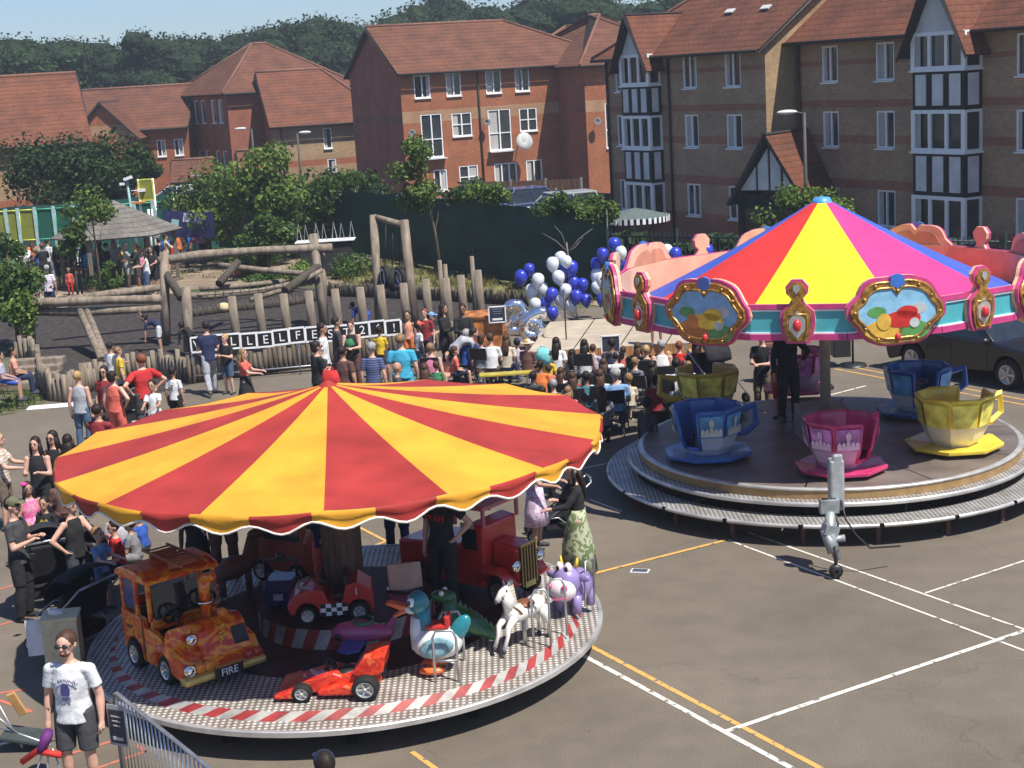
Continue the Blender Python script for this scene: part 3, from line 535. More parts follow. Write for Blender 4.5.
# ------------------------------------------------------------ fences
windm=M('green_windscreen',(.010,.05,.036),.7,var=.35,scale=.5,stretch=(1,1,3),bump=.6,bscale=3); tealm=M('teal_windscreen',(.02,.09,.08),.7,var=.25,scale=.6,bump=.5,bscale=3); dkpost=M('dark_green_post',(.02,.035,.03),.5)
def windfence(label,pts,h,m,step=2.6,group='green screened fence runs'):
    o0=pts[0]; t=thing('screen_fence',label,'fence',o0,0,group); b=MB(); posts=[]; V=[]
    for a,c in zip(pts[:-1],pts[1:]):
        L=(c-a).length; n=max(1,round(L/step))
        for k in range(n):
            posts.append(a+(c-a)*(k/n)-o0)
            for j in range(4): V.append(a+(c-a)*((k+j/4)/n)-o0)
    V.append(pts[-1]-o0); posts.append(pts[-1]-o0); r=random.Random(len(V)); vs=[];nz=6
    for i,p in enumerate(V):
        for j in range(nz): vs.append((p.x+r.uniform(-.03,.03),p.y-.05+r.uniform(-.07,.07)*(0<j<nz-1),.05+(h-.05)*j/(nz-1)-(.05 if j==nz-1 and i%4 in(2,) else 0)))
    b.add(vs,[(i*nz+j,(i+1)*nz+j,(i+1)*nz+j+1,i*nz+j+1) for i in range(len(V)-1) for j in range(nz-1)],0,True); b.build('screen',m,t)
    for p in posts: q=MB(); q.tube(p+Vector((0,.03,0)),p+Vector((0,.03,h+.12)),.035,n=6); q.build('post',dkpost,t)
    return t
windfence('teal screened fence behind the sports cage at the far left',[gp(-60,67),gp(20,65.5),gp(215,68)],2.6,tealm)
windfence('long dark green screened fence between the playground and the car park',[gp(215,68),gp(330,63),gp(412,57.5),gp(514,50.4),gp(606,45.5)],2.65,windm)
rail=thing('black_railing','tall black metal railing with hedge behind, right of the green fence','fence',gp(606,45.5)); o0=gp(606,45.5); e=gp(1120,37); L=(e-o0).length; d=(e-o0).normalized(); b=MB()
for z in (.25,2.0): b.tube(Vector((0,0,z)),d*L+Vector((0,0,z)),.03,n=4)
for k in range(int(L/.14)): p=d*(k*.14); b.box(p+Vector((0,0,1.08)),(.025,.025,2.1))
b.build('bars',dkpost,rail)
for k in range(0,int(L/2.4)): q=MB(); q.box(d*k*2.4+Vector((0,0,1.1)),(.08,.08,2.3)); q.build('post',dkpost,rail)
hb=MB(); r_=random.Random(5)
for i in range(9000):
    k=r_.uniform(0,L); p=o0+d*k+Vector((0,r_.uniform(.5,1.4),r_.uniform(0,1.75+.2*math.sin(k*2)))); nn=Vector((r_.gauss(0,1),-1,r_.gauss(0,1)+.4)).normalized(); t=nn.orthogonal(); w=nn.cross(t); s=r_.uniform(.1,.22); hb.add([p-t*s,p+w*s*.7,p+t*s,p-w*s*.7],[(0,1,2,3)])
me=nomesh_recalc(hb,'hedge'); me.materials.append(lfD); o=bpy.data.objects.new('hedge',me); C.objects.link(o); tag(o,'dark clipped hedge behind the black railing below the brown blocks','hedge')
def boardfence(label,a,b_,h,m,panel=1.8,z0=0):
    t=thing('board_fence',label,'fence',a); d=(b_-a); L=d.length; d.normalize(); n=round(L/panel); ang=math.atan2(d.y,d.x)
    t.rotation_euler[2]=ang
    for k in range(n+1): q=MB(); q.box((k*L/n,0,h/2),(.1,.1,h+.08)); q.build('post',M('concrete_post',(.26,.25,.22),.9),t)
    for k in range(n):
        q=MB()
        for j in range(12): q.box(((k+(j+.5)/12)*L/n,-.02-(j%2)*.015,h/2),(L/n/12*1.02,.02,h-.06))
        q.build('panel',m,t)
fw=wood('fence_board',(.17,.09,.06)); boardfence('brown board fence in front of the orange brick block',gp(478,76),gp(582,74),1.75,fw); boardfence('dark board fence in front of the orange wing, right of the silver car',gp(556,70),gp(612,66),1.6,wood('fence_board_dark',(.05,.035,.03)))
boardfence('grey panel fence at the foot of the dark blank gable',gp(364,76),gp(402,77),1.3,M('grey_panel',(.2,.2,.2),.9),2.6); boardfence('short brown fence behind the slim tree',gp(402,77),gp(478,76),1.0,fw)
# ------------------------------------------------------------ sports cage
cg=M('cage_green',(.05,.35,.2),.5); cy=M('cage_yellow',(.55,.55,.06),.5); cyp=M('cage_yellow_mesh',(.2,.21,.035),.8); cgp=M('cage_green_mesh',(.012,.09,.06),.8); cpost=M('cage_post',(.38,.5,.5),.5)
cage=thing('sports_cage','green and yellow framed ball court fence with pale posts beyond the gazebo','fence',gp(-20,63)); o0=gp(-20,63)
xs=[-20,4,16,33,52,72,92,112,133,152,172,192]
for i,(a,c) in enumerate(zip(xs[:-1],xs[1:])):
    A=gp(a,63)-o0;B=gp(c,63)-o0; yl=a in(-20,4,16,172); d=(B-A); h=1.15 if a<172 else 1.35
    if a==4: h=1.15
    b=MB()
    for z in (.25,h+.35): b.tube(A+Vector((0,0,z+1.1)),B+Vector((0,0,z+1.1)),.035,n=5)
    for q in (A+d*.08,B-d*.08): b.tube(q+Vector((0,0,1.35)),q+Vector((0,0,h+1.45)),.03,n=5)
    b.build('panel_frame',cy if yl else cg,cage); b=MB(); b.box((A+B)/2+Vector((0,.03,1.4+h/2)),(d.length*.84,.02,h)); b.build('panel',cyp if yl else cgp,cage)
for a in xs: b=MB(); p=gp(a,63)-o0; b.box(p+Vector((0,0,1.35)),(.13,.1,2.7)); b.build('post',cpost,cage)
bt=thing('basketball_tower','yellow basketball backboard on tall white posts above the ball court fence','basketball hoop',gp(148,62)); b=MB()
for x in (-.35,.3): b.tube((x,0,0),(x*.9,0,3.65),.05,n=6)
b.tube((-.1,.1,0),(-.05,.1,2.4),.05,n=6); b.tube((.1,.1,0),(.1,.1,2.4),.05,n=6)
b.build('post',white,bt); b=MB(); b.box((-.03,0,3.2),(.5,.04,.8)); b.build('backboard',cyp,bt); b=MB(); 
for z in(2.78,3.62): b.box((-.03,0,z),(.62,.07,.06))
for x in (-.31,.26): b.box((x,-.01,3.2),(.07,.07,.8))
b.build('backboard_frame',cy,bt); b=MB(); b.box((-.35,-.2,2.72),(.5,.5,.06)); b.build('ledge',M('ledge_orange',(.5,.2,.06),.6),bt)
lp=thing('camera_pole','teal pole carrying two small white cameras left of the yellow backboard','pole',gp(132,62)); b=MB(); b.tube((0,0,0),(-.12,0,3.7),.055,n=6); b.build('pole',M('pole_teal',(.2,.38,.38),.5),lp); b=MB(); b.box((-.05,-.1,3.72),(.35,.14,.12),rot=(0,-15,0)); b.build('camera_head',white,lp); b=MB(); b.box((-.3,-.1,3.5),(.2,.12,.1)); b.build('camera_head',white,lp); b=MB(); b.box((.45,-.1,3.2),(.3,.14,.12)); b.tube((0,0,3.2),(.4,-.1,3.2),.02); b.build('camera_head',white,lp)
# tarp on fence
tp=MB(); A=gp(161,60.5);B=gp(212,58.5); n=14; vs=[]
for i in range(n+1):
    q=A+(B-A)*(i/n)
    for j in range(7): vs.append((q.x,q.y-.15*j/6+.07*math.sin(i*1.7+j*.8),2.45-.04*abs(math.sin(i*.9))-j*.17))
tp.add(vs,[(i*7+j,(i+1)*7+j,(i+1)*7+j+1,i*7+j+1) for i in range(n) for j in range(6)],0,True); tpo=tag(tp.build('tarpaulin',M('tarp_navy',(.04,.035,.13),.5,var=.25,scale=2)),'navy blue tarpaulin with pale patches hung on the ball court fence','tarpaulin')
for k,(x,z,c) in enumerate([(.25,1.95,(.3,.5,.45)),(.5,2.2,(.5,.5,.6)),(.72,2.15,(.2,.2,.4))]): q=A+(B-A)*x; b=MB(); b.prism([(-.18,-.16),(.14,-.2),(.2,.12),(-.1,.18)],-.01,.01,0,'xz',Matrix.Translation((q.x,q.y-.2,z))); b.build('patch',M('patch%d'%k,c,.7),tpo)
# ------------------------------------------------------------ gazebo
gz=thing('gazebo','wooden gazebo with six sided grey shingle roof in the school garden','gazebo',gp(113,57),.25); gw=wood('gazebo_timber',(.16,.125,.095)); sh=tiles('shingle',(.2,.185,.165),(.12,.11,.1),.16); Rg=2.45
b=MB(); ap=(0,0,3.2)
for k in range(6):
    a,c=vec(k*PI/3,Rg,1.95),vec((k+1)*PI/3,Rg,1.95); slab(b,[a,c,Vector(ap)],.06)
b.build('roof',sh,gz)
for k in range(6):
    b=MB(); p=vec(k*PI/3,2.1); b.box(p+Vector((0,0,1.0)),(.15,.15,2.0)); b.build('post',gw,gz)
for k in (2,3,4):
    b=MB(); a,c=vec(k*PI/3,2.1),vec((k+1)*PI/3,2.1)
    if k==4: continue
    for z in (.15,.85): b.tube(a+Vector((0,0,z)),c+Vector((0,0,z)),.04,n=4)
    for j in range(1,9): q=a+(c-a)*j/9; b.tube(q+Vector((0,0,.15)),q+Vector((0,0,.85)),.025,n=4)
    b.build('railing',gw,gz)
b=MB(); b.lathe([(0,.06),(2.3,.06),(2.3,0)],6,sm=False); b.build('floor',gw,gz)
# ------------------------------------------------------------ log playground
lw=wood('weathered_log',(.23,.185,.14),.9,(5,5,1.0)); lwd=wood('dark_log',(.085,.07,.055),.9); lwm=wood('mid_log',(.14,.11,.085),.9,(7,7,.8))
def log(b,pts,r,mi=0):
    q=[P(*p) for p in pts]; b.path(q,[r*(1+.12*math.sin(i*2.1)) for i in range(len(q))],9,mi)
fr=thing('log_climbing_frame','weathered log climbing frame with crossed beams and rope net in the playground','climbing frame',gp(165,43)); off=-Vector(fr.location)
def lpart(name,pts,r,m=None):
    b=MB(); log(b,pts,r); b.v=[tuple(Vector(v)+off) for v in b.v]; b.build(name,m or lw,fr)
lpart('top_beam',[(158,261,43),(200,255,43.4),(250,251,43.8),(300,249,44.2),(332,248,44.4)],.13)
for a in ([(164,252,43),(166,342,43)],[(186,287,41),(189,352,41)],[(313,234,44.3),(325,330,44.3)],[(320,245,44.7),(324,325,44.7)],[(30,303,43),(31,345,43)]): lpart('post',a,.13)
lpart('beam',[(18,303,43),(60,302,43),(110,300,43),(165,299,43)],.13); lpart('beam',[(18,311,43.2),(80,312,43.2),(165,308,43)],.12); lpart('beam',[(60,301,44.5),(110,294,45),(165,287,45.5)],.12)
lpart('beam',[(186,296,43.4),(210,296,43.6),(260,291,44),(318,279,44.4)],.10); lpart('beam',[(200,289,45),(240,286,45.5),(285,281,46)],.08); lpart('beam',[(219,265,46),(260,270,46),(312,274,45)],.09); lpart('beam',[(250,300,43),(290,288,43.6),(322,270,44)],.07)
lpart('strut',[(166,274,43),(182,298,42.5)],.12,lwd); lpart('strut',[(238,262,45.5),(219,284,44.5)],.11,lwd); lpart('strut',[(318,266,44.3),(285,291,43)],.12,lwd); lpart('strut',[(80,311,43),(102,360,41)],.1); lpart('strut',[(87,311,43),(108,362,41)],.09)
b=MB()
for i in range(14): # rope net
    t_=i/13; a=P(190+t_*110,293-t_*12,43.6); c=P(190+t_*110,303-t_*8,43.2); b.path([a,(a+c)/2+Vector((0,0,-.05)),c],.012,4)
for k in range(3): b.path([P(190+j*11,296+k*3-j*1.15+1.5*math.sin(j*.3),43.4) for j in range(11)],.014,4)
b.v=[tuple(Vector(v)+off) for v in b.v]; b.build('rope_net',M('rope',(.05,.045,.04),.9),fr)
# upright log posts in a row
ps=[(236,298,361),(262,295,358),(287,295,356),(312,292,353),(338,290,350),(363,288,348),(383,286,346),(406,284,344),(428,280,341),(448,279,340),(463,276,338),(480,271,337)]
for k,(x,yt,yb) in enumerate(ps):
    p=G(x+2,yb-6); h=(yb-6-yt)/1511*(p-CP).length*1.02; b=MB(); b.path([(0,0,-.1),(0,0,h*.5),(-.02,0,h)],[.125,.12,.11],10); lb=f'upright log post behind the letter cards, {["leftmost","second from left","third from left","fourth from left","fifth from left","left of the blue child","right beside the blue child","sixth from right","fourth from right","third from right","second from right","rightmost and tallest"][k]} of the row'
    tag(b.build('log_post',lw,loc=p),lb,'post','row of upright log posts')
for x,yt,yb,lb in ((441,260,325,'thin tall pole between the log posts right of the tyre swing'),(473,256,322,'thin tall pole near the right end of the log posts'),(446,264,323,'second thin pole close behind the first by the tyre swing')):
    p=G(x+3,yb); h=(yb-yt)/1511*(p-CP).length; b=MB(); b.tube((0,0,-.1),(0,0,h),.075,.06,n=8); tag(b.build('wooden_pole',lw,loc=p),lb,'post')
# palisade runs (a wall of small logs each)
def palisade(label,pxs,h,r,seed,m=lw):
    rr=random.Random(seed); pts=[G(*p) for p in pxs]; o0=pts[0]; b=MB()
    for a,c in zip(pts[:-1],pts[1:]):
        L=(c-a).length; n=max(1,int(L/(r*1.95)))
        for k in range(n): p=a+(c-a)*(k/n)-o0; hh=h*rr.uniform(.72,1.12); b.path([p+Vector((0,0,-.05)),p+Vector((rr.uniform(-.02,.02),0,hh))],[r,r*.92],7)
    tag(b.build('log_palisade',m,loc=o0),label,'log wall')
palisade('low curved wall of upright logs around the left of the playground',[(18,362),(32,362),(40,375),(43,392),(52,401),(66,402),(90,392),(120,380),(160,378),(190,382)],.72,.065,1)
palisade('low wall of upright logs behind the letter cards',[(190,384),(232,378),(300,369),(400,357),(470,346)],.66,.06,2,lwm)
palisade('jagged row of thin logs at the back of the playground',[(322,296),(380,298),(440,301),(490,304),(530,306)],.45,.035,3,lwd)
palisade('thin log edging around the climbing frame net',[(186,318),(230,312),(290,306),(322,300)],.28,.03,4,lwd)
# log steps at left edge
st=thing('log_steps','weathered timber steps at the left playground edge','steps',G(25,390)); 
for k in range(4): b=MB(); b.box((.1,.35*k,.12+.13*k),(1.3,.34,.2+.13*0),rot=(0,0,4)); b.build('step',lw,st,bevel=.02)
b=MB(); b.lathe([(0,.42),(.34,.42),(.36,.36),(.36,0)],16); tag(b.build('log_stump',lw,loc=G(29,378)),'pale sawn log stump beside the timber steps','stump')
# tyre swing
ts=thing('tyre_swing','tall log gateway with black and white tyres hung between its posts','swing',G(378,330)); off=-Vector(ts.location)
def tpart(nm,pts,r): b=MB(); log(b,pts,r); b.v=[tuple(Vector(v)+off) for v in b.v]; b.build(nm,lw,ts)
tpart('post',[(373.5,215,43.5),(380,334,43.5)],.12); tpart('post',[(404,220,43),(415,330,43)],.13); tpart('crossbeam',[(375,217,43.5),(403,225,43)],.09)
for k,(x,y,a) in enumerate([(386,277,20),(393,280,-10),(400,278,35)]):
    b=MB(); q=P(x,y,43.2)+off; T=Matrix.Translation(q)@Matrix.Rotation(R(a),4,'Z')@Matrix.Rotation(R(90),4,'Y'); b.lathe([(.17,-.09),(.3,-.1),(.34,-.06),(.34,.06),(.3,.1),(.17,.09),(.17,-.09)],20,T=T); o=b.build('tyre',rubber,ts)
    b=MB(); b.lathe([(.172,-.06),(.165,0),(.172,.06)],20,T=T); b.lathe([(.2,-.104),(.25,-.106)],20,T=T); b.build('tyre_wall',white,o); b=MB(); b.tube(q+Vector((0,0,.3)),P(x,221,43.2)+off,.012,n=4); b.build('rope',black,ts)
# metal rail with letter cards
ra=G(195,384); rb=G(404,365); dv=rb-ra; L=dv.length; ang=math.atan2(dv.y,dv.x); rl=thing('metal_rail','low galvanised rail along the playground edge carrying the letter cards','rail',ra,ang); b=MB()
for z in (.2,1.13): b.tube((0,0,z),(L,0,z),.02,n=6)
b.build('rail_bar',steel,rl)
for k in range(5): b=MB(); b.tube((L*k/4,0,0),(L*k/4,0,1.13),.022,n=6); b.build('post',steel,rl)
cardb=M('card_black',(.015,.015,.017),.6); letters='WILLELFEST26!'; ordn=['first','second','third','fourth','fifth','sixth','seventh','eighth','ninth','tenth','eleventh','twelfth','last']
for i,ch in enumerate(letters):
    w=L/13; z=.78+.02*math.sin(i*1.3); c=thing('letter_card',f'white framed black card with {"letter "+ch if ch.isalpha() else ("number "+ch if ch.isdigit() else "an exclamation mark")}, {ordn[i]} card along the rail','sign',ra+dv*((i+.5)/13)+Vector((math.sin(ang)*.05,-math.cos(ang)*.05,z)),ang+rnd.uniform(-.03,.03),'letter cards on the rail')
    c.rotation_euler[1]=rnd.uniform(-.03,.03)
    b=MB(); b.box((0,0,.2),(w*.94,.02,.34)); b.build('panel',cardb,c); b=MB()
    for zz in (.02,.38): b.box((0,-.012,zz),(w*.98,.02,.045))
    for xx in (-w*.47,w*.47): b.box((xx,-.014,.2),(.035,.02,.32))
    b.build('frame',white,c); text(ch,.3,white,c,(.02,-.022,.19),(90,0,0),.004,'letter')
# upturned white tables
ut=thing('upturned_table','white folding table lying upside down with thin metal legs in the air','table',gp(322,56)); b=MB(); b.box((0,0,1.3),(2.2,.8,.05)); b.build('tabletop',white,ut,bevel=.01)
for k in range(7):
    x=-1.0+k*.33; b=MB(); b.path([(x-.09,(-1)**k*.25,1.33),(x,(-1)**k*.25,1.95),(x+.09,(-1)**k*.25,1.33)],.018,5); b.build('leg',M('leg_grey',(.5,.5,.5),.5),ut)
b=MB(); b.box((0,0,.62),(1.9,.6,1.2)); tag(b.build('dark_crate',M('crate_dark',(.03,.03,.028),.8),loc=gp(322,56),bevel=.02),'dark crate under the upturned white table','crate')
b=MB(); b.prism([(-.42,.02),(.42,.02),(.36,.05),(.5,.42),(.46,.45),(-.46,.45),(-.5,.42),(-.36,.05)],-.25,.25); b.box((0,0,.47),(1.05,.62,.05)); tag(b.build('orange_tub',M('tub_orange',(.6,.12,.03),.5),loc=gp(238,57.5),bevel=.02),'orange plastic tub on the lawn','tub')
bw=thing('water_tray','long blue plastic water tray on the lawn behind the gazebo','tray',G(182,255),.25); b=MB(); b.prism([(-.75,.45),(.75,.6),(.8,.75),(-.85,.62)],-.4,.4); b.build('tray',M('tray_blue',(.02,.13,.55),.4),bw)
for x in(-.6,.6): b=MB(); b.box((x,0,.25),(.08,.7,.5)); b.build('leg',white,bw)
for x,y,lb in ((213,322-80,'tan paper bag'),): pass
b=MB(); b.ell((0,0,.16),(.22,.2,.16)); tag(b.build('straw_hat',M('straw',(.55,.45,.25),.9),loc=gp(213,48)),'pale round sun hat lying beside the grass near the log net','hat')
# posters & paper on ground
for x,y,w,h,m,lb in ((52,406.5,1.1,.45,white,'white sheet of paper lying on the yard left of the blonde woman'),): b=MB(); b.box((0,0,.01),(w,h,.008)); tag(b.build('paper',m,loc=G(x,y),rz=.1),lb,'paper')
pc=thing('photo_card','small dark picture card with white edge lying on the asphalt','card',G(640,571),-.3); b=MB(); b.box((0,0,.004),(.26,.16,.006)); b.build('card_edge',white,pc); b=MB(); b.box((0,0,.009),(.22,.12,.004)); b.build('picture',M('card_picture',(.06,.07,.09),.4),pc)
def lamp(label,p,h,arm=.5):
    t=thing('street_lamp',label,'street lamp',p); b=MB(); b.tube((0,0,0),(0,0,h),.08,.05,n=8); b.tube((0,0,h-.05),(-arm,0,h+.05),.035,n=6); b.build('post',M('lamp_post',(.08,.075,.07),.6),t); b=MB(); b.ell((-arm-.2,0,h+.04),(.34,.12,.08)); b.build('lamp_head',M('lamp_head_mat',(.6,.6,.58),.4),t)
lamp('tall street lamp beside the entrance porch of the brown blocks',gp(806,49),P(800,112,49).z,.35); q=P(300,133,80); lamp('dark street lamp with long white head before the tan house',gp(303,80),q.z,-.6); q=P(258,128,84); lamp('street lamp rising from the bushy trees left of the tan house',gp(258,84),q.z,.4)
ps_=thing('parasol','open parasol with white scalloped fringe just behind the dark fence','parasol',gp(634,48.2)); b=MB(); b.lathe([(0,2.55),(.5,2.45),(1.1,2.28)],12,sm=False); b.build('canopy',M('parasol_top',(.1,.13,.12),.8),ps_); b=MB()
for k in range(36): a=k*PI/18; q=vec(a,1.11,2.2); b.box(q,(.1,.012,.18),rot=(0,0,math.degrees(a)+90))
b.build('fringe',white,ps_); b=MB(); b.tube((0,0,0),(0,0,2.5),.025); b.build('pole',steel,ps_)
# ------------------------------------------------------------ cars
def wheel(parent,x,y,r,side,w=.2,spokes=5,name='wheel',rimm=None,dz=0):
    T=Matrix.Translation((x,y,r+dz))@Matrix.Rotation(R(-90*side),4,'X'); b=MB(); b.lathe([(r*.62,w*.5),(r*.93,w*.5),(r,w*.32),(r,-w*.4),(r*.9,-w*.5),(r*.62,-w*.5)],26,T=T); o=b.build(name,rubber,parent)
    b=MB(); b.lathe([(r*.64,w*.5),(r*.6,w*.52),(r*.56,w*.3),(r*.1,w*.3)],24,T=T); b.lathe([(.001,w*.5),(r*.14,w*.48),(r*.16,w*.3)],12,T=T)
    for k in range(spokes): a=2*PI*k/spokes; b.box((math.cos(a)*r*.34,math.sin(a)*r*.34,w*.42),(r*.5,r*.15,w*.1),rot=(0,0,math.degrees(a)),T=T)
    b.build('rim',rimm or alu,o); return o
def car(label,p,rz,paint_,L=4.3,Wd=1.78,H=1.45,group=None,suv=False):
    t=thing('parked_car',label,'car',p,rz,group); h=L/2; x1=-.62*h;x2=.60*h; wr_=.32
    def arch(cx): return [(cx+math.cos(a)*.38,.32+math.sin(a)*.38) for a in [PI*(1-k/8) for k in range(9)]]
    low=[(-h+.05,.35),(-h,.55),(-h+.03,.85),(-h+.18,.98),(-.55*h,1.0),(.35*h,.95),(.8*h,.86),(h-.1,.72),(h,.5),(h-.05,.25)]
    bot=[(x2+.38,.2)]+list(reversed(arch(x2)))+[(x1+.38,.2)]+list(reversed(arch(x1)))+[(-h+.1,.22)]
    b=MB(); b.prism(low+bot,-Wd/2,Wd/2); body=b.build('body',paint_,t,bevel=.06,seg=3)
    rb,rf=(-.80*h,-.62*h) if suv else (-.86*h,-.5*h); b=MB(); zb=.93; T_=H
    bot_=[(rb,-Wd*.46),(.42*h,-Wd*.46),(.42*h,Wd*.46),(rb,Wd*.46)]; top=[(rf,-Wd*.36),(.10*h,-Wd*.36),(.10*h,Wd*.36),(rf,Wd*.36)]
    b.add([(x,y,zb) for x,y in bot_]+[(x,y,T_-.03) for x,y in top],[(0,1,5,4),(1,2,6,5),(2,3,7,6),(3,0,4,7),(4,5,6,7)]); b.build('window',darkglass,t,bevel=.03)
    b=MB(); b.box(((rf+.10*h)/2,0,T_-.01),(.10*h-rf+.16,Wd*.74,.06)); 
    for s in (-1,1):
        for (xa,xb) in ((rb+.03,rf),(.42*h-.03,.10*h)): b.tube((xa,s*Wd*.455,zb),(xb,s*Wd*.365,T_-.02),.035,n=5)
        b.tube((-.25*h,s*Wd*.462,zb),(-.22*h,s*Wd*.37,T_-.02),.03,n=5)
    b.build('roof',paint_,t,bevel=.025)
    for s in (-1,1):
        for x in (x1,x2): wheel(t,x,s*(Wd/2-.09),wr_,s)
        b=MB(); b.ell((.36*h,s*(Wd/2+.08),.98),(.1,.11,.075)); b.build('mirror',paint_,t)
        b=MB(); b.ell((h-.16,s*Wd*.36,.64),(.16,.2,.09)); b.build('headlight',M('lamp_glass',(.6,.62,.65),.1,var=.05),t); b=MB(); b.box((-h+.04,s*Wd*.38,.78),(.1,.25,.16)); b.build('tail_light',redp,t,bevel=.02)
        b=MB()
        for x in (-.1*h,.36*h): b.box((x,s*(Wd/2+.002),.62),(.012,.006,.6))
        for x in (-.18*h,.26*h): b.box((x-.1,s*(Wd/2+.012),.82),(.16,.02,.03))
        b.build('door_trim',black,t)
    return t
dk=gloss((.008,.008,.010),'car_dark'); sv=gloss((.36,.38,.38),'car_silver'); bl=gloss((.03,.05,.12),'car_blue')
a=G(908,371);c=G(1019,391); ang=math.atan2((c-a).y,(c-a).x); mid=(a+c)/2; mid.z=0; n_=Vector((-math.sin(ang),math.cos(ang),0)); car('dark grey five door car parked on the road edge behind the teacups',mid+n_*.8,ang,dk)
p=P(556,205,56); car('silver grey estate car in the car park behind the green fence',(p.x,p.y,1.0),R(195),sv,suv=True,H=1.55); p=P(515,205,60); car('dark blue car behind the silver car in the car park',(p.x,p.y,1.0),R(200),bl,H=1.5)
p=P(205,190,88); car('pale car parked by the brick entrance far at the left',(p.x,p.y,0),R(10),sv); p=P(186,186,92); car('white roofed car at the far left, mostly hidden by shrubs',(p.x,p.y,0),R(5),gloss((.5,.5,.52),'car_white'))
# ------------------------------------------------------------ striped carousel
CC=Vector((-2.24,18.05,0)); cr=thing('toy_carousel','round children ride under a red and yellow striped canopy, left foreground','carousel',CC)
fr_=M('canopy_red',(.34,.034,.027),.65,var=.16,scale=1.6,bump=.5,bscale=4); fy_=M('canopy_yellow',(.68,.32,.028),.65,var=.12,scale=1.6,bump=.5,bscale=4); pipew=M('canopy_piping',(.75,.7,.62),.6)
dotm=dotplate('chequer_plate',(.26,.23,.2),(.8,.76,.7),.07,.30,.25); floorm=M('ride_floor_maroon',(.07,.028,.03),.6,var=.3,scale=3); redm=M('stripe_red',(.30,.03,.027),.55,var=.25); under=M('under_dark',(.015,.014,.014),.9)
b=MB(); b.lathe([(2.4,.30),(3.18,.30),(3.2,.31),(3.2,.365),(3.19,.375),(3.15,.375)],96,sm=False)
b.build('rim',alu,cr); b=MB(); b.lathe([(3.15,.372),(2.93,.372)],96,sm=False); b.build('outer_step',dotm,cr)
b=MB(); N_=52; off_=.06
for k in range(N_):
    for j,(u0,u1,mi) in enumerate(((0,.5,0),(.5,1,1))):
        for q in range(3):
            f0=u0+(u1-u0)*q/3;f1=u0+(u1-u0)*(q+1)/3; a0=2*PI*(k+f0)/N_;a1=2*PI*(k+f1)/N_; b.add([vec(a0,2.93,.373),vec(a1,2.93,.373),vec(a1+off_,2.84,.45),vec(a0+off_,2.84,.45)],[(0,1,2,3)],mi)
strg=M('stripe_grey',(.36,.34,.31),.55,.1,var=.2); b.build('striped_riser',[redm,strg],cr)
b=MB(); b.lathe([(2.84,.45),(1.95,.45)],96,sm=False); b.build('outer_floor',dotm,cr); b=MB(); b.lathe([(1.95,.452),(.9,.452)],64,sm=False); b.build('inner_floor',floorm,cr)
b=MB(); N_=22
for k in range(N_):
    for u0,mi in ((0,0),(.5,1)): a0=2*PI*(k+u0)/N_;a1=2*PI*(k+u0+.5)/N_; b.add([vec(a0,1.1,.452),vec(a1,1.1,.452),vec(a1+.1,1.1,.7),vec(a0+.1,1.1,.7)],[(0,1,2,3)],mi)
b.lathe([(1.1,.7),(.2,.7)],44,mi=2,sm=False); b.build('podium',[redm,alu,floorm],cr)
b=MB(); b.lathe([(2.35,0),(2.35,.3)],40); 
for k in range(12): q=vec(k*PI/6+.1,2.7); b.box(q+Vector((0,0,.14)),(.12,.12,.28))
b.build('base',under,cr)
b=MB(); b.lathe([(.25,.7),(.25,2.9),(.32,3.0),(.1,3.4)],8,sm=False); b.build('centre_column',wood('column_brown',(.13,.08,.06)),cr)
a0c=R(-85.5); a0v=R(-87.7); NP=16; sub=4; rim_z=2.8; Rc=3.32; ap=3.46
def canz(r,u): # u in panel 0..1 ; fabric sags between ribs
    t=r/Rc; return ap-(ap-rim_z)*(t**.92)-.035*math.sin(PI*u)*t-.03*math.sin(PI*t)
b=MB(); nr=10
for k in range(NP):
    mi=0 if k%2==0 else 1; vs=[]
    for i in range(nr+1):
        r=.06+(Rc-.06)*i/nr
        for j in range(sub+1):
            u=j/sub; a=a0c+2*PI*(k+u)/NP; rr=r*(1-.012*math.sin(PI*u)*(i/nr)); vs.append((math.cos(a)*rr,math.sin(a)*rr,canz(r,u)))
    b.add(vs,[(i*(sub+1)+j,(i+1)*(sub+1)+j,(i+1)*(sub+1)+j+1,i*(sub+1)+j+1) for i in range(nr) for j in range(sub)],mi,True)
b.build('canopy',[fr_,fy_],cr)
b=MB(); seam=MB(); pts=[]; NV=32; sv_=8; rr_=random.Random(4)
for k in range(NV):
    mi=0 if (k%2==1) else 1
    vs=[]
    for i in range(5):
        for j in range(sv_+1):
            u=j/sv_; a=a0v+2*PI*(k+u)/NV; up=((a-a0c)/(2*PI)*NP)%1; base=canz(Rc,up)+.004; dip=.105+.05*(1-math.cos(2*PI*u))
            rad=Rc*(1-.012*math.sin(PI*up))+.03*math.sin(PI*min(1,i/2))+.012*math.sin(k*2.3+j*1.1)*i/4
            z=base-dip*i/4; vs.append((math.cos(a)*rad,math.sin(a)*rad,z))
            if i==4 and j<sv_: pts.append(vs[-1])
    b.add(vs,[(i*(sv_+1)+j,(i+1)*(sv_+1)+j,(i+1)*(sv_+1)+j+1,i*(sv_+1)+j+1) for i in range(4) for j in range(sv_)],mi,True)
b.build('valance',[fr_,fy_],cr); seam.path(pts,.014,5,closed=True); seam.build('piping',pipew,cr)
for k in range(NP):
    b=MB(); a=a0c+2*PI*k/NP; b.tube(vec(a,.15,3.3),vec(a,Rc-.03,rim_z-.05),.022,n=5); b.build('rib',M('rib_wood',(.12,.1,.08),.7),cr)
b=MB(); b.path([vec(a0c+2*PI*k/NP,Rc-.05,rim_z-.06) for k in range(NP)],.025,5,closed=True); b.build('rim_hoop',steel,cr)
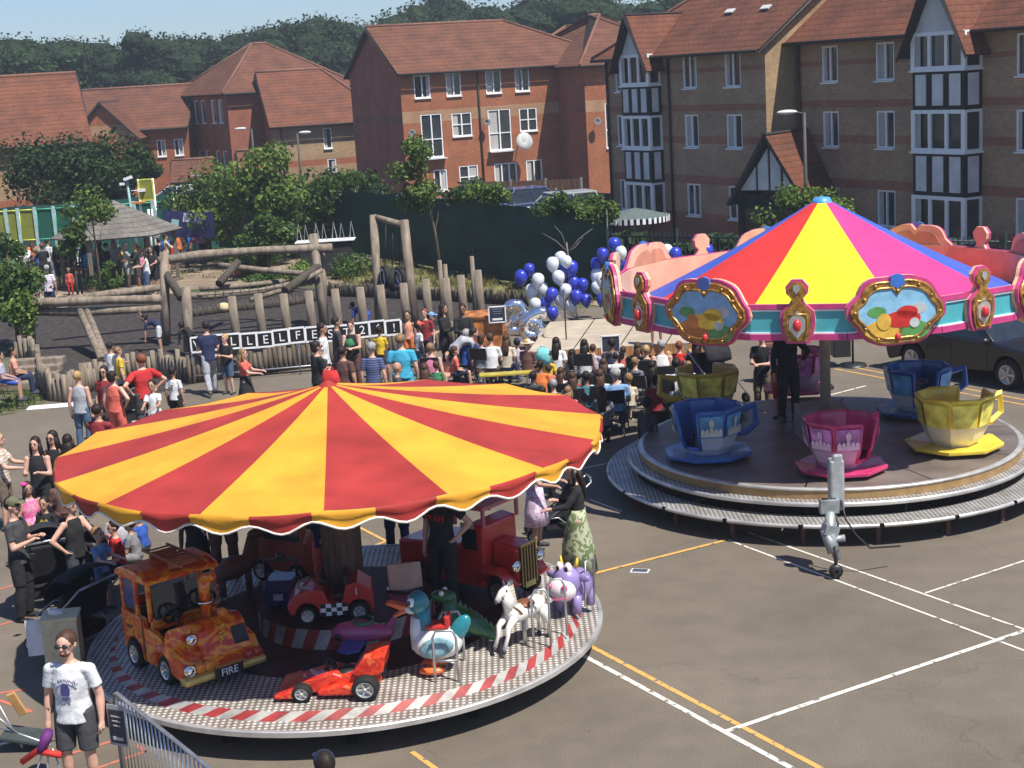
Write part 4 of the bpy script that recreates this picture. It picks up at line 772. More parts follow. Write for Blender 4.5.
b=MB(); b.lathe([(0,3.50),(.05,3.48),(.09,3.45),(.11,3.43)],10); b.build('canopy_cap',fr_,cr)
for k in (0,4,8,12):
    pass
# generic vehicle helpers --------------------------------------------------
def flame(name,cs):
    m,t,N,L,B=nt(name); n=_noise(N,L,2.3,4,stretch=(1,1,1.6)); n.inputs['Distortion'].default_value=1.1; c=_ramp(N,L,n.outputs[0],[(.32+.075*i,c) for i,c in enumerate(cs)]); L.new(c,B.inputs['Base Color']); B.inputs['Roughness'].default_value=.3; B.inputs['Coat Weight'].default_value=.5; return m
flm=flame('flame_paint',[(.42,.02,.01),(.62,.06,.01),(.85,.32,.02),(.55,.03,.01),(.75,.13,.01)]); flr=flame('flame_red',[(.45,.015,.015),(.55,.02,.015),(.75,.07,.02),(.5,.015,.015),(.8,.16,.05)])
def steer(t,x,y,z,r=.11,tilt=50,az=0):
    b=MB(); T=Matrix.Translation((x,y,z))@Matrix.Rotation(R(az),4,'Z')@Matrix.Rotation(R(-tilt),4,'Y'); b.path([T@vec(k*PI/8,r) for k in range(16)],.02,6,closed=True); b.tube(T@Vector((0,0,-.14)),T@Vector((0,0,.01)),.02,n=6); b.ell(T@Vector((0,0,0)),(.05,.05,.03)); b.box((0,0,0),(r*1.9,.02,.02),T=T); b.build('steering_wheel',black,t)
def lampb(t,x,y,z,r,m,name='headlight',d=(1,0,0)):
    b=MB(); b.ell((x,y,z),(r*.6,r,r)); b.lathe([(r*.9,0),(r*1.15,.02),(r*1.2,-.02)],14,T=Matrix.Translation((x,y,z))@Matrix.Rotation(R(90),4,'Y')); b.build(name,m,t)
# fire truck (front points +x)
ang=math.atan2(-1.25,1.05); T0=G(192,668,.45)
ft=thing('fire_truck_ride','orange flame painted toy fire truck ride at the left front of the carousel','ride vehicle',(T0.x-.02,T0.y+.08,.45),ang)
b=MB() # chassis & sides
for s in (-1,1):
    y0,y1=(s*.40,s*.46)
    b.prism([(-.72,.2),(-.66,.2)]+[(-.46+math.cos(a)*.2,.16+math.sin(a)*.22) for a in [PI*(1-k/8) for k in range(9)]]+[(-.2,.14),(.2,.14),(.26,.5),(.1,.56),(-.16,.56),(-.2,.66),(-.72,.68)],min(y0,y1),max(y0,y1))
b.box((-.70,0,.45),(.06,.8,.5)); b.box((-.15,0,.17),(1.1,.86,.05)); b.box((-.45,0,.42),(.45,.78,.08)); b.build('side_panel',flm,ft,bevel=.02)
b=MB() # cab posts and roof
for x,zt in ((-.70,1.12),(-.36,1.16),(-.05,1.1)):
    for s in (-1,1): b.box((x+(.0),s*.42,(.64+zt)/2),(.06,.05,zt-.64))
b.box((-.05,0,.6),(.07,.84,.14)); b.box((-.7,0,.72),(.06,.84,.12)); b.build('cab_frame',flm,ft,bevel=.015)
b=MB(); b.prism([(-.80,1.08),(-.76,1.15),(-.55,1.23),(-.2,1.22),(.02,1.16),(.04,1.1)],-.48,.48,sc=1); b.build('roof',flm,ft,bevel=.03)
b=MB(); 
for s in(-1,1): b.box((-.53,s*.42,.9),(.28,.015,.4))
b.build('side_window',M('window_blue',(.03,.05,.16),.15,var=.3),ft); b=MB(); b.box((.0,0,.86),(.015,.8,.36),rot=(0,-8,0)); b.build('windscreen',darkglass,ft)
b=MB(); b.prism([(.1,.14),(.74,.14),(.76,.34),(.62,.62),(.5,.7),(.3,.66),(.14,.5)],-.22,.42); b.build('bonnet',flm,ft,bevel=.05,seg=3)
b=MB(); 
for s in (-1,): 
    b.prism([(.02,.18)]+[(.30+math.cos(a)*.2,.18+math.sin(a)*.2) for a in [PI*(1-k/8) for k in range(9)]]+[(.72,.14),(.76,.24),(.66,.42),(.55,.5),(.5,.72),(.44,.66),(.36,.47),(.18,.44),(.04,.32)],-.52,-.2)
    b.prism([(.02,.18)]+[(.30+math.cos(a)*.2,.18+math.sin(a)*.2) for a in [PI*(1-k/8) for k in range(9)]]+[(.72,.14),(.76,.24),(.66,.42),(.5,.47),(.18,.44),(.04,.32)],.36,.52)
b.build('wing',flm,ft,bevel=.04,seg=3)
b=MB(); b.prism([(.7,.1),(.86,.12),(.86,.2),(.7,.22)],-.52,.52); b.build('bumper',M('bumper_gold',(.6,.42,.12),.4,.3),ft,bevel=.03)
for s in (-1,1):
    for x in (-.46,.30): wheel(ft,x,s*.42,.17,s,.14,8,rimm=chrome)
orl=M('lamp_orange',(.7,.22,.03),.15); 
for y in (-.42,-.3,-.18): lampb(ft,.78,y,.27,.055,chrome if y<-.4 else orl)
for y in (.44,.33): lampb(ft,.8,y,.25,.05,redp)
lampb(ft,.62,-.28,.56,.05,chrome); lampb(ft,.5,.2,.72,.05,orl)
b=MB(); b.path([(.32,.1,.6),(.3,.1,.95),(.34,.1,1.12)],[(.09,.07),(.07,.06),(.1,.08)],8); b.ell((.42,.1,1.15),(.2,.07,.06),rot=(0,-18,0)); b.build('siren_post',flm,ft); b=MB(); b.path([(.3+.09*math.cos(a),.1+.09*math.sin(a),.84) for a in [k*PI/6 for k in range(12)]],.018,5,closed=True); b.build('chrome_ring',chrome,ft)
b=MB(); 
for y in (-.12,.2): b.tube((-.7,y,1.3),(.25,y,1.3),.018,n=5)
for k in range(8): b.tube((-.62+k*.11,-.12,1.3),(-.62+k*.11,.2,1.3),.012,n=5)
for x in (-.5,-.05): b.box((x,.04,1.26),(.04,.34,.1))
b.build('ladder',M('ladder_rust',(.35,.12,.05),.6),ft)
steer(ft,.08,-.2,.72,.12,60); steer(ft,.1,.22,.78,.12,60); b=MB(); 
for y in(-.2,.2): b.box((-.3,y,.42),(.26,.3,.12)); b.box((-.42,y,.58),(.06,.3,.3))
b.build('seat',black,ft,bevel=.02)
b=MB(); b.box((.868,.02,.17),(.012,.36,.12)); pl=b.build('number_plate',black,ft); text('FIRE',.12,white,ft,(.878,.02,.17),(90,0,90),.003)
text('FIRE',.16,M('letter_yellow',(.8,.55,.05),.5),ft,(.70,.06,.52),(90-28,90,90),.003)
b=MB(); b.prism([(.72,.28),(.735,.42),(.66,.58),(.64,.58)],.2,.38); b.build('grille',black,ft)
for s in(-1,1): b=MB(); b.box((-.53,s*.468,.5),(.12,.01,.02)); b.box((-.2,s*.468,.42),(.012,.006,.5)); b.build('door_trim',black,ft)
# racing car, front points +x, faces left
A_=G(291,699,.45);B_=G(363,697,.45); ang=math.atan2((A_-B_).y,(A_-B_).x); mid=(A_+B_)/2; nn_=Vector((math.sin(ang),-math.cos(ang),0)) # toward far side
rc=thing('racing_car_ride','low red toy racing car with flames at the front edge of the carousel','ride vehicle',(mid.x+.1,mid.y+.2,.45),ang); rc.scale=(.88,.88,.8)
b=MB(); b.prism([(-.55,.06),(.62,.05),(.66,.1),(.5,.2),(.2,.3),(.0,.34),(-.1,.3),(-.3,.34),(-.5,.34)],-.2,.2); b.build('body',flr,rc,bevel=.04,seg=3)
for s in(-1,1): b=MB(); b.prism([(-.42,.06),(.18,.06),(.2,.12),(.0,.2),(-.4,.22)],min(s*.2,s*.32),max(s*.2,s*.32)); b.build('side_pod',flr,rc,bevel=.03)
b=MB(); b.prism([(-.32,.3),(-.24,.34),(-.4,.56),(-.68,.6),(-.64,.36),(-.55,.3)],-.26,.26); b.build('rear_wing',flr,rc,bevel=.02)
b=MB(); b.prism([(.45,.05),(.72,.05),(.74,.09),(.5,.16)],-.36,.36); b.build('front_wing',flr,rc,bevel=.02)
for s in(-1,1): wheel(rc,.38,s*.32,.125,s,.13,5,rimm=alu); wheel(rc,-.42,s*.32,.17,s,.17,5,rimm=alu)
steer(rc,.06,0,.40,.08,40); b=MB(); b.ell((-.15,0,.3),(.14,.15,.05)); b.build('seat',black,rc)
# duck faces -x
dc=thing('duck_ride','white and teal toy duck with open orange beak and metal side rails','ride animal',G(432,672,.45),R(175)); dw=gloss((.72,.74,.7),'duck_white'); dt=gloss((.02,.22,.26),'duck_teal'); dor=gloss((.75,.14,.03),'duck_orange')
b=MB(); b.ell((-.08,0,.36),(.3,.2,.2)); b.path([(.08,0,.34),(.14,0,.5),(.12,0,.66)],[.14,.08,.075],12); b.ell((.17,0,.76),(.1,.08,.06)); b.build('body',dw,dc)
b=MB(); b.ell((.1,0,.83),(.13,.115,.14)); b.path([(.06,0,.76),(.04,0,.6),(.0,0,.48)],[.085,.075,.09],10); b.ell((-.34,0,.5),(.1,.07,.2),rot=(0,-35,0)); b.build('head',dt,dc)
b=MB(); b.prism([(.2,.8),(.42,.86),(.47,.84),(.3,.76)],-.06,.06); b.prism([(.2,.74),(.36,.68),(.4,.69),(.24,.77)],-.05,.05); b.build('beak',dor,dc,bevel=.02)
for s in(-1,1):
    b=MB(); b.ell((.16,s*.085,.86),(.05,.03,.055)); e=b.build('eye',white,dc); b=MB(); b.ell((.185,s*.105,.86),(.025,.015,.03)); b.build('pupil',M('pupil_blue',(.01,.05,.15),.2),e)
    b=MB(); b.ell((-.1,s*.19,.36),(.2,.04,.12),rot=(0,15,0)); b.build('wing',M('duck_wing',(.25,.45,.5),.4,var=.5,scale=6),dc); b=MB(); b.ell((-.02,s*.13,.07),(.15,.07,.05)); b.tube((-.04,s*.12,.1),(-.06,s*.1,.24),.035,n=8); b.build('foot',dor,dc)
b=MB(); b.box((-.1,0,.56),(.26,.22,.06)); b.box((-.22,0,.62),(.06,.22,.14)); b.build('saddle',redp,dc,bevel=.02)
for s in(-1,1):
    b=MB(); b.path([(-.34,s*.3,0),(-.34,s*.3,.52),(-.3,s*.3,.6),(-.12,s*.3,.6),(-.08,s*.3,.52),(-.08,s*.3,0)],.016,7); b.tube((-.34,s*.3,.25),(-.08,s*.3,.25),.014,n=6); b.build('side_rail',steel,dc)
# horse
def horse(label,p,rz,z0=.0):
    t=thing('horse_ride',label,'ride animal',p,rz); b=MB(); w=gloss((.74,.72,.66),'horse_white')
    b.path([(-.42,0,.52),(-.3,0,.54),(-.1,0,.5),(.1,0,.52),(.22,0,.58)],[(.07,.08),(.12,.13),(.11,.12),(.125,.14),(.08,.1)],14); b.ell((-.3,0,.53),(.13,.12,.13)); b.ell((.15,0,.56),(.13,.115,.14))
    b.path([(.16,0,.6),(.24,0,.76),(.28,0,.9)],[(.085,.13),(.06,.09),(.055,.07)],12); b.path([(.24,0,.93),(.34,0,.88),(.44,0,.8)],[(.06,.07),(.05,.06),(.035,.04)],10); b.ell((.26,0,.92),(.075,.055,.07))
    for s in(-1,1):
        b.path([(.2,s*.07,.5),(.34,s*.08,.4),(.36,s*.08,.28),(.44,s*.08,.12)],[.06,.04,.028,.026],8); b.path([(-.34,s*.08,.48),(-.38,s*.08,.32),(-.46,s*.08,.2),(-.44,s*.08,.06)],[.08,.05,.03,.026],8); b.path([(.24,s*.035,.97),(.25,s*.05,1.04)],[.02,.006],5)
    b.build('body',w,t); b=MB()
    for s in(-1,1): b.ell((.45,s*.08,.09),(.035,.03,.035)); b.ell((-.43,s*.08,.04),(.035,.03,.035))
    b.ell((.47,0,.79),(.02,.035,.025)); b.build('hoof',black,t); b=MB()
    for k in range(7): a=k/6; b.ell((.16+.06*a-.05,0,.68+.3*a),(.05,.025,.05))
    b.path([(-.42,0,.58),(-.52,0,.5),(-.54,0,.34)],[.04,.05,.015],8); b.build('mane',M('mane_cream',(.6,.55,.42),.7),t)
    b=MB(); b.ell((-.08,0,.6),(.16,.13,.06)); b.build('saddle',M('saddle_brown',(.18,.07,.03),.5),t); b=MB(); b.path([(.13+.1*math.cos(a)*.9,.12*math.sin(a),.57+.11*math.cos(a)) for a in [k*PI/7 for k in range(14)]],.016,5,closed=True)
    b.path([(.38,.055,.86),(.38,-.055,.86),(.36,-.05,.82),(.36,.05,.82)],.01,4,closed=True); b.build('harness',M('harness_brown',(.2,.1,.03),.5),t)
    b=MB(); 
    for s in(-1,1): b.ell((.3,s*.055,.92),(.014,.01,.016))
    b.build('eye',black,t); b=MB(); b.tube((-.05,0,0),(-.05,0,.45),.03,n=8); b.build('support',steel,t); return t
horse('white toy horse with brown harness rearing at the right front of the carousel',G(523,650,.45)+Vector((0,.12,0)),R(228)).scale=(.9,.9,.84)
b=MB()
for y in(0,.34): b.path([(y*.6,y,0),(y*.6,y,.62),(y*.6+.05,y+.02,.7),(y*.6+.16,y+.02,.7),(y*.6+.2,y,.62),(y*.6+.2,y,0)],.015,6)
tag(b.build('safety_rail',steel,loc=G(534,648,.45)),'bent steel safety rails beside the white toy horse','rail')
# cow-like creature
hc=thing('cow_ride','purple toy cow with white snout and pink cheeks at the right carousel edge','ride animal',G(572,613,.45)+Vector((0,.05,0)),R(238)); hc.scale=(.85,.85,.85); pu=gloss((.26,.2,.42),'cow_purple'); hw=gloss((.74,.66,.66),'cow_white'); pk=gloss((.7,.1,.25),'cow_pink')
b=MB(); b.ell((-.15,0,.36),(.34,.24,.26)); b.ell((.1,0,.5),(.22,.22,.24)); 
for s in(-1,1):
    for x in(-.32,.08): b.path([(x,s*.14,.3),(x+.02,s*.15,.03)],[.08,.07],8)
    b.ell((.05,s*.26,.56),(.04,.1,.06))
b.build('body',pu,hc); b=MB(); b.ell((.27,0,.42),(.15,.24,.17)); 
for s in(-1,1): b.ell((.16,s*.07,.72),(.06,.06,.09))
b.build('snout',hw,hc); b=MB()
for s in(-1,1): b.ell((.38,s*.12,.5),(.04,.05,.045))
b.path([(.37,-.18,.36),(.42,0,.31),(.37,.18,.36)],.012,5); b.build('cheek',pk,hc); b=MB()
for s in(-1,1): b.ell((.21,s*.07,.72),(.02,.025,.04))
b.build('eye',black,hc); b=MB(); b.path([(.02,.12,.7),(.0,.14,.84)],[.04,.01],6); b.path([(.02,-.12,.7),(.0,-.14,.84)],[.04,.01],6); b.build('horn',M('horn_yellow',(.7,.5,.05),.4),hc); b=MB(); b.path([(-.3,.22,.1),(-.3,.24,.75),(-.05,.24,.78),(-.02,.22,.1)],.015,6); b.build('side_rail',steel,hc)
# dragon
dg=thing('dragon_ride','green toy dragon with yellow ribbed belly between the duck and the horse','ride animal',G(466,646,.45)+Vector((0,.1,0)),R(165)); dg.scale=(.8,.8,.72); gr=gloss((.03,.14,.05),'dragon_green'); b=MB(); b.path([(-.5,.05,.1),(-.35,0,.2),(-.1,0,.36),(.1,0,.42),(.22,0,.6),(.2,0,.78)],[.04,.1,.2,.2,.12,.1],12); b.ell((.3,0,.8),(.2,.12,.11)); b.build('body',gr,dg)
b=MB(); b.path([(.0,0,.2),(.2,0,.3),(.3,0,.48)],[(.14,.12),(.13,.1),(.06,.06)],10); b.build('belly',gloss((.35,.4,.05),'dragon_yellow'),dg); b=MB()
for s in(-1,1): b.ell((.12,s*.18,.1),(.16,.09,.1)); 
b.build('foot',gloss((.03,.25,.4),'dragon_blue'),dg); b=MB()
for k in range(7): a=k/6; b.prism([(-.06,0),(.06,0),(0,.14)],-.015,.015,0,'xz',Matrix.Translation((-.4+.45*a,0,.25+.35*a)))
b.build('crest',gr,dg); b=MB()
for s in(-1,1): b.ell((.3,s*.09,.88),(.04,.03,.045))
b.build('eye',white,dg)
# plane
pn_=thing('aeroplane_ride','pink toy aeroplane with blue wings behind the red racing car','ride vehicle',G(362,655,.45)+Vector((0,.12,0)),R(170)); pn_.scale=(.85,.85,.75); b=MB(); b.path([(-.45,0,.32),(-.3,0,.32),(0,0,.34),(.3,0,.32),(.42,0,.3)],[.05,.12,.19,.14,.05],14); b.prism([(-.45,.3),(-.3,.34),(-.45,.56),(-.52,.56)],-.02,.02); b.build('fuselage',gloss((.5,.1,.25),'plane_pink'),pn_,bevel=0)
b=MB(); b.prism([(.05,-.6),(.2,-.5),(.22,.5),(.05,.6),(-.1,.5),(-.1,-.5)],.2,.24,0,'xy'); b.build('wing',gloss((.05,.1,.42),'plane_blue'),pn_,bevel=.02); b=MB(); b.lathe([(.15,0),(.15,.06),(.12,.06)],16,c=(-.05,0,.48)); b.build('cockpit',gloss((.02,.15,.06),'plane_green'),pn_); b=MB(); b.tube((0,0,0),(0,0,.25),.04); b.build('support',black,pn_)
for s in(-1,1): b=MB(); b.ell((.3,s*.15,.3),(.05,.03,.05)); b.build('porthole',black,pn_)
# red rally car with chequers
ck=thing('rally_car_ride','open red toy car with black and white chequered door before the centre column','ride vehicle',CC+Vector((-.07,-.58,.7)),R(184)); b=MB()
b.prism([(-.48,.1),(-.42,.08)]+[(-.3+math.cos(a)*.14,.12+math.sin(a)*.14) for a in [PI*(1-k/6) for k in range(7)]]+[(.16,.08)]+[(.32+math.cos(a)*.14,.12+math.sin(a)*.14) for a in [PI*(1-k/6) for k in range(7)]]+[(.52,.12),(.56,.22),(.46,.36),(.3,.42),(.12,.4),(.06,.24),(-.1,.22),(-.16,.44),(-.3,.48),(-.46,.36)],-.25,.25); b.build('body',redp,ck,bevel=.03,seg=3)
for s in(-1,1):
    for x in(-.3,.32): wheel(ck,x,s*.25,.115,s,.09,6,rimm=alu)
    b=MB()
    for i in range(5):
        for j in range(3): b.box((-.13+i*.065,s*.256,.11+j*.05),(.065,.008,.05),(i+j)%2)
    b.build('chequered_door',[black,white],ck)
b=MB(); b.path([(.3,-.2,.44),(.42,-.1,.42),(.42,.1,.42),(.3,.2,.44)],.02,5); b.build('screen_trim',M('grey_trim',(.3,.28,.27),.5),ck); steer(ck,.1,0,.46,.08,50); text('1',.12,white,ck,(-.28,.262,.36),(90,0,180),.003,'number'); b=MB(); b.box((-.08,0,.3),(.18,.36,.05)); b.box((-.16,0,.42),(.05,.36,.24)); b.build('seat',black,ck)
# small blue ride
bm_=thing('motor_ride','small dark blue toy car with black handlebars at the left of the column','ride vehicle',CC+Vector((-.78,.0,.7)),R(-95)); b=MB(); b.prism([(-.25,.02),(.25,.02),(.27,.26),(.2,.34),(-.2,.34),(-.27,.2)],-.2,.2); b.build('body',gloss((.02,.03,.12),'ride_navy'),bm_,bevel=.04); b=MB(); b.path([(.0,-.2,.34),(.02,-.2,.56),(.02,.2,.56),(0,.2,.34)],.025,6); b.ell((0,0,.6),(.06,.06,.06)); b.build('handlebar',black,bm_); b=MB(); b.box((.272,0,.16),(.01,.12,.08)); b.build('badge',M('badge_pale',(.4,.4,.5),.5),bm_)
pd=thing('screen_ride','small pink ride seat with pale screen panel right of the red car','ride vehicle',CC+Vector((.75,-.1,.45)),R(-80)); b=MB(); b.prism([(-.25,.02),(.3,.02),(.32,.3),(.1,.36),(-.25,.34)],-.22,.22); b.build('body',gloss((.35,.08,.16),'ride_pink'),pd,bevel=.04); b=MB(); b.box((.12,0,.56),(.05,.42,.34),rot=(0,-15,0)); b.build('screen',M('screen_peach',(.55,.35,.25),.5),pd,bevel=.02); b=MB(); b.path([(.2,-.24,.42),(.28,0,.4),(.2,.24,.42)],.022,6); b.build('handle',black,pd)
# old fire engine at the back right
A_=G(430,588,.45)
fe=thing('fire_engine_ride','old style red toy fire engine with gold grille under the right side of the canopy','ride vehicle',CC+Vector((1.62,.75,.45)),R(-38)); fe.scale=(1.05,1.05,1.05); b=MB()
b.prism([(-.95,.18)]+[(-.62+math.cos(a)*.2,.18+math.sin(a)*.2) for a in [PI*(1-k/8) for k in range(9)]]+[(.42,.18),(.42,.95),(.2,.98),(.05,.7),(-.95,.62)],-.34,.34); b.build('body',redp,fe,bevel=.03)
b=MB(); b.box((.22,0,1.18),(.5,.72,.06)); 
for x in(0,.44):
    for s in(-1,1): b.box((x,s*.33,1.05),(.05,.05,.24))
b.build('cab_roof',M('roof_pink',(.45,.13,.14),.5),fe,bevel=.02); 
for s in(-1,1): b=MB(); b.box((.22,s*.345,.78),(.22,.01,.26)); b.build('cab_window',darkglass,fe)
b=MB(); b=MB(); b.box((.2,-.352,.95),(.2,.01,.06)); b.build('label_plate',M('plate_pale',(.45,.43,.4),.6),fe)
b=MB(); b.prism([(.42,.2),(.8,.2),(.82,.7),(.42,.74)],-.18,.18); b.build('bonnet',redp,fe,bevel=.05); b=MB(); 
for s in(-1,1): b.path([(.36,s*.28,.3),(.48,s*.3,.42),(.66,s*.3,.42),(.84,s*.3,.26)],[(.12,.05),(.12,.06),(.12,.06),(.1,.04)],8)
b.build('wing',redp,fe); b=MB(); b.box((.83,0,.46),(.02,.3,.5)); gg=b.build('grille',black,fe); b=MB()
for k in range(6): b.box((.845,-.14+k*.056,.46),(.015,.014,.5))
b.box((.845,0,.72),(.02,.32,.03)); b.build('grille_bars',M('brass',(.5,.36,.12),.3,.6),fe)
for s in(-1,1): wheel(fe,-.62,s*.3,.19,s,.12,8,rimm=M('rim_brown',(.2,.12,.1),.5)); wheel(fe,.6,s*.28,.17,s,.12,8,rimm=M('rim_brown',(.2,.12,.1),.5)); lampb(fe,.84,s*.24,.5,.055,chrome)
b=MB(); b.box((.85,0,.22),(.012,.2,.07)); b.build('number_plate',M('plate_yellow',(.6,.5,.15),.5),fe)
sk=thing('horse_ride','dark toy ride animal half hidden at the back of the carousel','ride animal',CC+Vector((-1.6,1.2,.45)),R(40)); b=MB(); b.path([(-.3,0,.3),(0,0,.36),(.25,0,.4),(.32,0,.7)],[.1,.16,.13,.08],10); b.ell((.4,0,.74),(.16,.07,.07)); b.build('body',M('ride_brown',(.12,.05,.03),.5),sk)
for x in(-.2,.2): b=MB(); b.tube((x,0,0),(x,0,.3),.05); b.build('leg',M('ride_brown2',(.1,.04,.03),.5),sk)
r2=thing('bus_ride','faded red toy vehicle at the back left of the carousel','ride vehicle',CC+Vector((-.9,1.75,.45)),R(150)); b=MB(); b.prism([(-.5,.15),(.5,.15),(.55,.5),(.35,.6),(.3,.95),(-.45,.95),(-.5,.6)],-.3,.3); b.build('body',M('bus_red',(.3,.05,.03),.4),r2,bevel=.06); 
for s in(-1,1):
    for x in(-.3,.3): wheel(r2,x,s*.28,.15,s,.1)
b=MB(); b.box((-.08,.305,.74),(.6,.01,.26)); b.box((-.08,-.305,.74),(.6,.01,.26)); b.build('window',darkglass,r2)
# ------------------------------------------------------------ teacup ride
TC=Vector((5.19,24.5,0)); tr=thing('teacup_ride','teacup ride with rainbow cone canopy and ornate sign boards, right of centre','fairground ride',TC)
tealp=M('fascia_teal',(.07,.38,.42),.45,var=.06); mag=M('trim_magenta',(.55,.05,.2),.4); cp={ 'p':M('canopy_pink',(.72,.045,.2),.6,var=.1,scale=1.5,bump=.4,bscale=4),'y':M('canopy_lemon',(.78,.64,.02),.6,var=.07,scale=1.5,bump=.4,bscale=4),'r':M('canopy_scarlet',(.6,.04,.035),.6,var=.1,scale=1.5,bump=.4,bscale=4),'b':M('canopy_blue',(.06,.11,.5),.6,var=.1,scale=1.5,bump=.4,bscale=4)}
order=['y','r','b','p'] # going clockwise from the panel that ends at -87 deg
b=MB(); Rt=3.38; zt=3.03; za=4.68
seq=[]
for k in range(8):
    a0=R(-125+45*k); mi={0:1,1:0,2:3,3:2}[k%4] # y,p,b,r counter-clockwise
    vs=[]
    for i in range(9):
        t_=i/8; r=.14+(Rt-.14)*t_
        for j in range(5):
            u=j/4; a=a0+R(45)*u; rr=r*(1-.03*math.sin(PI*u)); vs.append((math.cos(a)*rr,math.sin(a)*rr,za-(za-zt)*t_-.05*math.sin(PI*t_)-.02*math.sin(PI*u)*t_))
    b.add(vs,[(i*5+j,(i+1)*5+j,(i+1)*5+j+1,i*5+j+1) for i in range(8) for j in range(4)],mi,True)
b.build('canopy',[cp['p'],cp['y'],cp['r'],cp['b']],tr); b=MB(); b.lathe([(0,4.76),(.13,4.74),(.17,4.66),(.17,4.6)],16); b.build('canopy_cap',M('cap_blue',(.08,.3,.6),.4),tr)
aF=R(-85.5-11.25)
backm=M('board_back',(.7,.43,.28),.8,var=.1,scale=3)
def fseg(parent,k):
    a0=aF+k*R(22.5);a1=a0+R(22.5); p0=vec(a0,3.5);p1=vec(a1,3.5); d=(p1-p0); am=(a0+a1)/2; n=vec(am); o=p0; mid=(p0+p1)/2
    T=Matrix(((d.normalized().x,n.x,0,mid.x),(d.normalized().y,n.y,0,mid.y),(0,0,1,0),(0,0,0,1))); w=d.length
    b=MB(); b.box((0,-.03,3.3),(w*.999,.05,.38),T=T); b.build('fascia_panel',tealp,parent); b=MB(); b.box((0,-.062,3.3),(w*.985,.012,.5),T=T); b.build('fascia_back',backm,parent)
    return T,w
def outline(fn,n=48): return [fn(2*PI*k/n) for k in range(n)]
goldm=M('ornament_gold',(.48,.25,.06),.3,.55,var=.4,scale=14); pinkt=M('board_pink',(.55,.06,.2),.4); silv=M('ornament_silver',(.6,.6,.6),.25,.6); bead=gloss((.6,.03,.03),'bead_red')
def signscene(name,cs):
    m,t,N,L,B=nt(name); n=_noise(N,L,2.6,3); n.inputs['Distortion'].default_value=.8; c=_ramp(N,L,n.outputs[0],[(.34+.055*i,c) for i,c in enumerate(cs)],True); L.new(c,B.inputs['Base Color']); B.inputs['Roughness'].default_value=.35; return m
def paintscene(o,T,P2,k):
    b=MB(); b.prism(P2,.136,.142,0,'xz',T)
    cs=[((.25,.5,.68),(.72,.42,.06),(.55,.03,.02),(.1,.3,.08)),((.3,.5,.65),(.25,.45,.12),(.65,.3,.08),(.7,.5,.15)),((.35,.55,.7),(.2,.4,.1),(.6,.12,.1),(.75,.55,.1)),((.22,.45,.66),(.55,.2,.05),(.75,.5,.06),(.12,.32,.1))][k%4]
    x0,x1=-.47,.47
    def blob(cx,cz,rx,rz,y,mi,n=18): b.prism([(cx+rx*math.cos(2*PI*i/n)*(1+.06*math.sin(5*PI*i/n)),cz+rz*math.sin(2*PI*i/n)) for i in range(n)],y,y+.004,mi,'xz',T)
    blob(-.2,3.16,.27,.15,.142,1); blob(.24,3.14,.22,.13,.142,3); blob(-.3,3.42,.13,.08,.142,3); blob(.3,3.44,.12,.08,.142,4)
    blob(.06,3.30,.27,.12,.147,2); blob(.14,3.40,.15,.09,.147,2); blob(-.2,3.28,.1,.12,.152,1); blob(.24,3.24,.07,.07,.152,4)
    b.build('painted_scene',[M('scene%d_%d'%(k%4,i),c,.35,var=.15,scale=7) for i,c in enumerate(cs)]+[M('scene_pale',(.5,.52,.5),.35)],o)
scA=signscene('scene_warm',[(.15,.35,.6),(.75,.45,.06),(.55,.05,.03),(.75,.5,.1),(.25,.5,.08),(.3,.5,.7)]); scB=signscene('scene_red',[(.7,.45,.05),(.6,.03,.03),(.5,.03,.03),(.75,.5,.08),(.15,.4,.15),(.25,.45,.7)]); scC=signscene('scene_green',[(.2,.4,.6),(.15,.4,.1),(.6,.35,.12),(.65,.45,.15),(.1,.3,.1),(.6,.1,.05)])
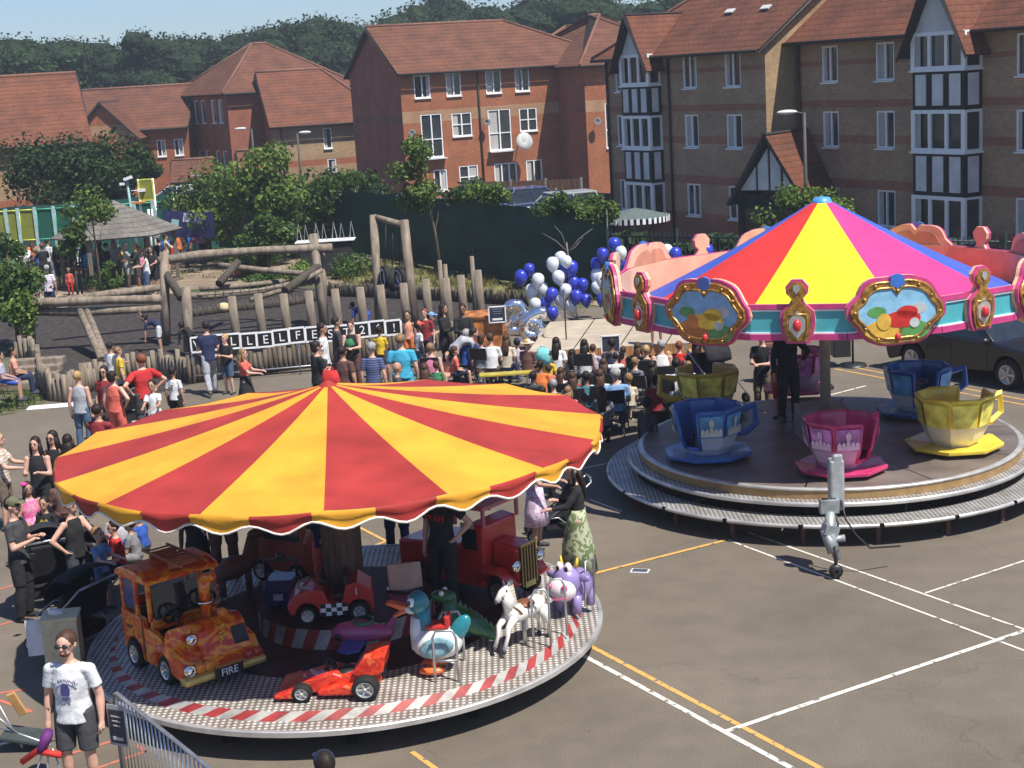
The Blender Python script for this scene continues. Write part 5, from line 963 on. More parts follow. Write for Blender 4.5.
for k in range(16):
    T,w=fseg(tr,k); b=MB()
    for z,h in ((3.52,.07),(3.08,.09)): b.box((0,.005,z),(w*1.0,.055,h),T=T)
    b.build('fascia_trim',mag,tr); b=MB()
    for z in (3.465,3.135): b.box((0,.004,z),(w*.998,.03,.025),T=T)
    b.build('white_line',white,tr)
    n=vec(aF+(k+.5)*R(22.5))
    if k%2==0: # scalloped sign
        def lob(a,sx=.66,sz=.47):
            l=1+.05*math.cos(6*a)+.05*abs(math.cos(4*a+.4)); return (math.cos(a)*sx*l*(1+.05*math.sin(a)), math.sin(a)*sz*l+(.05 if math.sin(a)>0 else 0)-(.10 if abs(math.cos(a))<.12 and math.sin(a)>0 else 0))
        P0=outline(lambda a:(lob(a)[0],lob(a)[1]+3.39)); P1=outline(lambda a:(lob(a,.60,.41)[0],lob(a,.60,.41)[1]+3.38)); P2=outline(lambda a:(lob(a,.53,.34)[0],lob(a,.53,.34)[1]+3.37))
        b=MB(); b.prism(P0,.055,.10,0,'xz',T); b.build('sign_board',pinkt,tr); b=MB(); b.prism(P1,.101,.135,0,'xz',T); o=b.build('gold_frame',goldm,tr); paintscene(o,T,P2,k//2)
        b=MB(); b.path([T@Vector((x,.14,z)) for x,z in P2],.022,5,closed=True); b.path([T@Vector((x,.12,z)) for x,z in P1],.025,5,closed=True)
        for j in range(0,48,4): x,z=P1[j]; b.ell(T@Vector((x*.93,.15,(z-3.35)*.93+3.35)),.028,n=8,m=5)
        b.build('gold_moulding',goldm,o); b=MB(); b.prism([(-.11,3.8),(-.09,3.92),(0,3.95),(.09,3.92),(.11,3.8),(0,3.74)],.1,.15,0,'xz',T); b.build('blue_crest',gloss((.04,.15,.5),'crest_blue'),o); b=MB(); b.ell(T@Vector((0,.15,3.05)),(.045,.045,.06)); b.build('red_bead',bead,o)
        b=MB(); b.prism([(x*1.0,z) for x,z in P0],-.0,.05,0,'xz',T@Matrix.Translation((0,-.0,0))); b.v=[tuple(T@(T.inverted()@Vector(v)+Vector((0,-.004,0)))) for v in b.v]; b.build('board_back',backm,tr)
        b=MB(); b.prism([(x*.8,(z-3.4)*.75+3.42) for x,z in P0],-.025,-.012,0,'xz',T); b.build('back_relief',M('back_relief_mat',(.5,.26,.16),.8),tr)
    else: # tall ornament
        def orn(s): return [( -.17*s,3.1),(-.13*s,3.0),(.13*s,3.0),(.17*s,3.1),(.2*s,3.3),(.19*s,3.46),(.1*s,3.56),(.06*s,3.64),(.12*s,3.72),(.13*s,3.82),(.06*s,3.92),(-.06*s,3.92),(-.13*s,3.82),(-.12*s,3.72),(-.06*s,3.64),(-.1*s,3.56),(-.19*s,3.46),(-.2*s,3.3)]
        b=MB(); b.prism(orn(1.25),.055,.10,0,'xz',T); b.build('ornament_board',pinkt,tr); b=MB(); b.prism([(x,(z-3.45)*.92+3.45) for x,z in orn(1.0)],.101,.13,0,'xz',T); o=b.build('gold_frame',goldm,tr)
        b=MB(); b.prism([(0,3.08),(.11,3.2),(.12,3.34),(0,3.48),(-.12,3.34),(-.11,3.2)],.131,.145,0,'xz',T); b.build('silver_inlay',silv,o); b=MB(); b.prism([(0,3.72),(.05,3.78),(.04,3.84),(-.04,3.84),(-.05,3.78)],.131,.15,0,'xz',T); b.build('silver_inlay',silv,o); b=MB(); b.ell(T@Vector((0,.16,3.27)),(.06,.06,.09)); b.build('red_bead',bead,o)
        b=MB(); b.path([T@Vector((x*.72,.135,(z-3.3)*.8+3.3)) for x,z in orn(1.0)[:6]+orn(1.0)[-2:]],.016,5,closed=True); b.build('gold_moulding',goldm,o)
        b=MB(); b.prism(orn(1.25),-.004,.05,0,'xz',T); b.build('board_back',backm,tr)
for k in range(8): b=MB(); a=R(-125+45*k); b.tube(vec(a,.2,4.5),vec(a,3.38,2.97),.03,n=5); b.build('rib',steel,tr)
b=MB(); b.tube((0,0,.74),(0,0,4.6),.09,n=12); b.build('centre_pole',M('pole_grey',(.3,.24,.19),.5),tr); b=MB(); b.box((-.05,.1,1.0),(.8,.7,.52)); b.build('centre_box',M('box_grey',(.25,.23,.22),.6),tr,bevel=.02)
ribm=dotplate('tread_plate',(.3,.29,.28),(.75,.73,.68),.065,.3,.45)
b=MB(); N_=20
for k in range(N_): a0=2*PI*k/N_+.01;a1=2*PI*(k+1)/N_-.01; b.lathe([(3.2,.35),(3.2,.30),(3.66,.29),(3.69,.31),(3.69,.34),(3.66,.355)],5,a0=a0,a1=a1)
b.build('walkway_edge',alu,tr); b=MB(); b.lathe([(3.66,.353),(3.2,.353)],100,sm=False); b.build('walkway',ribm,tr)
for k in range(20): b=MB(); q=vec(k*PI/10,3.45); b.box(q+Vector((0,0,.15)),(.06,.06,.3)); b.tube(vec(k*PI/10,3.2,.3),vec(k*PI/10,2.7,.3),.025,n=5); b.build('walkway_leg',M('leg_rust',(.12,.05,.04),.7),tr)
b=MB(); b.lathe([(3.12,.58),(3.3,.58)],100,sm=False); b.build('step_plate',ribm,tr); b=MB(); b.lathe([(3.3,.583),(3.32,.57),(3.32,.52),(3.1,.52)],100); b.build('step_edge',alu,tr); b=MB(); b.lathe([(3.12,.583),(3.12,.70)],100); b.build('gold_band',M('gold_band_mat',(.36,.22,.09),.5,.2),tr)
b=MB(); b.lathe([(3.12,.70),(3.14,.72),(3.12,.742),(3.05,.742)],100); b.build('floor_edge',alu,tr)
plm=M('ride_floor_sheet',(.19,.155,.135),.42,.15,var=.22,scale=1.4); b=MB()
for k in range(10): a0=2*PI*k/10+.004;a1=2*PI*(k+1)/10-.004; b.lathe([(3.05,.744),(.1,.744)],8,a0=a0,a1=a1,sm=False)
b.build('floor',plm,tr); b=MB(); b.lathe([(2.6,0),(2.6,.55)],40); b.build('base',under,tr)
# teacups
def cup(label,p,open_az,handle_az,c,cl,deco,scale=1.0,motif=None):
    t=thing('teacup',label,'ride cup',p,0,'octagonal ride teacups'); t.scale=(scale,)*3; m=gloss(c); ml=M('cup_pale_%d'%int(c[0]*999),cl,.4,var=.06); md=deco
    b=MB(); b.lathe([(0,.02),(.45,.02),(.72,.07),(.73,.13),(.6,.12),(.36,.10),(0,.10)],8,sm=False,T=Matrix.Rotation(PI/8,4,'Z')); b.build('saucer',m,t,bevel=.012)
    oi=round(((open_az)%360)/45)%8; prof=[(.32,.10),(.42,.22),(.50,.42),(.58,.84)]; b=MB(); d=MB(); mm=MB()
    for k in range(8):
        a0=(k-.5)*PI/4;a1=(k+.5)*PI/4
        rows=range(3) if k!=oi else range(1)
        for i in rows:
            (r0,z0),(r1,z1)=prof[i],prof[i+1]; b.add([vec(a0,r0,z0),vec(a1,r0,z0),vec(a1,r1,z1),vec(a0,r1,z1)],[(0,1,2,3)],0 if i==2 else 1)
            b.add([vec(a0,r0-.045,z0),vec(a1,r0-.045,z0),vec(a1,r1-.045,z1),vec(a0,r1-.045,z1)],[(3,2,1,0)],0)
        i=3 if k!=oi else 1; (r1,z1)=prof[i] if k!=oi else prof[1]; b.path([vec(a0,r1-.02,z1),vec(a1,r1-.02,z1)],.03,6,0)
        if k==oi:
            for a in (a0,a1): b.path([vec(a,prof[1][0]-.02,prof[1][1]),vec(a,prof[2][0]-.02,prof[2][1]),vec(a,prof[3][0]-.02,prof[3][1])],.032,6,0)
        else:
            e=.06; q=[vec(a0+e,.502+.004,.43),vec(a1-e,.506,.43),vec(a1-e,.577,.79),vec(a0+e,.577,.79)]; n=vec((a0+a1)/2)*.012; d.add([v+n for v in q],[(0,1,2,3)])
            if motif:
                am=(a0+a1)/2; c0=vec(am,.525,.52)+n*1.6; tt=Vector((-math.sin(am),math.cos(am),0)); uu=Vector((math.cos(am)*.19,math.sin(am)*.19,1)).normalized()
                for j in range(5): x=(j-2)*.07; h=.07 if j!=2 else .12; mm.add([c0+tt*(x-.03),c0+tt*(x+.03),c0+tt*(x+.03)+uu*h*.6,c0+tt*x+uu*h*1.2,c0+tt*(x-.03)+uu*h*.6],[(0,1,2,3,4)])
                mm.add([c0+tt*(-.17)-uu*.06,c0+tt*.17-uu*.06,c0+tt*.17+uu*.0,c0-tt*.17+uu*.0],[(0,1,2,3)]); mm.add([c0-tt*.03+uu*.1,c0+tt*.03+uu*.1,c0+tt*.045+uu*.2,c0+uu*.25,c0-tt*.045+uu*.2],[(0,1,2,3,4)])
    b.build('cup_body',[m,ml],t); d.build('printed_panel',md,t)
    if motif: mm.build('crown_print',motif,t)
    b=MB(); h=R(handle_az); b.path([vec(h,.54,.7),vec(h,.84,.76),vec(h,.86,.46),vec(h,.68,.34),vec(h,.46,.34)],[(.045,.06)]*5,4,0,False); b.build('handle',m,t)
    b=MB(); b.lathe([(.0,.34),(.2,.34),(.2,.12)],12); b.path([vec(k*PI/6,.17,.58) for k in range(12)],.02,5,closed=True); b.tube((0,0,.3),(0,0,.58),.03); b.build('turn_wheel',M('wheel_grey',(.2,.2,.2),.5),t)
    b=MB(); 
    for k in range(8):
        if k!=oi: a0=(k-.5)*PI/4;a1=(k+.5)*PI/4; b.add([vec(a0,.25,.36),vec(a1,.25,.36),vec(a1,.44,.36),vec(a0,.44,.36)],[(0,1,2,3)])
    b.build('bench',m,t); return t
bd=M('cup_blue_print',(.12,.36,.62),.35,var=.35,scale=4); yd=M('cup_yellow_print',(.8,.68,.12),.35,var=.3,scale=5); pd_=M('cup_pink_print',(.6,.2,.5),.35,var=.4,scale=4)
pal=(.55,.55,.56)
def at(x,y,z=.744): return G(x,y,z)
cup('blue octagonal teacup with pale crown panel at the left front of the ride',at(708,457),-135,15,(.03,.13,.42),pal,bd,1.0,M('print_cream',(.6,.58,.5),.6))
cup('pink octagonal teacup with mauve panel behind the trailer hitch',at(841,471),-45,35,(.62,.04,.16),(.58,.4,.5),pd_,.98,M('print_pale_pink',(.75,.5,.6),.6))
cup('bright yellow octagonal teacup in the sun at the right front of the ride',at(954,449),60,20,(.85,.62,.05),(.62,.58,.5),yd,1.05)
cup('dark blue teacup behind the bright yellow one',at(918,414),-90,5,(.02,.10,.34),pal,bd,1.0)
cup('dull yellow teacup behind the blue one at the left rear of the ride',at(708,415),90,180,(.55,.38,.06),(.4,.36,.2),yd,1.0)
cup('crimson teacup at the back of the ride beside the centre pole',at(798,392),90,60,(.42,.03,.12),(.4,.3,.35),pd_,.95)
# rail with steps behind
b=MB(); b.box((0,0,.95),(1.6,.08,.06)); b.box((-.5,0,.45),(.5,.3,.9)); tag(b.build('ticket_stand',wood('stand_brown',(.2,.09,.06)),loc=G(808,392,.0)+Vector((0,1.2,0)),bevel=.01),'brown wooden stand with a narrow top rail behind the teacup ride','stand')
sp=thing('loudspeaker_stand','black loudspeaker on a round based stand behind the teacup ride','loudspeaker',G(853,366)); b=MB(); b.lathe([(0,.06),(.3,.05),(.32,0)],16); b.tube((0,0,0),(0,0,1.3),.025); b.build('stand',black,sp); b=MB(); b.box((-.28,0,.75),(.4,.35,1.0)); b.box((0,0,1.35),(.35,.3,.5)); b.build('cabinet',black,sp,bevel=.02)
# trailer hitch
th=thing('trailer_hitch','grey metal tow hitch with jockey wheel raised at the front of the teacup ride','tow hitch',G(838,560)); off=-Vector(th.location); D=lambda x,y,z_:P(x,y,z_)+off
gm=M('hitch_grey',(.3,.32,.32),.45,.3,var=.3); b=MB(); 
b.box(D(836,484,20.77),(.2,.2,.72)); b.box(D(836,470,20.76)+Vector((0,-.1,0)),(.14,.06,.5)); b.build('channel',M('hitch_pale',(.42,.44,.44),.45,.3,var=.2),th,bevel=.03); b=MB(); b.box(D(829,506,20.72),(.26,.12,.2)); b.build('connector_plate',gm,th,bevel=.01); b=MB(); b.box(D(825,502,20.70),(.09,.05,.1)); b.box(D(833,502,20.70),(.09,.05,.1)); b.build('socket',black,th)
b=MB(); b.path([D(830,512,20.72),D(830,535,20.67),D(838,560,20.62)],[.07,.08,.05],8); b.path([D(828,540,20.67),D(845,538,20.65)],.05,6); b.path([D(824,530,20.67),D(834,552,20.62)],[.06,.09],8); b.box(D(830,530,20.67),(.2,.16,.14),rot=(0,20,10)); b.build('coupling',gm,th)
b=MB(); b.path([D(841,500,20.72),D(846,520,20.67),D(856,535,20.62),D(870,548,20.65),D(900,546,20.80)],.014,5); b.path([D(835,510,20.72),D(838,525,20.67),D(836,545,20.62)],.014,5); b.build('cable',black,th); b=MB(); q=D(836,571,20.60); b.lathe([(.02,-.04),(.09,-.04),(.1,0),(.09,.04),(.02,.04)],14,T=Matrix.Translation(q)@Matrix.Rotation(R(90),4,'X')); b.tube(q,q+Vector((0,0,.35)),.025); b.build('jockey_wheel',black,th)
# ------------------------------------------------------------ people
SK={'light':(.58,.33,.24),'tan':(.42,.23,.15),'brown':(.22,.11,.065),'dark':(.09,.045,.03)}
HC={'brown':(.07,.035,.02),'dark':(.02,.013,.01),'blonde':(.42,.27,.11),'red':(.2,.06,.03),'grey':(.3,.29,.28),'fair':(.25,.15,.07)}
CL={'white':(.72,.72,.72),'black':(.02,.02,.022),'navy':(.02,.03,.08),'blue':(.03,.09,.38),'lblue':(.2,.35,.6),'cyan':(.06,.42,.62),'red':(.55,.03,.03),'coral':(.7,.14,.1),'maroon':(.28,.03,.035),'pink':(.65,.2,.33),'hotpink':(.75,.06,.3),'peach':(.75,.35,.24),'orange':(.75,.2,.05),'yellow':(.75,.5,.03),'grey':(.2,.2,.21),'lgrey':(.4,.41,.44),'dgrey':(.06,.06,.065),'brown':(.13,.06,.05),'khaki':(.16,.12,.08),'denim':(.07,.12,.2),'green':(.05,.2,.08),'purple':(.12,.06,.4),'aqua':(.2,.6,.6),'cream':(.6,.52,.4),'lilac':(.45,.42,.55),'olive':(.14,.14,.08),'teal':(.05,.2,.25)}
def skinm(k): return M('skin_'+k,SK[k],.55,var=.06,scale=10)
def joints(legs,al,ar,child):
    hs=1.3 if child else 1.07; j={}
    if legs in('stand','walk'): hz=.92; 
    elif legs=='sit': hz=.50
    elif legs=='floor': hz=.13
    elif legs=='bend': hz=.90
    sh=.93 if child else 1.0
    tl=0; lean={'stand':0,'walk':.03,'sit':.03,'floor':.08,'bend':.42,}[legs]
    up=.52*(sh if child else 1); ch=Vector((0,lean*.55,hz+up*.55)); nk=Vector((0,lean*1.0,hz+up*(1 if legs!='bend' else .45)))
    if legs=='bend': ch=Vector((0,.2,hz+.2))
    j['pel']=Vector((0,0,hz)); j['ch']=ch; j['nk']=nk; d=(nk-ch).normalized(); j['hd']=nk+d*.07+Vector((0,.015,.09*hs)); j['hs']=hs
    w=.165 if child else .178
    for s,n,a in((-1,'L',al),(1,'R',ar)):
        S_=nk+Vector((s*w,0,-.095)); j['S'+n]=S_
        E={'down':(.06,-.03,-.28),'phone':(.05,.06,-.27),'hip':(.2,-.06,-.2),'fwd':(.04,.16,-.2),'up':(.12,.12,.14),'lap':(.05,.05,-.27),'hang':(.02,.05,-.28),'hold':(.02,.08,-.26)}[a]
        Wv={'down':(.01,.05,-.25),'phone':(-.1,.2,.08),'hip':(-.13,.08,-.16),'fwd':(-.03,.22,-.02),'up':(-.02,.1,.22),'lap':(-.07,.2,-.06),'hang':(0,.02,-.25),'hold':(-.14,.19,.02)}[a]
        e=S_+Vector((s*E[0],E[1],E[2])); wr=e+Vector((s*Wv[0],Wv[1],Wv[2])); j['E'+n]=e; j['W'+n]=wr
        h=j['pel']+Vector((s*.09,0,-.02)); j['H'+n]=h
        if legs in('stand','bend'): k=Vector((s*.11,.03,.49)); an=Vector((s*.12,-.01,.08))
        elif legs=='walk': k=Vector((s*.1,.12*s+.06,.5)); an=Vector((s*.1,.26*s-.05,.09 if s>0 else .14))
        elif legs=='sit': k=Vector((s*.12,.42,.50)); an=Vector((s*.12,.44,.08))
        else: k=Vector((s*.30,.30,.16)); an=Vector((-s*.06,.34,.07))
        j['K'+n]=k; j['A'+n]=an
    j['legs']=legs; j['top']=j['hd'].z+.12*hs; return j
def remesh(mb,name,vox,smooth=3):
    me=mb.mesh(name+'_src'); o=bpy.data.objects.new('tmp',me); C.objects.link(o); m=o.modifiers.new('r','REMESH'); m.mode='VOXEL'; m.voxel_size=vox; m.use_smooth_shade=True
    s=o.modifiers.new('s','SMOOTH'); s.factor=.5; s.iterations=smooth; dg=bpy.context.evaluated_depsgraph_get(); r=bpy.data.meshes.new_from_object(o.evaluated_get(dg)); r.name=name; bpy.data.objects.remove(o); bpy.data.meshes.remove(me); return r
def merge(me,mb):
    """append loose detail to a mesh"""
    b=MB(); vs=[tuple(v.co) for v in me.vertices]; fs=[tuple(p.vertices) for p in me.polygons]; b.add(vs,fs,0,True)
    o=len(b.v); b.v+=mb.v; b.f+=[[i+o for i in f] for f in mb.f]; b.m+=mb.m; b.s+=mb.s
    r=bpy.data.meshes.new(me.name); r.from_pydata(b.v,[],b.f); r.polygons.foreach_set('material_index',b.m); r.polygons.foreach_set('use_smooth',b.s); bpy.data.meshes.remove(me); return r
PC={}
def body(key,vox=.016):
    k=('body',key,vox)
    if k in PC: return PC[k]
    j=joints(*key); hs=j['hs']; b=MB(); pel,ch,nk,hd=j['pel'],j['ch'],j['nk'],j['hd']; cw=.9 if key[3] else 1.0
    b.path([pel+Vector((0,0,-.09)),pel,pel.lerp(ch,.5),ch,nk+Vector((0,0,-.06)),nk],[(.09*cw,.09),(.15*cw,.105),(.125*cw,.09),(.155*cw,.105),(.125*cw,.08),(.06,.055)],16)
    b.path([nk+Vector((0,0,-.05)),hd],[.055,.05],10)
    b.ell(hd+Vector((0,-.01,.015*hs)),(.076*hs,.095*hs,.105*hs)); b.ell(hd+Vector((0,.03*hs,-.05*hs)),(.05*hs,.055*hs,.06*hs)); b.ell(hd+Vector((0,.09*hs,-.012*hs)),(.013*hs,.02*hs,.024*hs),n=8,m=6)
    for s in(-1,1): b.ell(hd+Vector((s*.078*hs,-.01,-.005)),(.012,.022*hs,.03*hs),n=8,m=6)
    tips=MB()
    for n,s in(('L',-1),('R',1)):
        S_,E_,W_=j['S'+n],j['E'+n],j['W'+n]; b.ell(S_,(.058,.055,.058)); b.path([S_,S_.lerp(E_,.5),E_],[.052,.047,.04],10); b.path([E_,E_.lerp(W_,.35),W_],[.04,.041,.026],10); b.ell(E_,.04,n=8,m=6)
        d=(W_-E_).normalized(); sd_=Vector((s,0,0)) if abs(d.x)<.8 else Vector((0,1,0)); sd_=(sd_-d*sd_.dot(d)).normalized(); up=d.cross(sd_); side=up if abs(d.z)>.6 else sd_ # palm plane
        pc=W_+d*.045; b.path([W_-d*.01,W_+d*.03,W_+d*.085],[(.024,.024),(.03,.028),(.03,.026)],8)
        for q,(f,l) in enumerate(((-1.5,.06),(-.5,.07),(.5,.067),(1.5,.052))):
            r0=W_+d*.075+side*f*.017; cdir=(-sd_ if abs(d.z)>.6 else Vector((0,0,-1)))
            tips.path([r0,r0+d*l*.45+cdir*.006,r0+d*l*.8+cdir*.022,r0+d*l*.95+cdir*.036],[.0095,.009,.008,.006],6)
        r0=W_+d*.03+side*(-.024 if abs(d.z)<=.6 else .024*1); tips.path([r0,r0+d*.03+side*(-.02 if abs(d.z)<=.6 else .02),r0+d*.062+side*(-.022 if abs(d.z)<=.6 else .022)],[.012,.0105,.008],6)
        Hh,K,A=j['H'+n],j['K'+n],j['A'+n]; b.ell(Hh,(.09,.09,.09)); b.path([Hh,Hh.lerp(K,.5),K],[.088,.072,.052],12); b.ell(K,.053,n=10,m=7); b.path([K,K.lerp(A,.35),A],[.05,.052,.034],10)
        fw=Vector((s*.15,1,0)).normalized() if key[0]!='floor' else Vector((-s*1,.3,0)).normalized(); ft_=A+Vector((0,0,-.045)); b.path([ft_-fw*.06,ft_+fw*.05,ft_+fw*.15],[(.034,.035),(.04,.03),(.035,.018)],8)
    me=remesh(b,'person',vox)
    e=MB()
    for s in(-1,1): e.ell(hd+Vector((s*.03*hs,.078*hs,.01*hs)),(.014*hs,.012*hs,.009*hs),1,8,6)
    for s in(-1,1): e.path([hd+Vector((s*.015*hs,.09*hs,.03*hs)),hd+Vector((s*.045*hs,.08*hs,.03*hs))],.005*hs,5,1)
    e.ell(hd+Vector((0,.083*hs,-.055*hs)),(.024*hs,.01*hs,.008*hs),2,8,5)
    o=len(e.v); e.v+=tips.v; e.f+=[[i+o for i in f] for f in tips.f]; e.m+=tips.m; e.s+=tips.s
    me=merge(me,e); PC[k]=(me,j); return PC[k]
def garment(key,kind,vox=.016,inf=.016):
    k=('g',key,kind,vox)
    if k in PC: return PC[k]
    j=body(key)[1]; pel,ch,nk=j['pel'],j['ch'],j['nk']; b=MB(); cw=.9 if key[3] else 1.0; i_=inf
    if kind in('tee','long','vest','dresstop'):
        lo=pel+Vector((0,0,-.02 if key[0]!='bend' else .02)); top=nk+Vector((0,0,-.015)); drop=-.1 if key[0] in('stand','walk') else -.01
        b.path([pel+Vector((0,0,drop)),lo,pel.lerp(ch,.5),ch,nk+Vector((0,0,-.065)),top],[(.172*cw+i_,.125+i_),(.158*cw+i_,.114+i_),(.14*cw+i_,.1+i_),(.157*cw+i_,.108+i_),(.13*cw+i_*(.6 if kind!='vest' else .1),.085+i_*.6),(.07+i_*.2,.062)],18)
        for n in 'LR':
            S_,E_,W_=j['S'+n],j['E'+n],j['W'+n]
            if kind=='vest': continue
            b.ell(S_,(.06+i_*.2,)*3); b.path([S_+(nk-S_)*.45+Vector((0,0,-.02)),S_,S_.lerp(E_,.65)],[.055,.062,.056+i_*.45],12)
            if kind=='long': b.path([S_,E_],[.062,.05],12); b.ell(E_,.05,n=10,m=7); b.path([E_,E_.lerp(W_,.93)],[.05,.036],12)
    elif kind in('trousers','shorts','leggings'):
        b.path([pel+Vector((0,0,-.1)),pel+Vector((0,0,.0)),pel.lerp(ch,.25)],[(.12*cw,.1),(.153*cw+i_*.6,.108+i_*.6),(.145*cw,.102)],16)
        for n in 'LR':
            Hh,K,A=j['H'+n],j['K'+n],j['A'+n]; w=.012 if kind!='leggings' else 0
            b.ell(Hh,(.1,.1,.1)); b.path([Hh,Hh.lerp(K,.5),Hh.lerp(K,.93)],[.1,.084+w,.068+w*1.6],12)
            if kind!='shorts': b.ell(K,.062+w,n=10,m=7); b.path([K,K.lerp(A,.4),K.lerp(A,.98)],[.06+w,.062+w,.048+w*1.2],12)
    elif kind in('skirt','longskirt'):
        if key[0] in('stand','walk'):
            zb=.42 if kind=='skirt' else .12; r=.25 if kind=='skirt' else .3; pts=[];n=20
            b.lathe([(.02,pel.z+.12),(.158,pel.z+.14),(.18,pel.z-.05),(r*.9,(pel.z+zb)/2),(r,zb),(.02,zb)],20)
            me=b.mesh('skirt'); 
            for v in me.vertices:
                a=math.atan2(v.co.y,v.co.x); f=1+.09*math.sin(a*7)*max(0,(pel.z-v.co.z)/pel.z); v.co.x*=f; v.co.y*=f*.82
            PC[k]=me; return me
        else:
            K=(j['KL']+j['KR'])/2; b.path([pel+Vector((0,-.02,.04)),pel.lerp(K,.6)+Vector((0,0,.0)),K+Vector((0,.02,-.03))],[(.17,.12),(.2,.1),(.2,.08)],14)
    me=remesh(b,kind,vox,4); PC[k]=me; return me
def hairmesh(key,kind):
    k=('h',key,kind)
    if k in PC: return PC[k]
    j=body(key)[1]; h=j['hd']; s=j['hs']; b=MB()
    if kind in('short','bun','pony','long'):
        b.ell(h+Vector((0,-.026*s,.034*s)),(.085*s,.098*s,.1*s),n=18,m=11)
        if kind!='short': b.ell(h+Vector((0,-.05*s,-.02*s)),(.08*s,.065*s,.09*s))
        if kind=='long':
            nk=j['nk']; b.path([h+Vector((0,-.06*s,0)),h+Vector((0,-.085*s,-.1*s)),nk+Vector((0,-.115,-.08)),nk+Vector((0,-.12,-.24))],[(.08*s,.05*s),(.088*s,.05*s),(.1,.04),(.07,.02)],12)
            for q in(-1,1): b.path([h+Vector((q*.07*s,.01,.02)),h+Vector((q*.08*s,0,-.1*s)),nk+Vector((q*.09,.03,-.1))],[.028*s,.03*s,.012],7)
        if kind=='bun': b.ell(h+Vector((0,-.1*s,.09*s)),.042*s)
        if kind=='pony': b.path([h+Vector((0,-.1*s,.05*s)),h+Vector((0,-.16*s,.0)),h+Vector((0,-.15*s,-.15*s))],[.03*s,.038*s,.01],8)
    elif kind=='cap':
        b.ell(h+Vector((0,-.012*s,.045*s)),(.088*s,.105*s,.088*s)); b.path([h+Vector((0,.06*s,.055*s)),h+Vector((0,.11*s,.06*s)),h+Vector((0,.165*s,.045*s))],[(.07*s,.012),(.072*s,.008),(.05*s,.004)],12)
    elif kind=='hat': b.ell(h+Vector((0,-.01,.06*s)),(.09*s,.1*s,.075*s)); b.lathe([(.09*s,0),(.18*s,-.012),(.185*s,-.018),(.09*s,-.008)],20,c=tuple(h+Vector((0,0,.05*s))))
    elif kind=='shades':
        for q in(-1,1): b.ell(h+Vector((q*.033*s,.088*s,.012*s)),(.028*s,.012*s,.02*s),n=10,m=6); b.path([h+Vector((q*.06*s,.075*s,.015*s)),h+Vector((q*.082*s,-.01,.01*s))],.005,4)
        b.path([h+Vector((-.01,.1*s,.016*s)),h+Vector((.01,.1*s,.016*s))],.005,4)
    me=b.mesh(kind); PC[k]=me; return me
def shoemesh(key):
    k=('s',key)
    if k in PC: return PC[k]
    j=body(key)[1]; b=MB()
    for n,s in(('L',-1),('R',1)):
        A=j['A'+n]; fw=Vector((s*.15,1,0)).normalized() if key[0]!='floor' else Vector((-s,.3,0)).normalized(); f=A+Vector((0,0,-.045)); b.path([f-fw*.075,f-fw*.03,f+fw*.07,f+fw*.165],[(.035,.03),(.042,.045),(.046,.036),(.036,.022)],10)
    me=b.mesh('shoes'); PC[k]=me; return me
def addo(name,me,mats,parent):
    o=bpy.data.objects.new(name,me); C.objects.link(o); o.parent=parent
    while len(me.materials)<len(mats): me.materials.append(None)
    for i,m in enumerate(mats): o.material_slots[i].link='OBJECT'; o.material_slots[i].material=m
    return o
lipm=M('lips',(.4,.12,.1),.5); eyem=M('eye_dark',(.02,.015,.012),.3)
NPp=[0]
def pp(px_,py_,h,rot,legs,arms,hair,hc,top,tc,bot,bc,skin,label,cap=None,shades=False,group=None,bz=0,vox=.016,foot=False,shoe='dgrey',at_=None,tm=None,bm=None,wide=1.0):
    child=h<1.45 and legs!='x' and h<1.4; al,ar=arms if isinstance(arms,tuple) else (arms,arms); key=(legs,al,ar,child)
    me,j=body(key,vox); s=h/1.75; root=addo('person',me,[skinm(skin),eyem,lipm],None); NPp[0]+=1
    hx=Matrix.Rotation(R(rot),3,'Z')@Vector((j['hd'].x,j['hd'].y,0))*s
    if at_ is not None: L_=Vector(at_)
    elif foot: L_=G(px_,py_,bz)
    else: L_=G(px_,py_,bz+j['top']*s); L_=L_-hx; L_.z=bz
    root.location=L_; root.rotation_euler[2]=R(rot); root.scale=(s*wide,s*wide,s); tag(root,label,'person',group)
    if hair: addo('hair',hairmesh(key,hair),[M('hair_'+hc,HC[hc],.6,var=.25,scale=30,stretch=(1,1,.2))],root)
    gv=.016 if vox>.01 else .01
    if top: addo({'tee':'tee_shirt','long':'shirt','vest':'vest_top','dresstop':'dress_top'}[top],garment(key,top,gv),[tm or cloth(CL[tc])],root)
    if bot: addo({'trousers':'trousers','shorts':'shorts','leggings':'leggings','skirt':'skirt','longskirt':'skirt'}[bot],garment(key,bot,gv),[bm or cloth(CL[bc])],root)
    if cap: kd,cc=cap; addo({'cap':'cap','hat':'sun_hat'}[kd],hairmesh(key,kd),[cloth(CL[cc])],root)
    if shades: addo('sunglasses',hairmesh(key,'shades'),[black],root)
    addo('shoes',shoemesh(key),[cloth(CL[shoe])],root); return root,j
def printm(name,a,b_,sc=18):
    m,t,N,L,B=nt(name); n=_noise(N,L,sc,3); n.inputs['Distortion'].default_value=1.2; c=_ramp(N,L,n.outputs[0],[(0,a),(.5,b_)],True); L.new(c,B.inputs['Base Color']); B.inputs['Roughness'].default_value=.85; return m
def stripem(name,a,b_,pitch=.04):
    m,t,N,L,B=nt(name); tc=N.new('ShaderNodeTexCoord'); sp=N.new('ShaderNodeSeparateXYZ'); L.new(tc.outputs['Object'],sp.inputs[0]); f=_math(N,L,'FRACT',_math(N,L,'DIVIDE',sp.outputs[2],pitch)); c=_ramp(N,L,f,[(0,a),(.5,b_)],True); L.new(c,B.inputs['Base Color']); B.inputs['Roughness'].default_value=.85; return m
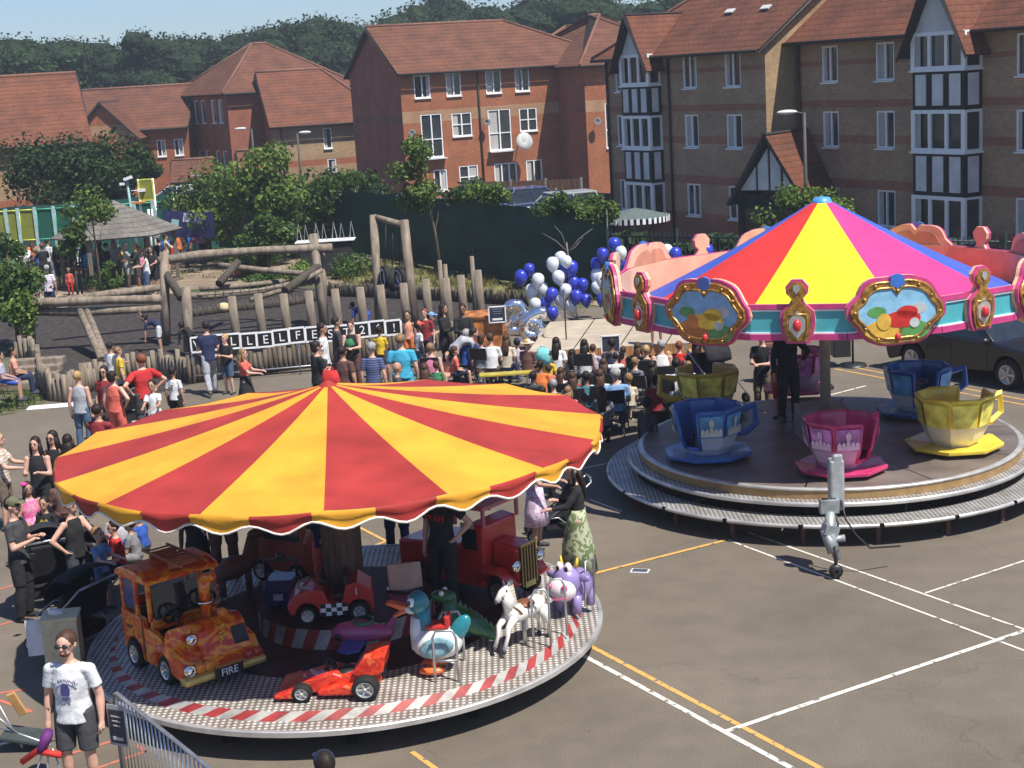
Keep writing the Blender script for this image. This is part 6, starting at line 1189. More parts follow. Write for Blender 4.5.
gf='people at the front left'; gy='people in the yard at the left'; gc='people watching the stage'; gg_='people around the gazebo'; gk='people on the rides'
# ---- foreground left
o,j=pp(64,632,1.80,172,'stand',('down','down'),'short','brown','tee','white','shorts','dgrey','light','man in white printed tee shirt, grey shorts and sunglasses at the bottom left',shades=True,group=gf,vox=.009,shoe='black',wide=1.12)
b=MB(); h_=j['hd']; b.ell(h_+Vector((0,.034,-.066)),(.05,.058,.05),n=14,m=9); b.build('beard',M('beard_brown',(.16,.08,.05),.9,var=.3,scale=40),o)
nav=M('print_navy',(.06,.06,.2),.8)
def chest(o,j,txt,size,dz,m,back=False,dy=0,arc=0):
    y=(j['ch'].y+.132+dy)*(1 if not back else 1); 
    if back: y=j['ch'].y-.132-dy
    if arc:
        n=len(txt)
        for i,chh in enumerate(txt):
            a=(i-(n-1)/2)*arc; t=text(chh,size,m,o,(-math.sin(a)*.13*(1 if not back else -1),y-.03*(1-math.cos(a))*(1 if not back else -1),j['ch'].z+dz+.13*(math.cos(a)-1)*.8),(90,0,180 if not back else 0),.003,'print_letter'); t.rotation_euler[1]=-a if not back else a
    else: text(txt,size,m,o,(0,y,j['ch'].z+dz),(90,0,180 if not back else 0),.003,'shirt_print')
chest(o,j,'A BATHING',.045,.07,nav,arc=.22); chest(o,j,'APE',.055,-.12,nav)
b=MB(); b.prism([(-.035,-.06),(.035,-.06),(.042,.0),(.03,.05),(0,.065),(-.03,.05),(-.042,.0)],j['ch'].y+.130,j['ch'].y+.138,0,'xz',Matrix.Translation((0,0,j['ch'].z-.02))); b.build('shirt_emblem',nav,o)
hp=o.matrix_basis@j['WL'] if False else (Matrix.Translation(o.location)@Matrix.Rotation(o.rotation_euler[2],4,'Z')@Vector((j['WR']*1.03)))
t=thing('camp_chair','folded red and purple camp chair held at the bottom left','chair',hp+Vector((-.02,-.1,-.12))); b=MB(); b.path([(.02,0,.05),(-.02,0,-.03),(-.08,.02,-.14),(-.1,0,-.2)],[(.05,.05),(.09,.06),(.1,.05),(.05,.04)],8); b.build('bag',M('bag_purple',(.12,.03,.14),.7,var=.3),t); b=MB(); b.path([(-.3,0,-.28),(-.05,.02,-.12),(.0,0,.02)],.035,7); b.path([(-.1,-.02,-.16),(.12,-.02,-.22)],.035,7); b.build('armrest',M('strap_red',(.6,.04,.03),.6),t); b=MB()
for x in(-.2,-.06,.1): b.tube((x*.3,0,-.15),(x*1.6,0,-.75),.011,n=6)
b.build('leg',steel,t)
pp(12,497,1.78,-100,'stand',('phone','phone'),'short','dark','tee','dgrey','trousers','black','light','man in olive cap and dark tee shirt looking at a phone at the left edge',cap=('cap','olive'),group=gf,shoe='black',vox=.01)
b=MB(); b.box((0,0,0),(.08,.02,.15),rot=(50,0,0)); tag(b.build('phone',black,loc=G(33,556,1.25),bevel=.006),'black phone held by the man in the olive cap','phone')
dp=printm('dress_pink_print',(.75,.12,.3),(.6,.3,.4)); o,j=pp(27,482,1.42,-150,'stand','lap','long','dark','vest','hotpink','skirt','hotpink','tan','girl with long dark hair, pink flower hairpiece and bright pink dress at the left edge',group=gf,tm=dp,bm=dp); b=MB(); 
for k in range(6): b.ell(j['hd']+Vector((.07+.03*math.cos(k),.02+.03*math.sin(k),.1)),.035,n=7,m=5)
b.build('hair_flower',cloth(CL['hotpink']),o)
pp(34,437,1.66,175,'stand','phone','long','dark','vest','black','trousers','black','light','dark haired woman in black vest top holding a pale blue phone',group=gf); pp(51,431,1.66,165,'stand','down','long','dark','vest','black','trousers','dgrey','light','woman with long dark hair, sunglasses and black strap top left of the canopy',shades=True,group=gf); pp(67,434,1.6,0,'stand','down','long','dark','tee','black','trousers','black','tan','woman with dark hair seen from behind at the left tip of the canopy',group=gf)
sm_=stripem('shirt_stripes',(.5,.3,.25),(.55,.6,.5),.06); pp(-3,432,1.7,-90,'stand','fwd','short','blonde','tee','cream','shorts','khaki','light','person in a striped top cut by the left picture edge',tm=sm_,group=gf); pp(4,470,1.3,-60,'sit','lap','short','dark','vest','brown','shorts','dgrey','tan','seated child with dark hair at the left edge below the striped top',group=gf)
o,j=pp(43,497,1.2,175,'stand','down','short','dark','tee','black','shorts','black','tan','small child in black top with yellow zigzag mark behind the pushchair',group=gf); b=MB(); y_=j['ch'].y+.125; b.prism([(-.1,.03),(-.05,.09),(0,.03),(.05,.09),(.1,.03),(.05,-.04),(0,.0),(-.05,-.04)],y_,y_+.008,0,'xz',Matrix.Translation((0,0,j['ch'].z))); b.build('zigzag_print',cloth(CL['yellow']),o)
pp(70,497,1.65,-120,'stand',('fwd','hip'),'short','brown','vest','black','trousers','dgrey','light','bare armed woman in black bending over the pushchairs at the left',group=gf); pp(59,470,1.5,30,'sit','lap','short','brown','tee','brown','trousers','brown','tan','person in brown sitting beside the white and purple bags at the left',group=gf)
pp(97,527,1.22,-115,'stand',('fwd','fwd'),'short','fair','tee','lblue','shorts','denim','light','small boy in sky blue tee shirt at the left of the flame painted truck',group=gf); pp(128,517,1.3,80,'floor','lap','short','dark','tee','grey','trousers','grey','tan','child in grey sitting on the ground behind the carousel at the left',group=gf); pp(112,520,1.45,120,'sit','lap','short','dark','tee','red','trousers','navy','light','seated child in red with blue bag behind the carousel at the left',group=gf); pp(137,510,1.2,60,'floor','lap','short','dark','tee','blue','trousers','dgrey','tan','child in blue sitting on the ground under the left edge of the canopy',group=gf)
pp(323,751,1.70,20,'stand','down','short','dark','tee','dgrey','trousers','black','light','person in dark cap whose head shows at the bottom edge before the carousel',cap=('cap','navy'),group=gf)
# ---- left yard
pp(77,371,1.66,-10,'stand','down','short','blonde','vest','lgrey','trousers','denim','light','blonde woman in pale vest top and jeans seen from behind',group=gy); pp(103,366,1.64,170,'stand','down','long','dark','tee','maroon','trousers','dgrey','light','woman with long dark hair and sunglasses in a dark red top facing the camera',shades=True,group=gy); pp(112,371,1.62,-25,'stand',('down','hip'),'bun','dark','vest','coral','trousers','coral','light','woman in coral sleeveless dress with a hand on her hip',group=gy,wide=1.1)
pp(101,386,1.45,160,'sit','lap','long','dark','tee','black','trousers','black','light','dark haired woman with sunglasses sitting below the coral dress',shades=True,group=gy); pp(97,404,1.7,-20,'stand','fwd','short','dark','tee','maroon','trousers','dgrey','tan','man in maroon shirt from behind at the rim of the striped canopy',group=gy,wide=1.12); pp(140,354,1.78,40,'stand','hip','short','red','tee','red','trousers','dgrey','light','broad man in bright red tee shirt seen from behind',group=gy,wide=1.2)
pp(151,380,1.35,175,'stand',('fwd','fwd'),'short','dark','tee','white','shorts','white','tan','boy in white tee shirt facing the camera, clasping his hands',group=gy); o,j=pp(172,366,1.38,-15,'stand','down','short','dark','tee','white','shorts','black','tan','boy in white football shirt with number 7 on the back and black shorts',group=gy); chest(o,j,'7',.22,-.02,black,back=True)
pp(110,342,1.5,-30,'stand','fwd','short','dark','tee','white','shorts','white','tan','boy in white tee shirt standing by the log palisade',group=gy); pp(118,347,1.4,-60,'stand','down','short','fair','tee','yellow','shorts','grey','light','child in yellow tee shirt just right of the boy by the log palisade',group=gy)
pp(205,321,1.78,20,'walk',('phone','down'),'short','dark','tee','navy','trousers','lgrey','light','man in dark cap, navy tee shirt and pale grey trousers passing the first cards',cap=('cap','dgrey'),group=gy); pp(224,334,1.45,150,'stand','phone','short','blonde','tee','black','shorts','denim','light','blonde child in black top standing before the letter cards',group=gy); pp(243,349,1.5,-95,'stand',('fwd','fwd'),'long','fair','tee','coral','longskirt','black','light','girl in red top and long black skirt with hands together',group=gy)
pp(12,347,1.55,-70,'sit','lap','short','dark','tee','peach','trousers','navy','tan','person in orange top seated on the log steps at the left edge',bz=.2,group=gy); pp(-1,351,1.6,-80,'sit','lap','short','dark','tee','lilac','skirt','blue','tan','person in blue skirt seated at the left picture edge beside the orange top',bz=.2,group=gy)
pp(143,314,1.35,95,'bend',('hang','up'),'short','dark','tee','navy','shorts','white','tan','boy in navy top crouching mid run on the dark playground surface',group=gy); pp(180,322,1.2,60,'bend','hang','short','dark','long','black','trousers','black','tan','child in black bending low beside the log post',group=gy); pp(351,302,1.4,90,'bend','hang','short','dark','tee','blue','shorts','blue','tan','child in bright blue top leaning behind the upright logs',group=gy); pp(378,306,1.1,-90,'floor','fwd','short','brown','tee','lilac','shorts','grey','light','small child sitting on the playground surface between two upright logs',group=gy)
# ---- crowd by the canopy top
L=[(316,341,1.74,-60,'stand',('hold','hold'),'bun','dark','tee','black','trousers','black','light','woman in black with sunglasses and hair tied up holding a red bag',dict(shades=True,wide=1.12)),
(322,323,1.78,-95,'stand','down','short','dark','tee','white','trousers','dgrey','tan','man in plain white tee shirt in profile beside the letter cards',{}),
(336,317,1.72,-75,'stand','phone','short','dark','tee','dgrey','trousers','dgrey','tan','man in dark grey tee shirt right of the man in white, looking right',{}),
(350,321,1.66,178,'stand','hold','short','brown','vest','black','trousers','brown','light','woman in black vest top facing the camera and clutching a green bundle',{}),
(342,346,1.66,-30,'stand','down','short','dark','tee','brown','trousers','khaki','tan','broad man in brown tee shirt from behind at the tip of the canopy',dict(wide=1.2)),
(371,342,1.75,-10,'stand','down','short','grey','tee','navy','trousers','dgrey','light','man in grey cap and blue striped tee shirt from behind',dict(cap=('cap','lgrey'),tm=stripem('navy_stripes',(.03,.05,.14),(.12,.14,.24),.05))),
(379,326,1.3,-10,'stand','phone','short','dark','tee','yellow','shorts','dgrey','tan','boy in yellow tee shirt before the last letter cards',{}),
(400,334,1.8,-5,'stand','down','short','fair','tee','cyan','trousers','cyan','light','big man in olive cap and turquoise polo shirt from behind',dict(cap=('cap','olive'),wide=1.2)),
(397,362,1.7,-80,'sit','lap','bald','dark','tee','dgrey','trousers','dgrey','tan','bald man in dark shirt in profile at the far rim of the canopy',{}),
(407,311,1.35,170,'stand','down','short','dark','vest','peach','shorts','orange','tan','boy in pale orange top at the end of the letter cards',{}),
(418,321,1.35,-60,'stand','down','short','dark','tee','white','shorts','denim','dark','boy with red and white cap and white tee shirt',dict(cap=('cap','coral'))),
(424,309,1.5,160,'stand','down','short','red','tee','maroon','trousers','navy','light','red haired child standing behind the boy with the cap',{}),
(431,312,1.35,-100,'stand','phone','short','dark','tee','navy','shorts','navy','light','child in blue cap and navy top below the thin poles',dict(cap=('cap','lblue'))),
(443,304,1.7,-110,'stand','hold','long','dark','long','black','trousers','black','tan','woman dressed all in black beside the man in a suit',{}),
(462,304,1.74,180,'stand','hold','short','dark','long','black','trousers','black','brown','man in black suit and white shirt beside the orange cabinet',{}),
(474,328,1.7,-80,'bend',('hang','hang'),'short','dark','tee','lgrey','trousers','black','light','man in grey tee shirt and black shorts bending forward in the crowd',{}),
(430,343,1.66,-10,'sit','down','short','fair','vest','pink','trousers','dgrey','light','woman in pink vest top seated with her back to the camera',dict(wide=1.1)),
(424,363,1.62,0,'sit','lap','long','brown','tee','dgrey','trousers','black','light','brown haired person low in front of the woman in pink',{}),
(466,329,1.74,-8,'sit','lap','short','grey','tee','blue','trousers','dgrey','light','man in grey cap and bright blue tee shirt seated from behind',dict(cap=('cap','grey'),wide=1.1)),
(455,346,1.3,-80,'sit','lap','short','brown','tee','coral','shorts','navy','light','child in coral tee shirt seated beside the bright blue shirt',{}),
(447,352,1.1,150,'sit','lap','short','blonde','tee','peach','shorts','peach','light','blonde toddler in peach before the coral tee shirt',{}),
(481,334,1.64,-25,'sit','down','bun','brown','vest','grey','skirt','grey','light','woman in strapless grey patterned dress seated from behind',dict(tm=printm('grey_print',(.12,.13,.14),(.3,.32,.33),24),wide=1.05)),
(490,333,1.68,-10,'sit','lap','short','brown','tee','white','trousers','khaki','light','man in white tee shirt seated before the orange cabinet',{}),
(506,334,1.6,-20,'sit','down','long','brown','tee','cream','trousers','denim','light','woman with very long brown hair seated beside the straw hat',{}),
(517,338,1.3,-15,'sit','lap','short','dark','vest','lilac','shorts','dgrey','light','child in bright blue cap and grey vest on the yellow bench',dict(cap=('cap','blue'))),
(527,339,1.5,-30,'sit','lap','short','blonde','tee','brown','trousers','brown','light','person in pale straw sun hat left of the stage corner',dict(cap=('hat','cream'))),
(556,337,1.62,-20,'sit','down','long','dark','tee','white','trousers','dgrey','tan','woman with long dark hair and white top beside the turquoise backpack',{}),
(572,349,1.3,-25,'sit','lap','long','dark','tee','grey','shorts','dgrey','tan','girl with dark hair and striped grey top right of the microphone stand',dict(tm=stripem('grey_stripes',(.05,.05,.06),(.3,.3,.32),.06))),
(584,339,1.6,-15,'sit','down','long','dark','vest','white','trousers','black','tan','woman with long dark hair and white vest right of the striped girl',{}),
(593,344,1.4,-30,'sit','lap','short','brown','tee','lilac','shorts','grey','light','person in loose white shirt half behind the white vest',{}),
(611,338,1.66,10,'sit','lap','short','dark','tee','navy','trousers','navy','brown','dark haired person in navy before the pale framed board at the stage',{}),
(615,352,1.4,0,'sit','lap','short','dark','tee','white','trousers','grey','light','child in white cap and white tee shirt in front of the navy top',dict(cap=('cap','white'))),
(603,358,1.5,0,'sit','lap','long','brown','tee','brown','trousers','brown','light','brown haired child left of the white capped child',{}),
(638,342,1.55,-30,'sit','lap','long','brown','tee','dgrey','trousers','black','light','brown haired woman left of the blonde hair',{}),
(646,345,1.6,-10,'sit','lap','short','blonde','vest','black','trousers','black','light','blonde woman in black top seated before the stage',{}),
(661,340,1.7,-5,'sit','down','short','grey','vest','white','skirt','pink','light','woman in grey cap and white top with pink shoulders',dict(cap=('cap','lgrey'))),
(635,357,1.45,-40,'sit','lap','short','fair','tee','grey','shorts','grey','light','boy in grey tee shirt with another child arm around him',{}),
(679,341,1.3,-20,'sit','lap','short','red','tee','red','shorts','red','light','red haired child in red top before the stage',{}),
(690,349,1.1,-10,'sit','lap','short','blonde','tee','white','shorts','white','light','small child in white beside the purple top',{}),
(696,339,1.6,-15,'sit','lap','long','dark','tee','purple','trousers','purple','tan','woman with long dark hair and bright purple top seated before the stage',{}),
(676,358,1.7,-5,'sit','lap','short','dark','tee','white','trousers','grey','dark','man with short black hair and white shirt seated from behind',dict(wide=1.1)),
(688,361,1.2,0,'sit','lap','short','fair','tee','white','shorts','grey','light','small fair child right of the white shirted man',{}),
(599,369,1.62,0,'sit','lap','long','brown','tee','white','trousers','grey','light','woman with brown hair and white top in the back row of chairs',{}),
(615,368,1.74,0,'sit','lap','short','grey','tee','lblue','trousers','denim','light','man in white cap and pale blue shirt in the back row of chairs',dict(cap=('cap','white'),wide=1.1)),
(647,397,1.35,-30,'stand','down','short','dark','tee','dgrey','trousers','navy','dark','dark haired child in grey standing by the back row chairs',{}),
(533,371,1.5,-20,'sit','lap','short','dark','tee','dgrey','trousers','black','dark','dark haired child low at the far right rim of the striped canopy',{}),
(548,364,1.2,10,'sit','lap','short','brown','tee','coral','shorts','red','light','child in orange red top behind the striped canopy rim',{}),
(561,367,1.5,-30,'sit','lap','long','brown','tee','maroon','trousers','brown','light','brown haired woman in dark red and white behind the canopy rim',dict(tm=stripem('red_white',(.35,.04,.04),(.6,.55,.55),.09))),
(572,372,1.4,0,'sit','lap','long','brown','tee','maroon','trousers','dgrey','light','long haired girl in maroon next to the red and white top',{}),
(541,386,1.3,20,'sit','lap','short','dark','tee','white','trousers','white','tan','toddler in white low beside the far canopy rim',{}),
(586,371,1.6,-10,'sit','lap','short','dark','tee','teal','trousers','dgrey','brown','dark haired person in dark teal left of the back row white top',{}),
(628,373,1.35,10,'sit','lap','short','fair','tee','cream','shorts','grey','light','fair child in cream right of the pale blue shirt',{}),
(655,374,1.5,-15,'sit','lap','bun','dark','tee','maroon','trousers','black','tan','woman with tied dark hair and maroon top near the yellow teacup',{}),
(553,379,1.5,0,'sit','lap','short','grey','tee','khaki','trousers','khaki','light','grey haired person in khaki just above the right canopy rim',{}),
(568,386,1.4,-20,'sit','lap','long','fair','tee','pink','shorts','denim','light','fair girl in pink low behind the right canopy rim',{}),
(583,393,1.5,10,'sit','lap','short','brown','tee','dgrey','trousers','dgrey','tan','brown haired adult in dark grey beside the empty last row chair',{}),
(623,346,1.4,-10,'sit','lap','short','brown','tee','coral','shorts','navy','light','brown haired child in coral between the framed board and blonde woman',{}),
(668,351,1.2,0,'sit','lap','pony','blonde','tee','hotpink','shorts','white','light','small blonde girl in hot pink with a ponytail',{}),
(652,361,1.5,-20,'sit','lap','long','dark','tee','navy','trousers','navy','tan','woman with long dark hair and navy top behind the boy in grey',{}),
(548,351,1.3,-30,'sit','lap','short','brown','tee','yellow','shorts','grey','light','child in yellow below the turquoise backpack',{}),
(601,386,1.55,0,'sit','lap','long','brown','tee','grey','trousers','dgrey','light','brown haired woman in grey in the very last row',{}),
(540,360,1.5,-15,'sit','lap','short','dark','tee','orange','trousers','dgrey','brown','dark haired adult in orange behind the canopy rim',{}),
(436,361,1.2,-10,'sit','lap','short','brown','tee','green','shorts','grey','light','small child in green in front of the woman in pink',{})]
for a in L:
    ex=dict(a[-1]); hr_=a[6] if a[6]!='bald' else None; pp(a[0],a[1],a[2],a[3],a[4],a[5],hr_,a[7],*a[8:14],group=gc,**ex)
pp(657,346,1.5,180,'stand','down','long','brown','vest','pink','shorts','navy','tan','child performer standing on the stage, mostly hidden by the sign boards',foot=True,bz=.3,group=gk)
# ---- at the rides
pp(764,417,1.78,150,'stand',('hold','hold'),'short','brown','tee','black','trousers','khaki','light','man in black polo shirt and khaki trousers behind the teacup ride',foot=True,group=gk)
pp(789,421,1.85,190,'stand',('hip','down'),'short','dark','long','black','trousers','black','tan','ride worker all in black standing on the teacup ride floor',foot=True,bz=.744,group=gk)
rk=pp(779,352,1.2,150,'stand','down','short','fair','tee','red','shorts','red','light','child in bright red beside the ride worker in black',group=gk,bz=.744)
sk_=printm('skirt_green_print',(.14,.18,.08),(.4,.42,.28),9)
pp(580,580,1.74,95,'stand',('fwd','phone'),'long','dark','long','black','longskirt','green','light','woman in black top and long green patterned skirt at the right rim of the carousel',foot=True,group=gk,bm=sk_,vox=.011)
fl_=printm('lilac_floral',(.5,.3,.45),(.65,.6,.68),20); pp(538,548,1.6,-110,'stand','fwd','short','dark','tee','lilac','skirt','lilac','tan','woman in lilac floral dress behind the old toy fire engine',foot=True,group=gk,tm=fl_,bm=fl_)
o,j=pp(0,0,1.78,150,'stand',('hip','down'),'short','dark','tee','black','trousers','black','light','ride attendant in black shirt lettered in red leaning on the carousel',at_=CC+Vector((1.25,.05,.45)),group=gk); 
lm=M('print_red',(.5,.04,.03),.6); chest(o,j,'STAFF',.11,.0,lm)
pp(0,0,1.66,200,'stand','down','short','red','tee','orange','trousers','brown','light','adult in orange top in the shade at the back left of the carousel',at_=CC+Vector((-1.85,1.9,.45)),group=gk,wide=1.1); pp(0,0,1.2,170,'stand','fwd','short','brown','tee','navy','trousers','coral','light','small child in blue and coral riding in the shade left of the column',at_=CC+Vector((-.35,.75,.6)),group=gk); pp(0,0,1.6,180,'stand','down','short','dark','tee','black','trousers','black','dark','adult in black standing in the shade at the far left of the carousel',at_=CC+Vector((-2.3,2.3,0)),group=gk); pp(0,0,1.7,180,'stand','down','short','dark','tee','dgrey','trousers','navy','tan','adult in dark trousers behind the carousel, right of the column',at_=CC+Vector((.4,3.6,0)),group=gk)
pp(0,0,1.68,160,'stand','down','short','brown','tee','brown','trousers','brown','light','adult in brown behind the faded red toy vehicle',at_=CC+Vector((-1.0,2.9,0)),group=gk)
# ---- around the gazebo
ga=[(24,243,1.6,170,'white','dark','grey'),(31,240,1.5,30,'orange','brown','dgrey'),(35,248,1.3,-60,'blue','fair','navy'),(22,262,1.3,90,'lblue','dark','grey'),(31,266,1.2,0,'lgrey','fair','khaki'),(38,219,1.3,170,'blue','dark','navy'),(41,243,1.7,20,'black','red','black'),(47,239,1.7,-30,'white','dark','grey'),(36,277,1.0,90,'green','dark','grey'),(55,247,1.6,-90,'black','dark','navy'),(63,242,1.7,170,'navy','dark','navy'),(70,246,1.55,60,'navy','brown','black'),(76,249,1.2,0,'white','dark','navy'),(83,243,1.6,-10,'blue','dark','blue'),(88,246,1.5,10,'cyan','brown','teal'),(95,249,1.3,90,'peach','fair','grey'),(106,243,1.66,-60,'black','dark','black'),(113,240,1.7,170,'lgrey','grey','khaki'),(134,243,1.74,120,'black','dark','dgrey'),(139,246,1.5,-20,'white','blonde','grey'),(143,249,1.64,60,'pink','dark','denim'),(150,246,1.74,170,'black','dark','black'),(68,268,1.0,180,'coral','fair','red'),(77,267,1.1,0,'dgrey','brown','dgrey'),(165,234,1.6,-60,'cream','dark','black'),(178,232,1.4,30,'orange','fair','grey'),(184,229,1.6,-100,'dgrey','grey','navy'),(204,222,1.6,100,'lgrey','blonde','grey'),(193,224,1.5,-60,'cream','fair','khaki'),(213,210,1.7,60,'lblue','red','denim'),(171,240,1.2,60,'red','dark','navy'),(158,238,1.5,0,'navy','brown','grey'),(120,246,1.2,10,'yellow','dark','grey'),(99,240,1.7,-60,'dgrey','dark','navy')]
wh={True:'left of the gazebo',False:'right of the gazebo'}
seen=set()
hairn={'dark':'dark haired','brown':'brown haired','fair':'fair haired','red':'red haired','blonde':'blonde','grey':'grey haired'}
for i,(x,y,h,r_,t_,hc,bc) in enumerate(ga):
    place='left of the gazebo' if x<55 else ('under the gazebo roof, left half' if x<110 else ('under the gazebo roof, right half' if x<158 else 'on the lawn by the gazebo')); who='child' if h<1.4 else 'adult'
    tn={'dgrey':'dark grey','lgrey':'light grey','lblue':'light blue'}.get(t_,t_); bn={'dgrey':'dark grey','lgrey':'light grey'}.get(bc,bc)
    lb=f'{hairn[hc]} {who} in {tn} top, {bn} bottoms {place}'
    if lb in seen: lb+=', the farther one'
    seen.add(lb); pp(x,y,h,r_,'stand','down' if i%3 else 'fwd','long' if (i%4==1 and h>1.4) else 'short',hc,'tee' if i%2 else 'long',t_,'trousers' if i%3 else 'shorts',bc,('light','tan','brown','light')[i%4],lb,group=gg_)
pk_=stripem('plaid',(.5,.42,.5),(.68,.62,.68),.07); pp(46,265,1.7,5,'stand','down','short','grey','tee','lilac','trousers','navy','tan','man in white cap and pale checked shirt left of the gazebo railing',cap=('cap','white'),tm=pk_,group=gg_)
pp(125,242,1.76,-70,'stand',('fwd','fwd'),'short','grey','tee','lgrey','shorts','lgrey','light','man in white cap, grey tee shirt and pale shorts beside the round bush',cap=('cap','white'),group=gg_)
pp(144,250,1.66,100,'stand',('fwd','fwd'),'long','dark','vest','white','trousers','denim','light','woman in white top with salmon scarf facing the man in pale shorts',group=gg_)
pp(190,233,1.64,80,'bend',('hang','hang'),'short','dark','tee','pink','trousers','navy','light','adult in pale pink top bending over the blue water tray',group=gg_)
# ------------------------------------------------------------ chairs, bench, stage
def folding_chair():
    t=thing('folding_chair','x','chair',(0,0,0)); b=MB(); b.box((0,.0,.45),(.42,.4,.035)); b.build('seat',black,t,bevel=.01); b=MB(); b.box((0,-.24,.8),(.42,.03,.28),rot=(8,0,0)); b.build('backrest',black,t,bevel=.01)
    for s in(-1,1): b=MB(); b.path([(s*.22,-.26,.92),(s*.22,-.16,.5),(s*.22,.22,0)],.013,6); b.build('leg',M('chair_metal',(.12,.12,.13),.35,.6),t); b=MB(); b.path([(s*.2,.16,.46),(s*.2,-.24,0)],.013,6); b.build('leg',M('chair_metal',(.12,.12,.13),.35,.6),t)
    return t
fc=folding_chair(); first=True
ch=[(615,368,0,'under the man in the pale blue shirt'),(599,369,0,'under the woman in the white top in the back row'),(676,358,-5,'under the white shirted man'),(661,362,0,'beside the boy in grey, empty'),(646,345,-10,'under the blonde woman'),(638,342,-20,'under the brown haired woman before the stage'),(615,352,0,'under the white capped child'),(572,372,0,'under the girl in maroon'),(635,357,-30,'under the boy in the grey tee shirt'),(584,339,-15,'under the woman in the white vest'),(561,367,-20,'under the red and white top'),(533,371,-20,'at the right rim of the canopy'),(603,358,0,'under the brown haired child'),(696,339,-10,'under the woman in purple'),(688,361,0,'under the small fair child'),(430,343,-10,'under the woman in pink'),(466,329,-8,'under the bright blue tee shirt'),(481,334,-25,'under the strapless dress'),(611,338,10,'under the navy top'),(661,340,-5,'under the woman in the grey cap')]
for x,y,r_,lb in ch:
    p=G(x,y,1.22); p.z=0; lab='black metal folding chair '+lb
    if first: fc.location=p; fc.rotation_euler[2]=R(r_); fc['label']=lab; fc['group']='black folding chairs before the stage'; first=False
    else: copytree(fc,p,R(r_),lab,'black folding chairs before the stage')
for x,y,r_,lb in ((612,435,10,'empty in the last row left of the yellow teacup'),(640,418,-20,'empty in the last row behind the standing child'),(664,408,0,'empty beside the dull yellow teacup'),(590,418,15,'empty at the left end of the last row')): copytree(fc,G(x,y),R(r_),'black metal folding chair '+lb,'black folding chairs before the stage')
bn=thing('yellow_bench','low yellow bench in the crowd under the child with the blue cap','bench',G(507,392)); b=MB(); b.box((0,0,.42),(1.2,.3,.05)); b.build('seat',M('bench_yellow',(.42,.34,.05),.5),bn,bevel=.01)
for s in(-1,1): b=MB(); b.path([(s*.5,-.12,.4),(s*.42,0,0)],.02,5); b.path([(s*.5,.12,.4),(s*.58,0,0)],.02,5); b.build('leg',steel,bn)
sg=thing('stage','low pale wooden stage with orange edge in front of the crowd','stage',G(527,353,.3)*1.0); o0=Vector(sg.location); o0.z=0; sg.location=o0; FL,FR,BR,BL=[G(*q,.3)-o0 for q in((527,353),(712,342),(730,312),(549.5,322.5))]
for q in (FL,FR,BR,BL): q.z=0
b=MB(); b.add([q+Vector((0,0,z)) for z in(.06,.3) for q in (FL,FR,BR,BL)],[(0,1,5,4),(1,2,6,5),(2,3,7,6),(3,0,4,7)]); b.build('orange_edge',wood('stage_edge',(.42,.2,.08)),sg)
b=MB(); NX=4;NY=2; e=.004
lerp=lambda a,c,t:a+(c-a)*t
for i in range(NX):
    for j_ in range(NY):
        f=lambda u,v:lerp(lerp(FL,FR,u),lerp(BL,BR,u),v)+Vector((0,0,.302)); u0,u1,v0,v1=i/NX+e,(i+1)/NX-e,j_/NY+e,(j_+1)/NY-e; q=[f(u0,v0),f(u1,v0),f(u1,v1),f(u0,v1)]; b.add(q+[p+Vector((0,0,.02)) for p in q],[(0,1,2,3),(4,5,6,7),(0,1,5,4),(1,2,6,5),(2,3,7,6),(3,0,4,7)])
b.build('deck_board',M('stage_deck',(.42,.35,.26),.8,var=.12,scale=1.5),sg); b=MB(); b.box(lerp(FL,FR,.5)+Vector((0,.8,.15)),(4,.1,.28)); 
bm2=thing('microphone_stand','thin black microphone stand at the stage front','microphone stand',G(567,352,.0)); b=MB(); b.tube((0,0,0),(0,0,1.55),.018,n=6); b.lathe([(0,.04),(.14,.03),(.15,0)],14); b.build('stand',black,bm2); b=MB(); b.ell((0,.02,1.58),(.04,.07,.04)); b.build('microphone',M('mic_grey',(.2,.2,.2),.4),bm2)
bp_=MB(); bp_.tube((0,0,0),(0,0,1.7),.035,n=8); tag(bp_.build('black_pole',black,loc=G(696,385)),'thick black pole standing at the right of the seated crowd','pole')
bf=thing('framed_board','dark board with pale frame standing on the stage edge behind the navy top','board',G(611,352,.3)); b=MB(); b.box((0,0,.2),(.42,.03,.36)); b.build('panel',M('board_navy',(.03,.035,.06),.5),bf); b=MB()
for x in(-.22,.22): b.box((x,-.01,.2),(.03,.05,.4))
b.box((0,-.01,.4),(.47,.05,.03)); b.build('frame',white,bf)
ob=thing('wooden_cabinet','orange stained wooden cabinet at the left of the stage','cabinet',G(490,352)); b=MB(); b.box((0,0,.5),(.78,.45,1.0)); b.box((-.12,-.02,.98),(.95,.5,.1),rot=(12,0,0)); b.build('body',M('cabinet_orange',(.42,.15,.04),.5,var=.4,scale=5),ob,bevel=.02)
nb=thing('notice_board','small black notice board with white frame standing on the orange cabinet','notice board',G(495,352)+Vector((.12,-.3,.82))); b=MB(); b.box((0,0,.2),(.4,.02,.38)); b.build('panel',M('board_blue_black',(.02,.025,.05),.5),nb); b=MB()
for x in(-.21,.21): b.box((x,-.006,.2),(.03,.03,.44))
for z in(0,.4): b.box((0,-.006,z),(.43,.03,.03))
b.box((0,-.014,.08),(.26,.01,.05)); b.build('frame',white,nb); b=MB(); 
for k in range(3): b.box((0,-.014,.34-k*.06),(.28-.05*k,.008,.018))
b.build('faint_lines',M('grey_text',(.2,.2,.22),.7),nb)
